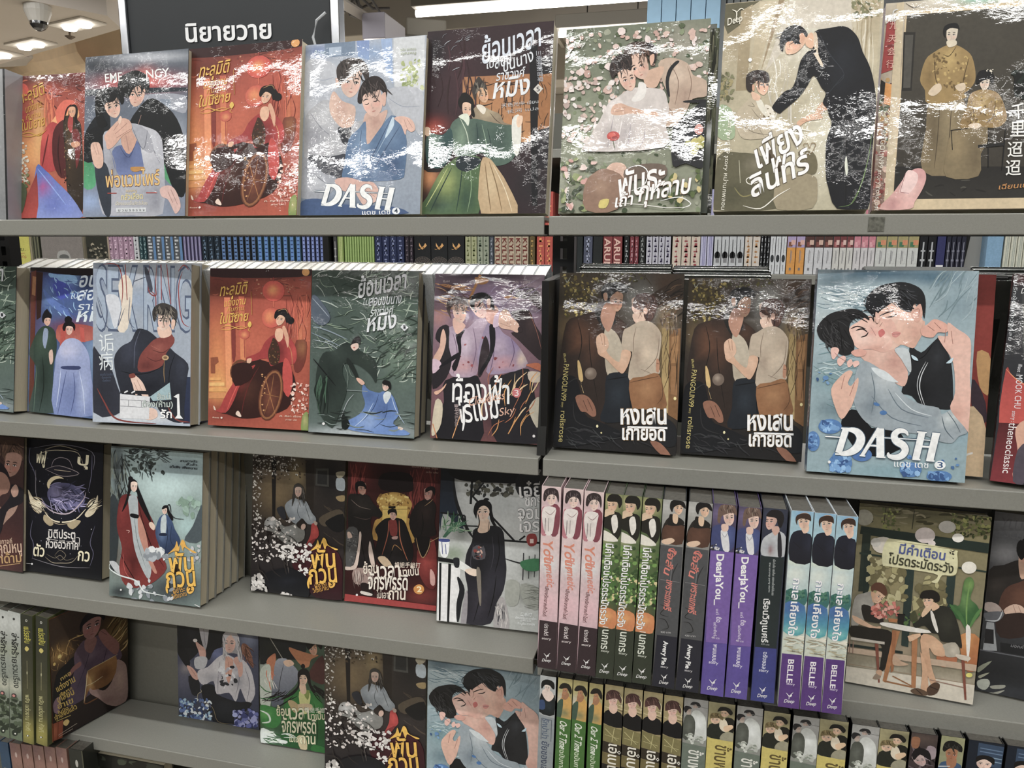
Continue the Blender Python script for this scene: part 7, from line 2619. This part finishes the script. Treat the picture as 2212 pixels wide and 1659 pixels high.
face_book('badbang', 'pale blue cover with red outlined capitals and a seated man in a dark jacket', QJ, 1, T=.022, wrap='c9ced6', stack=1, stack_label='copy stacked behind the pale blue cover with red capitals')
face_book('lantern', 'lantern-red cover of a seated robed figure, on the second shelf', QA2, 1, T=.02, wrap='5a1d18')
face_book('ming1', 'grey-green wrinkled cover numbered 1 with a blue robed figure on the ground', QK, 1, T=.021, pm='wrinkled_print', stack=1, stack_label='copy stacked behind the grey-green wrinkled cover')
face_book('sky', 'purple and pink cover of two men in loosened ties, numbered 3 in a pink disc', QL, 1, T=.018, wrap='1e1820')
face_book('brown', 'brown cover of a couple before a doorway, nearer the bay gap on the second shelf', QM1, 1, T=.02)
face_book('brown', 'brown cover of a couple before a doorway, beside the large DASH 3 book', QM2, 1, T=.02)
face_book('dash3', 'large pale blue DASH cover numbered 3 with blue roses, on the second shelf', QN, 1, T=.017, wrap='7d95ac', side=('blueedge', 'wrapped_print'))
face_book('redbeige', 'red and beige cover mostly hidden behind the large DASH 3 book', QO1, 1, T=.016, Y=(.017, .014), wrap='701a18')
face_book('darkred', 'dark cover with a red curve and sideways lettering, at the second shelf right edge', QO2, 1, T=.03, wrap='2a1416', side=('orchid', 'matte_print'))

# third shelf, left bay
QP = [(-135, 933), (60, 949.7), (49.7, 1240.6), (-142, 1212)]; QQ = [(62, 951), (236.6, 964.8), (220, 1258.7), (49.7, 1236)]; QR = [(242.6, 967.8), (443, 981.4), (433, 1316.5), (236.6, 1290.3)]
QS = [(547.6, 984.6), (749.6, 998.4), (739.8, 1302.7), (541.5, 1279.7)]; QT = [(751.5, 998.4), (953.4, 1015.3), (942.7, 1326.4), (744.4, 1302)]; QU = [(953.4, 1015.3), (1173, 1029), (1162.5, 1372), (942.7, 1345.8)]
face_book('brownpair', 'dim brown cover of two men cut by the left edge of the third shelf', QP, 2, T=.016, pm='matte_print')
face_book('planet', 'black cover with gold frame, winged planet and crescent', QQ, 2, T=.018, wrap='14151c', pm='matte_print')
ordn = ['first', 'second', 'third', 'fourth', 'fifth', 'sixth', 'seventh', 'eighth']
face_book('phan2', 'misty cover of a red robed figure with yellow lettering, numbered 2', QR, 2, T=.0158, wrap='8d8c86', pm='matte_print', stack=5, stack_label=lambda k: ordn[k]+' copy behind the misty red robe cover, its page edge showing', group='copies stacked behind the misty red robe cover')
face_book('phan3', 'white blossom cover with yellow lettering numbered 3, on the third shelf', QS, 2, T=.018, pm='matte_print')
face_book('emperor2', 'dark red throne room cover with gold lettering numbered 2', QT, 2, T=.018, wrap='3a1412', pm='matte_print')
face_book('blackrobe', 'white and black cover of a long-haired man holding a scroll', QU, 2, T=.02, wrap='bfc2c2', pm='matte_print')
# third shelf, right bay
QV = [(1845, 1090), (2127, 1105), (2100, 1525), (1825, 1474.5)]; QW = [(2129, 1108), (2365, 1130), (2345, 1545), (2106, 1493)]
face_book('cafe', 'olive cafe terrace cover with a speech bubble and two men at a small table', QV, 2, T=.018, lean=4, pm='matte_print')
face_book('barista', 'dark grey barista cover cut by the right edge of the third shelf', QW, 2, T=.018, lean=4, pm='matte_print')
sx = [((90, 150), (202, 160), (180, 1325), (62, 1310)), ((232, 165), (345, 172), (305, 1350), (185, 1330)), ((365, 183), (475, 195), (430, 1370), (312, 1352)), ((498, 200), (604, 214), (545, 1390), (435, 1375)),
      ((615, 210), (727, 228), (662, 1410), (548, 1392)), ((742, 224), (855, 240), (785, 1425), (668, 1408)), ((870, 237), (1012, 255), (935, 1450), (795, 1430)), ((1030, 252), (1172, 275), (1090, 1478), (945, 1455)),
      ((1190, 264), (1340, 285), (1250, 1500), (1105, 1480)), ((1350, 284), (1492, 302), (1400, 1520), (1260, 1500)), ((1508, 290), (1665, 308), (1575, 1545), (1425, 1520)), ((1688, 307), (1822, 325), (1735, 1578), (1600, 1560)),
      ((1836, 322), (1967, 338), (1872, 1592), (1742, 1578)), ((1978, 340), (2112, 350), (2005, 1612), (1878, 1597))]
QSP = [[(1140+x/2.9625, 1000+y/2.9625) for x, y in q] for q in sx]
keys = ['pink']*3+['green']*3+['navy']*2+['violet']*2+['night']+['beach']*3
names = {'pink': ('pink spine with handwritten title over maroon foot', 'd9c3c6', 'pink and maroon spined novels'), 'green': ('green leafy spine with white Thai title', '3c4a34', 'green spined novels'), 'navy': ('grey spine with coral script over navy foot', '20242c', 'grey and navy spined novels'),
         'violet': ('violet spine lettered DearJaYou', '5a4a7c', 'violet spined novels'), 'night': ('dark spine with royal blue foot and a pale suited man', '1a2030', None), 'beach': ('beach picture spine over purple BELLE foot', 'cfd6dc', 'beach and purple spined novels')}
cnt = {}
for k, q in zip(keys, QSP):
    cnt[k] = cnt.get(k, 0)+1; n = keys.count(k); d, wr, g = names[k]
    pos = '' if n == 1 else [['left', 'right'], ['left', 'middle', 'right']][n-2][cnt[k]-1]
    lb = d+(', %s one of the %s alike' % (pos, {2: 'two', 3: 'three'}[n]) if n > 1 else ', standing on the third shelf')
    spine_book('sp_'+k, lb, q, 2, wrap=wr, group=g)

# bottom shelf in view, left bay
def cq(s, ox, oy, l): return [(ox+x/s, oy+y/s) for x, y in l]
s4 = [cq(3.687, 0, 1260, l) for l in ([(-18, 143), (55, 155), (78, 1238), (-6, 1222)], [(65, 158), (150, 168), (180, 1262), (85, 1245)], [(168, 175), (268, 188), (275, 1287), (188, 1275)], [(286, 188), (372, 202), (377, 1307), (292, 1287)])]
for k, (q, key, lb) in enumerate(zip(s4, ['whitegreen', 'whitegreen', 'olive', 'olive'], ['white and green leaf spine cut by the left edge of the lowest shelf', 'white and green leaf spine, second from the left edge of the lowest shelf', 'olive spine with yellow title, left one of two', 'olive spine with yellow title, right one of two, beside the whisky cover'])):
    last_spine = spine_book('sp_'+key, lb, q, 3, T=.1, wrap='5d6240' if k > 1 else '8d938a', pm='matte_print', group=['white and green spined novels', 'olive spined novels'][k > 1], H=.205)
# the book whose front faces sideways
A = at(112.6, 1605.8, 2, ZR[3]); B = at(279.4, 1510.9, 2, ZR[3]); d = (B-A).normalized(); T_ = (B-A).length-.004
v = last_spine.matrix_world.col[2].xyz.normalized(); v = (v-d*v.dot(d)).normalized(); n = d.cross(v)
Mx = Matrix((n, d, v)).transposed().to_4x4(); Mx.translation = A-n*.011+Vector((.0025, 0, 0))+Vector((0, 0, .002))
bk = book('brown and gold novel turned sideways showing a hand with a whisky glass', Mx, .011, .2, T_, None, '7a3a1e', 'matte_print', pages='spine')
o = get_art('whisky').mesh('cover_illustration', T_, .2, MATS['matte_print'], bk); o.rotation_euler = (0, 0, math.pi/2); o.location = (.011, 0, 0)
o = get_art('sp_orange').mesh('spine_print', .011, .2, MATS['matte_print'], bk, 6, 40)
def low_quad(bl, br, hgt):      # a cover whose head is hidden under the shelf above: give the whole 21 cm
    A = at(*bl, 2, ZR[3]); u = at(*br, 2, ZR[3])-A; u.z = 0; u.normalize(); n = Vector((-u.y, u.x, 0)); a = math.radians(5)
    v = (Vector((0, 0, math.cos(a)))+n*math.sin(a))*hgt; B = at(*br, 2, ZR[3]); return [proj(A+v), proj(B+v), br, bl]
for key, lb, q in [('whitehair', 'cover of a silver-haired man in a ruffled white shirt, lowest shelf', ((386.5, 1548.9), (560, 1580))),
                   ('emperor1', 'cover of a smiling figure in green robes with cream lettering, lowest shelf', ((563, 1606.7), (716, 1632))),
                   ('phan3', 'white blossom cover with yellow lettering, on the lowest shelf in view', ((702, 1680), (918, 1712))),
                   ('dash3', 'pale blue DASH cover with kissing couple, bottom centre of the photo', ((921, 1732), (1163, 1771)))]:
    face_book(key, lb, low_quad(*q, .2), 3, T=.018, lean=5, pm='matte_print', wrap='cfd2d6' if key == 'dash3' else '2a2a30', stack=1 if key == 'phan3' else 0, stack_label='copy behind the lowest blossom cover')
# bottom shelf in view, right bay: spine-out novels
r4 = []
a_ = 3.95
for l in ([(110, 235), (245, 245)], [(262, 255), (385, 265)], [(392, 275), (515, 290)], [(527, 300), (642, 310)], [(660, 312), (817, 332)], [(826, 342), (982, 362)], [(992, 370), (1152, 388)], [(1166, 400), (1328, 418)], [(1337, 425), (1542, 455)], [(1547, 458), (1772, 490)]):
    r4.append([(1140+x/a_, 1400+y/a_) for x, y in l])
a_ = 3.936
for l in ([(558, 1), (782, 1)],):
    pass
for l in ([(-232+330, -1), (0, 0)],):
    pass
xs = [(1790, 492, 2010, 520)]
for x0, y0, x1, y1 in xs: r4.append([(1140+x0/3.95, 1400+y0/3.95), (1140+x1/3.95, 1400+y1/3.95)])
for l in ([(5, 535), (228, 565)], [(255, 573), (476, 602)], [(480, 602), (722, 632)], [(755, 648), (986, 682)], [(990, 684), (1237, 715)], [(1257, 718), (1482, 745)], [(1512, 745), (1712, 775)], [(1745, 782), (2048, 812)], [(2072, 830), (2372, 870)]):
    r4.append([(1650+x/a_, 1400+y/a_) for x, y in l])
k4 = ['tank']+['sum']*3+['bobhair']*4+['greypair', 'yellowpair']*4+['inkpair', 'blueshirt', 'officesuit', 'officesuit']
n4 = {'tank': ('white spine with a black-haired man in a black vest', None), 'sum': ('green-footed spine, mustard shirt profile', 'mustard profile spined novels'), 'bobhair': ('tan spine of a brown-haired figure', 'tan brown-haired spined novels'),
      'greypair': ('grey bridal-veil couple spine', 'grey couple spined novels'), 'yellowpair': ('yellow-footed couple spine', 'yellow couple spined novels'), 'inkpair': ('dark violet inked couple spine', None), 'blueshirt': ('olive spine of a man in a blue shirt', None), 'officesuit': ('night-blue spine of a suited man', 'night-blue office spined novels')}
cnt = {}; pl = {3: ['left', 'middle', 'right'], 4: ['leftmost', 'second', 'third', 'rightmost'], 2: ['left', 'right']}
for k, q in zip(k4, r4):
    cnt[k] = cnt.get(k, 0)+1; n = k4.count(k); d, g = n4[k]
    Yf = -.05; A = at(*q[0], 1, Yf); B = at(*q[1], 1, Yf); H = min(.2128, A.z-ZR[3]-.0026)
    bl = proj(Vector((A.x, Yf, ZR[3]+.002))); br = proj(Vector((B.x, Yf, ZR[3]+.002)))
    if q[0][0] < 1260: bl = (bl[0]-9, bl[1]); br = (br[0]-9, br[1])
    elif q[0][0] < 1400: bl = (bl[0]-5, bl[1]); br = (br[0]-5, br[1])
    lb = d+((', %s of its %s on the lowest shelf' % (pl[n][cnt[k]-1], {2: 'two', 3: 'three', 4: 'four'}[n])) if n > 1 else ' on the lowest shelf')
    quad = [q[0], q[1], br, bl]; ART['s4_'+k+str(cnt[k])] = (*q4frame(q, bl, br), ART_S4[k])
    spine_book('s4_'+k+str(cnt[k]), lb, quad, 3, T=.125, Y=Yf, group=g, wrap='1c1c1c', pm='matte_print')
# row below, left: tops of tall books
row5 = [(-10, 62, '2a4a6a', 'blue spine cut by the bottom left corner')]+[(75+k*92, 75+k*92+84, '8a6a5e', ['leftmost', 'second', 'third', 'fourth', 'rightmost'][k]+' dull pink spine along the bottom left edge') for k in range(5)]+[(545, 655, '2c2e2a', 'black-green spine under the lowest lip at bottom left')]
for x0, x1, c, lb in row5:
    a = (x0/3.687, 1260+(1262+(x0)*.1)/3.687); b = (x1/3.687, 1260+(1262+x1*.1)/3.687)
    A = at(*a, 1, -.03); B = at(*b, 1, -.03); zb = ZR[4]; H = A.z-zb; M = Matrix.Translation((A.x, -.03, zb+.0005))
    ART['low'] = (0, 0, 1, [(0, 0), (100, 0), (100, 300), (0, 300)], LOWSRC[c]); ARTC.pop('low', None)
    book(lb, M, B.x-A.x, H, .11, get_art('low'), c, 'matte_print', 'dull pink spined novels' if 'pink' in lb else None, pages='spine')
A = at(182, 1640, 1, -.005); B = at(352, 1640, 1, -.005); ART['low'] = (0, 0, 1, [(0, 0), (100, 0), (100, 300), (0, 300)], LOWSRC['dark']); ARTC.pop('low', None)
book('black foliage cover just showing under the lowest lip at bottom left', Matrix.Translation((A.x, -.005, ZR[4]+.0005)), B.x-A.x, .205, .02, get_art('low'), '1a1c18', 'matte_print')

# ------------------------------------------------------------------ books of the far side, heads showing behind the second shelf
HEADS = [(207, 'far left blue moonlit cover'), (425, 'pale blue red-capital cover'), (678, 'lower lantern-red cover'), (930, 'grey-green wrinkled cover'), (3000, 'purple and pink tie cover')]
def head_label(a, cnt={}):
    for x, nm in HEADS:
        if a < x: cnt[nm] = cnt.get(nm, 0)+1; return 'film-wrapped book head behind the %s, %s from its left' % (nm, 'first second third fourth fifth sixth seventh eighth ninth tenth eleventh twelfth thirteenth fourteenth fifteenth sixteenth'.split()[cnt[nm]-1])
def back_row():
    xs = [33, 60, 95, 127, 145]; x = 145
    rg = random.Random(11)
    edges = [(33, 52), (54, 84), (86, 121), (123, 141), (143, 162), (163, 182), (183, 200)]
    x = 202
    while x < 415: w_ = rg.uniform(17, 24); edges.append((x, x+w_-1.2)); x += w_
    x = 420
    while x < 930: w_ = rg.uniform(17, 23); edges.append((x, x+w_-1.2)); x += w_
    while x < 1150: w_ = 20 if x < 1085 else 28; edges.append((x, x+w_-1.2)); x += w_
    edges.append((1151, 1178))
    proto = None
    for i, (a, b) in enumerate(edges):
        yy = 578+(a-60)*.019 if a < 415 else 583+(a-415)*.018
        A = at(a, yy, 1, .06); B = at(b, yy, 1, .06); g = math.radians(17.5); W = B.x-A.x
        # leaning towards us against the novels in front: origin at the head's near edge
        M = Matrix.Translation(A) @ Matrix.Rotation(g, 4, 'X') @ Matrix.Translation((0, 0, -.18))
        r = empty('paperback_book', M); tag(r, head_label(a), 'book', 'book heads behind the second shelf')
        wr = ['d0cdc4', 'bfbcb2', 'dedbd2', 'c6c8c8'][i % 4] if a < 900 else ['b0b5b8', 'c6cacd', 'bcc0c4'][i % 3]
        MB().box(0, .0007, 0, .042, 0, .18).box(W-.0007, W, 0, .042, 0, .18).box(.0007, W-.0007, .0413, .042, 0, .18).build('cover', mat('cardfilm_'+wr, wr, .25, noise=.1, coat=1, bump=.5, bscale=260), r)
        MB().box(.0007, W-.0007, .0012, .0413, .001, .1792).build('page_block', mat('film_pages_'+wr, wr, .3, noise=.25, nscale=700, coat=1, bump=.9, bscale=120, stretch=(4, .4, 1)), r)
back_row()
def flat_stack(x0, x1, y0, n, dy, label, col='6d706c', rise=17.5, Y0=.06):
    for i in range(n):
        A = at(x0, y0, 1, Y0); B = at(x1, y0+(x1-x0)*.01, 1, Y0); g = math.radians(rise)
        M = Matrix.Translation((A.x+(i % 3-1)*.001, Y0, A.z)) @ Matrix.Rotation(g, 4, 'X') @ Matrix.Translation((0, dy*i*1.04, -.19+(i % 2)*.001))
        r = empty('paperback_book', M); tag(r, label % ordn[i], 'book', 'film wrapped copies facing away behind the brown covers'); W = B.x-A.x
        MB().box(0, W, 0, .0007, 0, .19).box(0, W, dy-.0007, dy, 0, .19).build('cover', mat('cardfilm_d', '3d3f3c', .22, noise=.1, coat=1, bump=.5, bscale=200), r)
        MB().box(.001, W-.001, .0007, dy-.0007, .001, .189).build('page_block', mat('film_pages_d', col, .3, noise=.3, nscale=500, coat=1, bump=.8, bscale=90, stretch=(.3, 4, 1)), r)
flat_stack(1247, 1450, 596, 5, .009, '%s film-wrapped book head behind the left brown couple cover', '7b7e7b')
flat_stack(1453, 1668, 603, 5, .0095, '%s film-wrapped book head behind the right brown couple cover', '63655f')
flat_stack(2125, 2330, 606, 4, .01, '%s film-wrapped book head behind the dark red-curve cover', '777a74')
A = at(1760, 607, 1, .075); B = at(1668, 607, 1, .075)
M = Matrix.Translation(at(1882, 594, 1, .065)) @ Matrix.Rotation(math.radians(10), 4, 'X')
r = empty('hardcover_book', M @ Matrix.Translation((0, 0, -.18))); tag(r, 'black board book lying behind the large DASH 3 cover', 'book')
MB().box(0, .135, 0, .05, 0, .18).build('cover', mat('board_black', '20221f', .3, coat=.4), r, bevel=.002)
# ------------------------------------------------------------------ shelf of books beyond, seen through the gap
FY = .95; FZ = at(1700, 592, 1, FY).z
r = empty('far_shelving', Matrix.Translation((-2.6, FY, 0))); tag(r, 'grey metal shelving across the next aisle, seen through the gap under the top shelf', 'shelving')
MB().box(0, 4.4, -.02, .22, FZ-.022, FZ-.0005).build('shelf_board', STEEL, r, bevel=.001)
MB().box(0, 4.4, .22, .225, .2, FZ+.4).build('back_panel', mat('far_back', '55554f', .6), r)
xx = at(716, 550, 1, FY).x+2.6; MB().box(xx-.008, xx+.008, -.03, .0, .2, FZ+.3).build('upright', BLACKM, r)
MB().box(0, 4.4, -.02, .22, FZ+.26, FZ+.28).build('shelf_board', STEEL, r, bevel=.001)
FAR = {}
def far_book(x0, x1, c, kind, label, group):
    xa = at(x0, 550, 1, FY-.01).x; xb = at(x1, 550, 1, FY-.01).x; W = xb-xa-.0016; Hh = .185; y = FY-.012
    T = .12; rg = random.Random(int(x0)); cs = c.split(',')
    V = []; F_ = []; C_ = []
    def q(xa_, xb_, za, zb, col, dep):
        b = len(V); V.extend([(xa_, -dep, za), (xb_, -dep, za), (xb_, -dep, zb), (xa_, -dep, zb)]); F_.append((b, b+1, b+2, b+3)); C_.extend([srgb(col)]*4)
    base = MB().box(0, W, 0, T, 0, Hh)
    V.extend(base.v); F_.extend(base.f); C_.extend([srgb(cs[0])]*8)
    d = .0002; vis = .075
    if kind == 'strip':      # title strip of pseudo glyph strokes
        for k in range(14):
            z = .012+k*.0115; q(W*.28, W*(.5+rg.random()*.28), z, z+.0035, cs[1], d); q(W*(.3+.3*rg.random()), W*(.42+.3*rg.random()), z, z+.009, cs[1], d)
    elif kind == 'bluestrip':
        q(W*.22, W*.78, 0, Hh, cs[1], d)
        for k in range(16): z = .01+k*.01; q(W*.3, W*.7, z, z+.003, cs[2], d*1.5)
    elif kind == 'stripe': q(W*.35, W*.75, 0, Hh, cs[1], d); q(W*.48, W*.6, .01, Hh, cs[0], d*1.5)
    elif kind == 'side': q(W*.7, W, 0, Hh, cs[2], d); [q(W*.15, W*(.3+.3*rg.random()), .006+k*.009, .011+k*.009, cs[1], d*1.5) for k in range(12)]
    elif kind == 'bird':
        bz = .05
        for k in range(5):
            r0 = W*(.12+.09*k)
            for s_ in range(9):
                a0 = math.pi*(s_/9+.02); b = len(V); x_, z_ = W/2, .018
                P = [(x_+r0*math.cos(a0), z_+r0*.7*math.sin(a0)), (x_+r0*math.cos(a0+.3), z_+r0*.7*math.sin(a0+.3)), (x_+(r0+.0012)*math.cos(a0+.3), z_+(r0+.0012)*.7*math.sin(a0+.3)), (x_+(r0+.0012)*math.cos(a0), z_+(r0+.0012)*.7*math.sin(a0))]
                V.extend([(p[0], -d, p[1]) for p in P]); F_.append((b, b+1, b+2, b+3)); C_.extend([srgb('8a7f78')]*4)
        for P in ([(.5, 0), (.62, .25), (.5, .42), (.38, .2)], [(.5, .2), (.68, .9), (.78, .55), (.6, .15)], [(.48, .25), (.3, .95), (.3, .5), (.42, .2)], [(.4, .05), (.2, .12), (.28, .0)]):
            b = len(V); V.extend([(p*W, -d*2, bz+u*.018) for p, u in P]); F_.append(tuple(range(b, b+len(P)))); C_.extend([srgb('e8b060')]*len(P))
    elif kind == 'picture':   # white spine with a picture at its head and small grey words
        q(0, W, .058, Hh, cs[1], d); q(W*.15, W*.6, .06, .07, cs[2], d*1.5); q(W*.45, W*.95, .064, .074, cs[3], d*1.6)
        q(W*.42, W*.5, .024, .052, '8c8c90', d); q(W*.56, W*.62, .03, .05, '9c9ca0', d); q(W*.35, W*.6, .008, .014, '808084', d)
    elif kind == 'oval':
        q(W*.44, W*.54, .045, .078, '77777c', d); b = len(V); V.extend([(W/2+W*.36*math.cos(t*.628), -d, .034+.0085*math.sin(t*.628)) for t in range(10)]); F_.append(tuple(range(b, b+10))); C_.extend([srgb('3c4044')]*10); q(W*.42, W*.56, .006, .02, '8c8c90', d)
    elif kind == 'headrow':
        q(W*.42, W*.54, .035, .075, '55585c', d); b = len(V); V.extend([(W/2+W*.42*math.cos(t*.628), -d, .04+.009*math.sin(t*.628)) for t in range(10)]); F_.append(tuple(range(b, b+10))); C_.extend([srgb('1c1c20')]*10); q(W*.3, W*.8, .024, .034, '8e8e92', d*1.5)
    elif kind == 'words':
        q(W*.4, W*.6, .012, .07, cs[1], d); q(W*.2, W*.8, .03, .034, cs[1], d*1.4); q(W*.2, W*.8, .05, .053, cs[1], d*1.4)
    o = link_mesh('far_book', V, F_, MATS['far_print'], None, np.array(C_)); o.location = (xa, y, FZ+.0004); tag(o, label, 'book', group)
    if kind == 'letters' or kind == 'twelve':
        body, hh, u0 = ('KYLTUH', .03, .085) if kind == 'letters' else ('12', .011, .022)
        if len(cs) > 3: body = cs[3]
        vs, fs = glyphs(body, .02)
        if kind == 'letters': P = [(W*.14+v*W*.95, -d*2, .078-u*.078) for u, v in vs]
        else:
            P = [(W*.12+u*W*.7, -d*3, .008+v*.012) for u, v in vs]
            t = link_mesh('label_patch', [(W*.05, -d*2, .004), (W*.92, -d*2, .004), (W*.92, -d*2, .022), (W*.05, -d*2, .022)], [(0, 1, 2, 3)], mat('patch_white', 'e8e8ea'), o)
        link_mesh('printed_lettering', P, fs, mat('ink_'+cs[1], cs[1], .5), o)
    return o
def run(x0, wd, n, c, kind, label, group=None):
    for k in range(n):
        lb = label if n == 1 else '%s of the %s on the far shelf' % (['leftmost', 'second', 'third', 'fourth', 'fifth', 'sixth', 'seventh', 'eighth', 'ninth', 'tenth', 'eleventh', 'twelfth'][k], label)
        far_book(x0+k*wd, x0+(k+1)*wd, c, kind, lb, group or (label if n > 1 else None))
def far_face(x0, x1, art, label):
    a = at(x0, 575, 1, FY-.02); b = at(x1, 575, 1, FY-.02); ART['ff'] = (0, 0, 1, [(0, 0), (100, 0), (100, 290), (0, 290)], art); ARTC.pop('ff', None)
    book(label, Matrix.Translation((a.x, FY-.02, FZ+.0005)), b.x-a.x, .18, .02, get_art('ff'), '55584e', 'wrapped_print')
far_face(20, 69, 'B c9c45a\nT 4a5a2c 8 222 80 222 22 นิยาย.\nL a8452e 3 40,236 75,232\nL a8452e 3 45,236 72,232\nL 8a4a2c 4 15,225 25,245 30,262\nT a8452e 40 256 80 252 18 ขวัญ', 'yellow cover with scrawled words at the left end of the far shelf')
far_face(94, 183, 'B 8a8480\nP a9a9a6 40,225 62,222 68,262 38,262\nE 6a6c6a 53 250 12 14', 'grey film-wrapped cover on the far shelf, left of the dark foliage cover')
far_face(191, 236, 'B 3c3d36\nS 6c6a5c,2a2b26,a9a08c 60 3 9 3 0 190 100 290\nS d8c9a0 14 3 8 5 0 265 60 288', 'dark foliage cover on the far shelf, left of the pink spines')
run(71, 6, 3, '55574a,8c8c70', 'stripe', 'thin olive spines')
run(237, 11, 5, 'a98aa0,e0c4d8', 'strip', 'five mauve-pink spines')
run(292, 11, 1, 'c9ccd0,9a9ca4', 'strip', 'single white spine beside the mauve-pink ones on the far shelf')
run(304, 8, 2, '2c4a50,9ab8bc', 'strip', 'two thin teal spines')
run(321, 19, 4, '5c6064,c8ccd0,5a86b4', 'side', 'four grey spines with blue edges')
run(398, 8, 5, '4c4668,b8b4dc', 'stripe', 'five thin lavender striped spines')
run(438.5, 13.5, 3, '23303c,6c86a0', 'strip', 'three navy spines with worn words')
run(479, 13, 6, '22282e,5a82b8,1c2c48', 'bluestrip', 'six black spines with powder blue strips')
run(557, 13.8, 7, '203c48,5a90d0,28508a', 'bluestrip', 'seven teal spines with bright blue strips')
run(654, 9.6, 5, '283054,8aa0e0,3c4c8a', 'bluestrip', 'five navy spines with lilac strips')
run(704, 7, 1, '5c5c5c,d0d0d0', 'words', 'grey spine left of the far black upright', None)
run(722, 8, 1, '5a5a5c,d0d0d0', 'words', 'grey spine right of the far black upright', None)
run(731, 13, 1, '9ab060,d0dc98', 'stripe', 'wider pale green spine beside the far upright')
run(746, 5.35, 12, '8fae5c,c4dc90', 'stripe', 'twelve thin leaf-green spines')
run(811, 16, 4, '28345c,8a96c0', 'strip', 'four indigo spines')
run(876, 9.5, 2, '302a34,8a7c88', 'strip', 'two dark plum spines')
run(896, 36.2, 3, '26292c', 'bird', 'three wide black spines with a gold bird')
run(1006, 12.7, 2, 'b4b890,7c8450', 'strip', 'two pale olive spines')
run(1032, 12.9, 2, 'a4ac98,5c6c58', 'strip', 'two sage spines')
run(1058, 10, 1, '4c5460,a8b0bc', 'strip', 'slate spine beside the cream lettered ones on the far shelf')
run(1069, 14.8, 5, 'c8b8a0,6c2420', 'letters', 'five cream spines with dark red capitals')
run(1144, 13, 1, '6a5a34,c4a050', 'strip', 'brown and gold spine on the far shelf')
run(1160, 17.5, 2, 'c0402c,f0a050', 'strip', 'two vermilion spines')
run(1247, 13, 1, '2a3234', 'plain', 'black spine right of the slotted upright on the far shelf')
run(1261, 20, 1, '545a70,a8b0c8', 'strip', 'slate blue patterned spine on the far shelf')
run(1281.5, 21, 1, '262b2c', 'plain', 'wide black spine between slate and red ones on the far shelf')
run(1303, 21, 2, '8c3438,e8c4b8,x,ARUNI', 'letters', 'two red spines with pale capitals')
run(1348, 12, 1, '1c1e20,c0c4c8', 'strip', 'black spine right of the pale capital spines')
run(1360.5, 10, 2, '7c2434,d0a0a8', 'strip', 'two maroon spines')
run(1381, 14, 1, '2a2c2c,b0b4b4', 'strip', 'charcoal spine right of the maroon ones')
run(1396, 13.4, 4, 'c4c4d0,3c3458', 'strip', 'four pale spines with purple capitals')
run(1452, 20.3, 3, 'd4c8b8,a84850', 'strip', 'three cream spines with rose words')
run(1513, 14, 2, 'c0c0dc,8a88b4', 'stripe', 'two lavender spines')
run(1542, 16.3, 4, 'c8ccd0', 'headrow', 'four white spines with a black head')
run(1608, 17, 2, 'd4cdc4,c08c50', 'strip', 'two cream spines with orange patches')
run(1642, 7, 3, '202226,c8ccd0', 'strip', 'three thin black spines')
run(1663, 12, 3, 'd4d8dc', 'oval', 'three white spines with a dark oval')
run(1699.5, 19.5, 2, 'd8961e,b0a0c8,8a5a40,e0b4a8', 'picture', 'two orange spines')
run(1739, 19.7, 3, 'd0d2d6,5c3c38,8a5048,d8b8a8', 'picture', 'three wide white spines with brown pictures')
run(1798.5, 14.7, 3, 'd0d0cc,7c3c40,b87070,e0c0b8', 'picture', 'three white spines with red pictures')
run(1843, 15.7, 3, 'd2d0d2,c87c8c,e0a8b0,d8909c', 'picture', 'three white spines with pink pictures')
run(1890.5, 23.2, 4, 'cfd2d0,a8a070,4c8060,d88c60', 'picture', 'four wide white spines with green and orange pictures')
run(1984, 18.5, 2, '24262a,b8bcc0', 'words', 'two black spines marked with numerals')
run(2022, 19.5, 1, '34386c,e8e8f0,x', 'twelve', 'indigo spine with a white patch reading 12 on the far shelf')
run(2042, 10.8, 4, '2e3040,8a8c9c', 'words', 'four charcoal spines')
a = at(2100, 575, 1, FY); b = at(2128, 575, 1, FY)
tag(MB().prism([(a.x-.012, FZ), (b.x, FZ), (b.x+.02, FZ+.2), (a.x+.01, FZ+.2)], 1, FY+.02, FY+.1).build('bookend', mat('bookend_grey', '9c9c98', .5)), 'sloping grey bookend at the right of the far shelf', 'bookend')
run(2129, 36, 1, '7fa8c8', 'plain', 'light blue box spine on the far shelf')
run(2167, 14, 4, 'cfd0c0,a8b0a8', 'stripe', 'four cream spines')
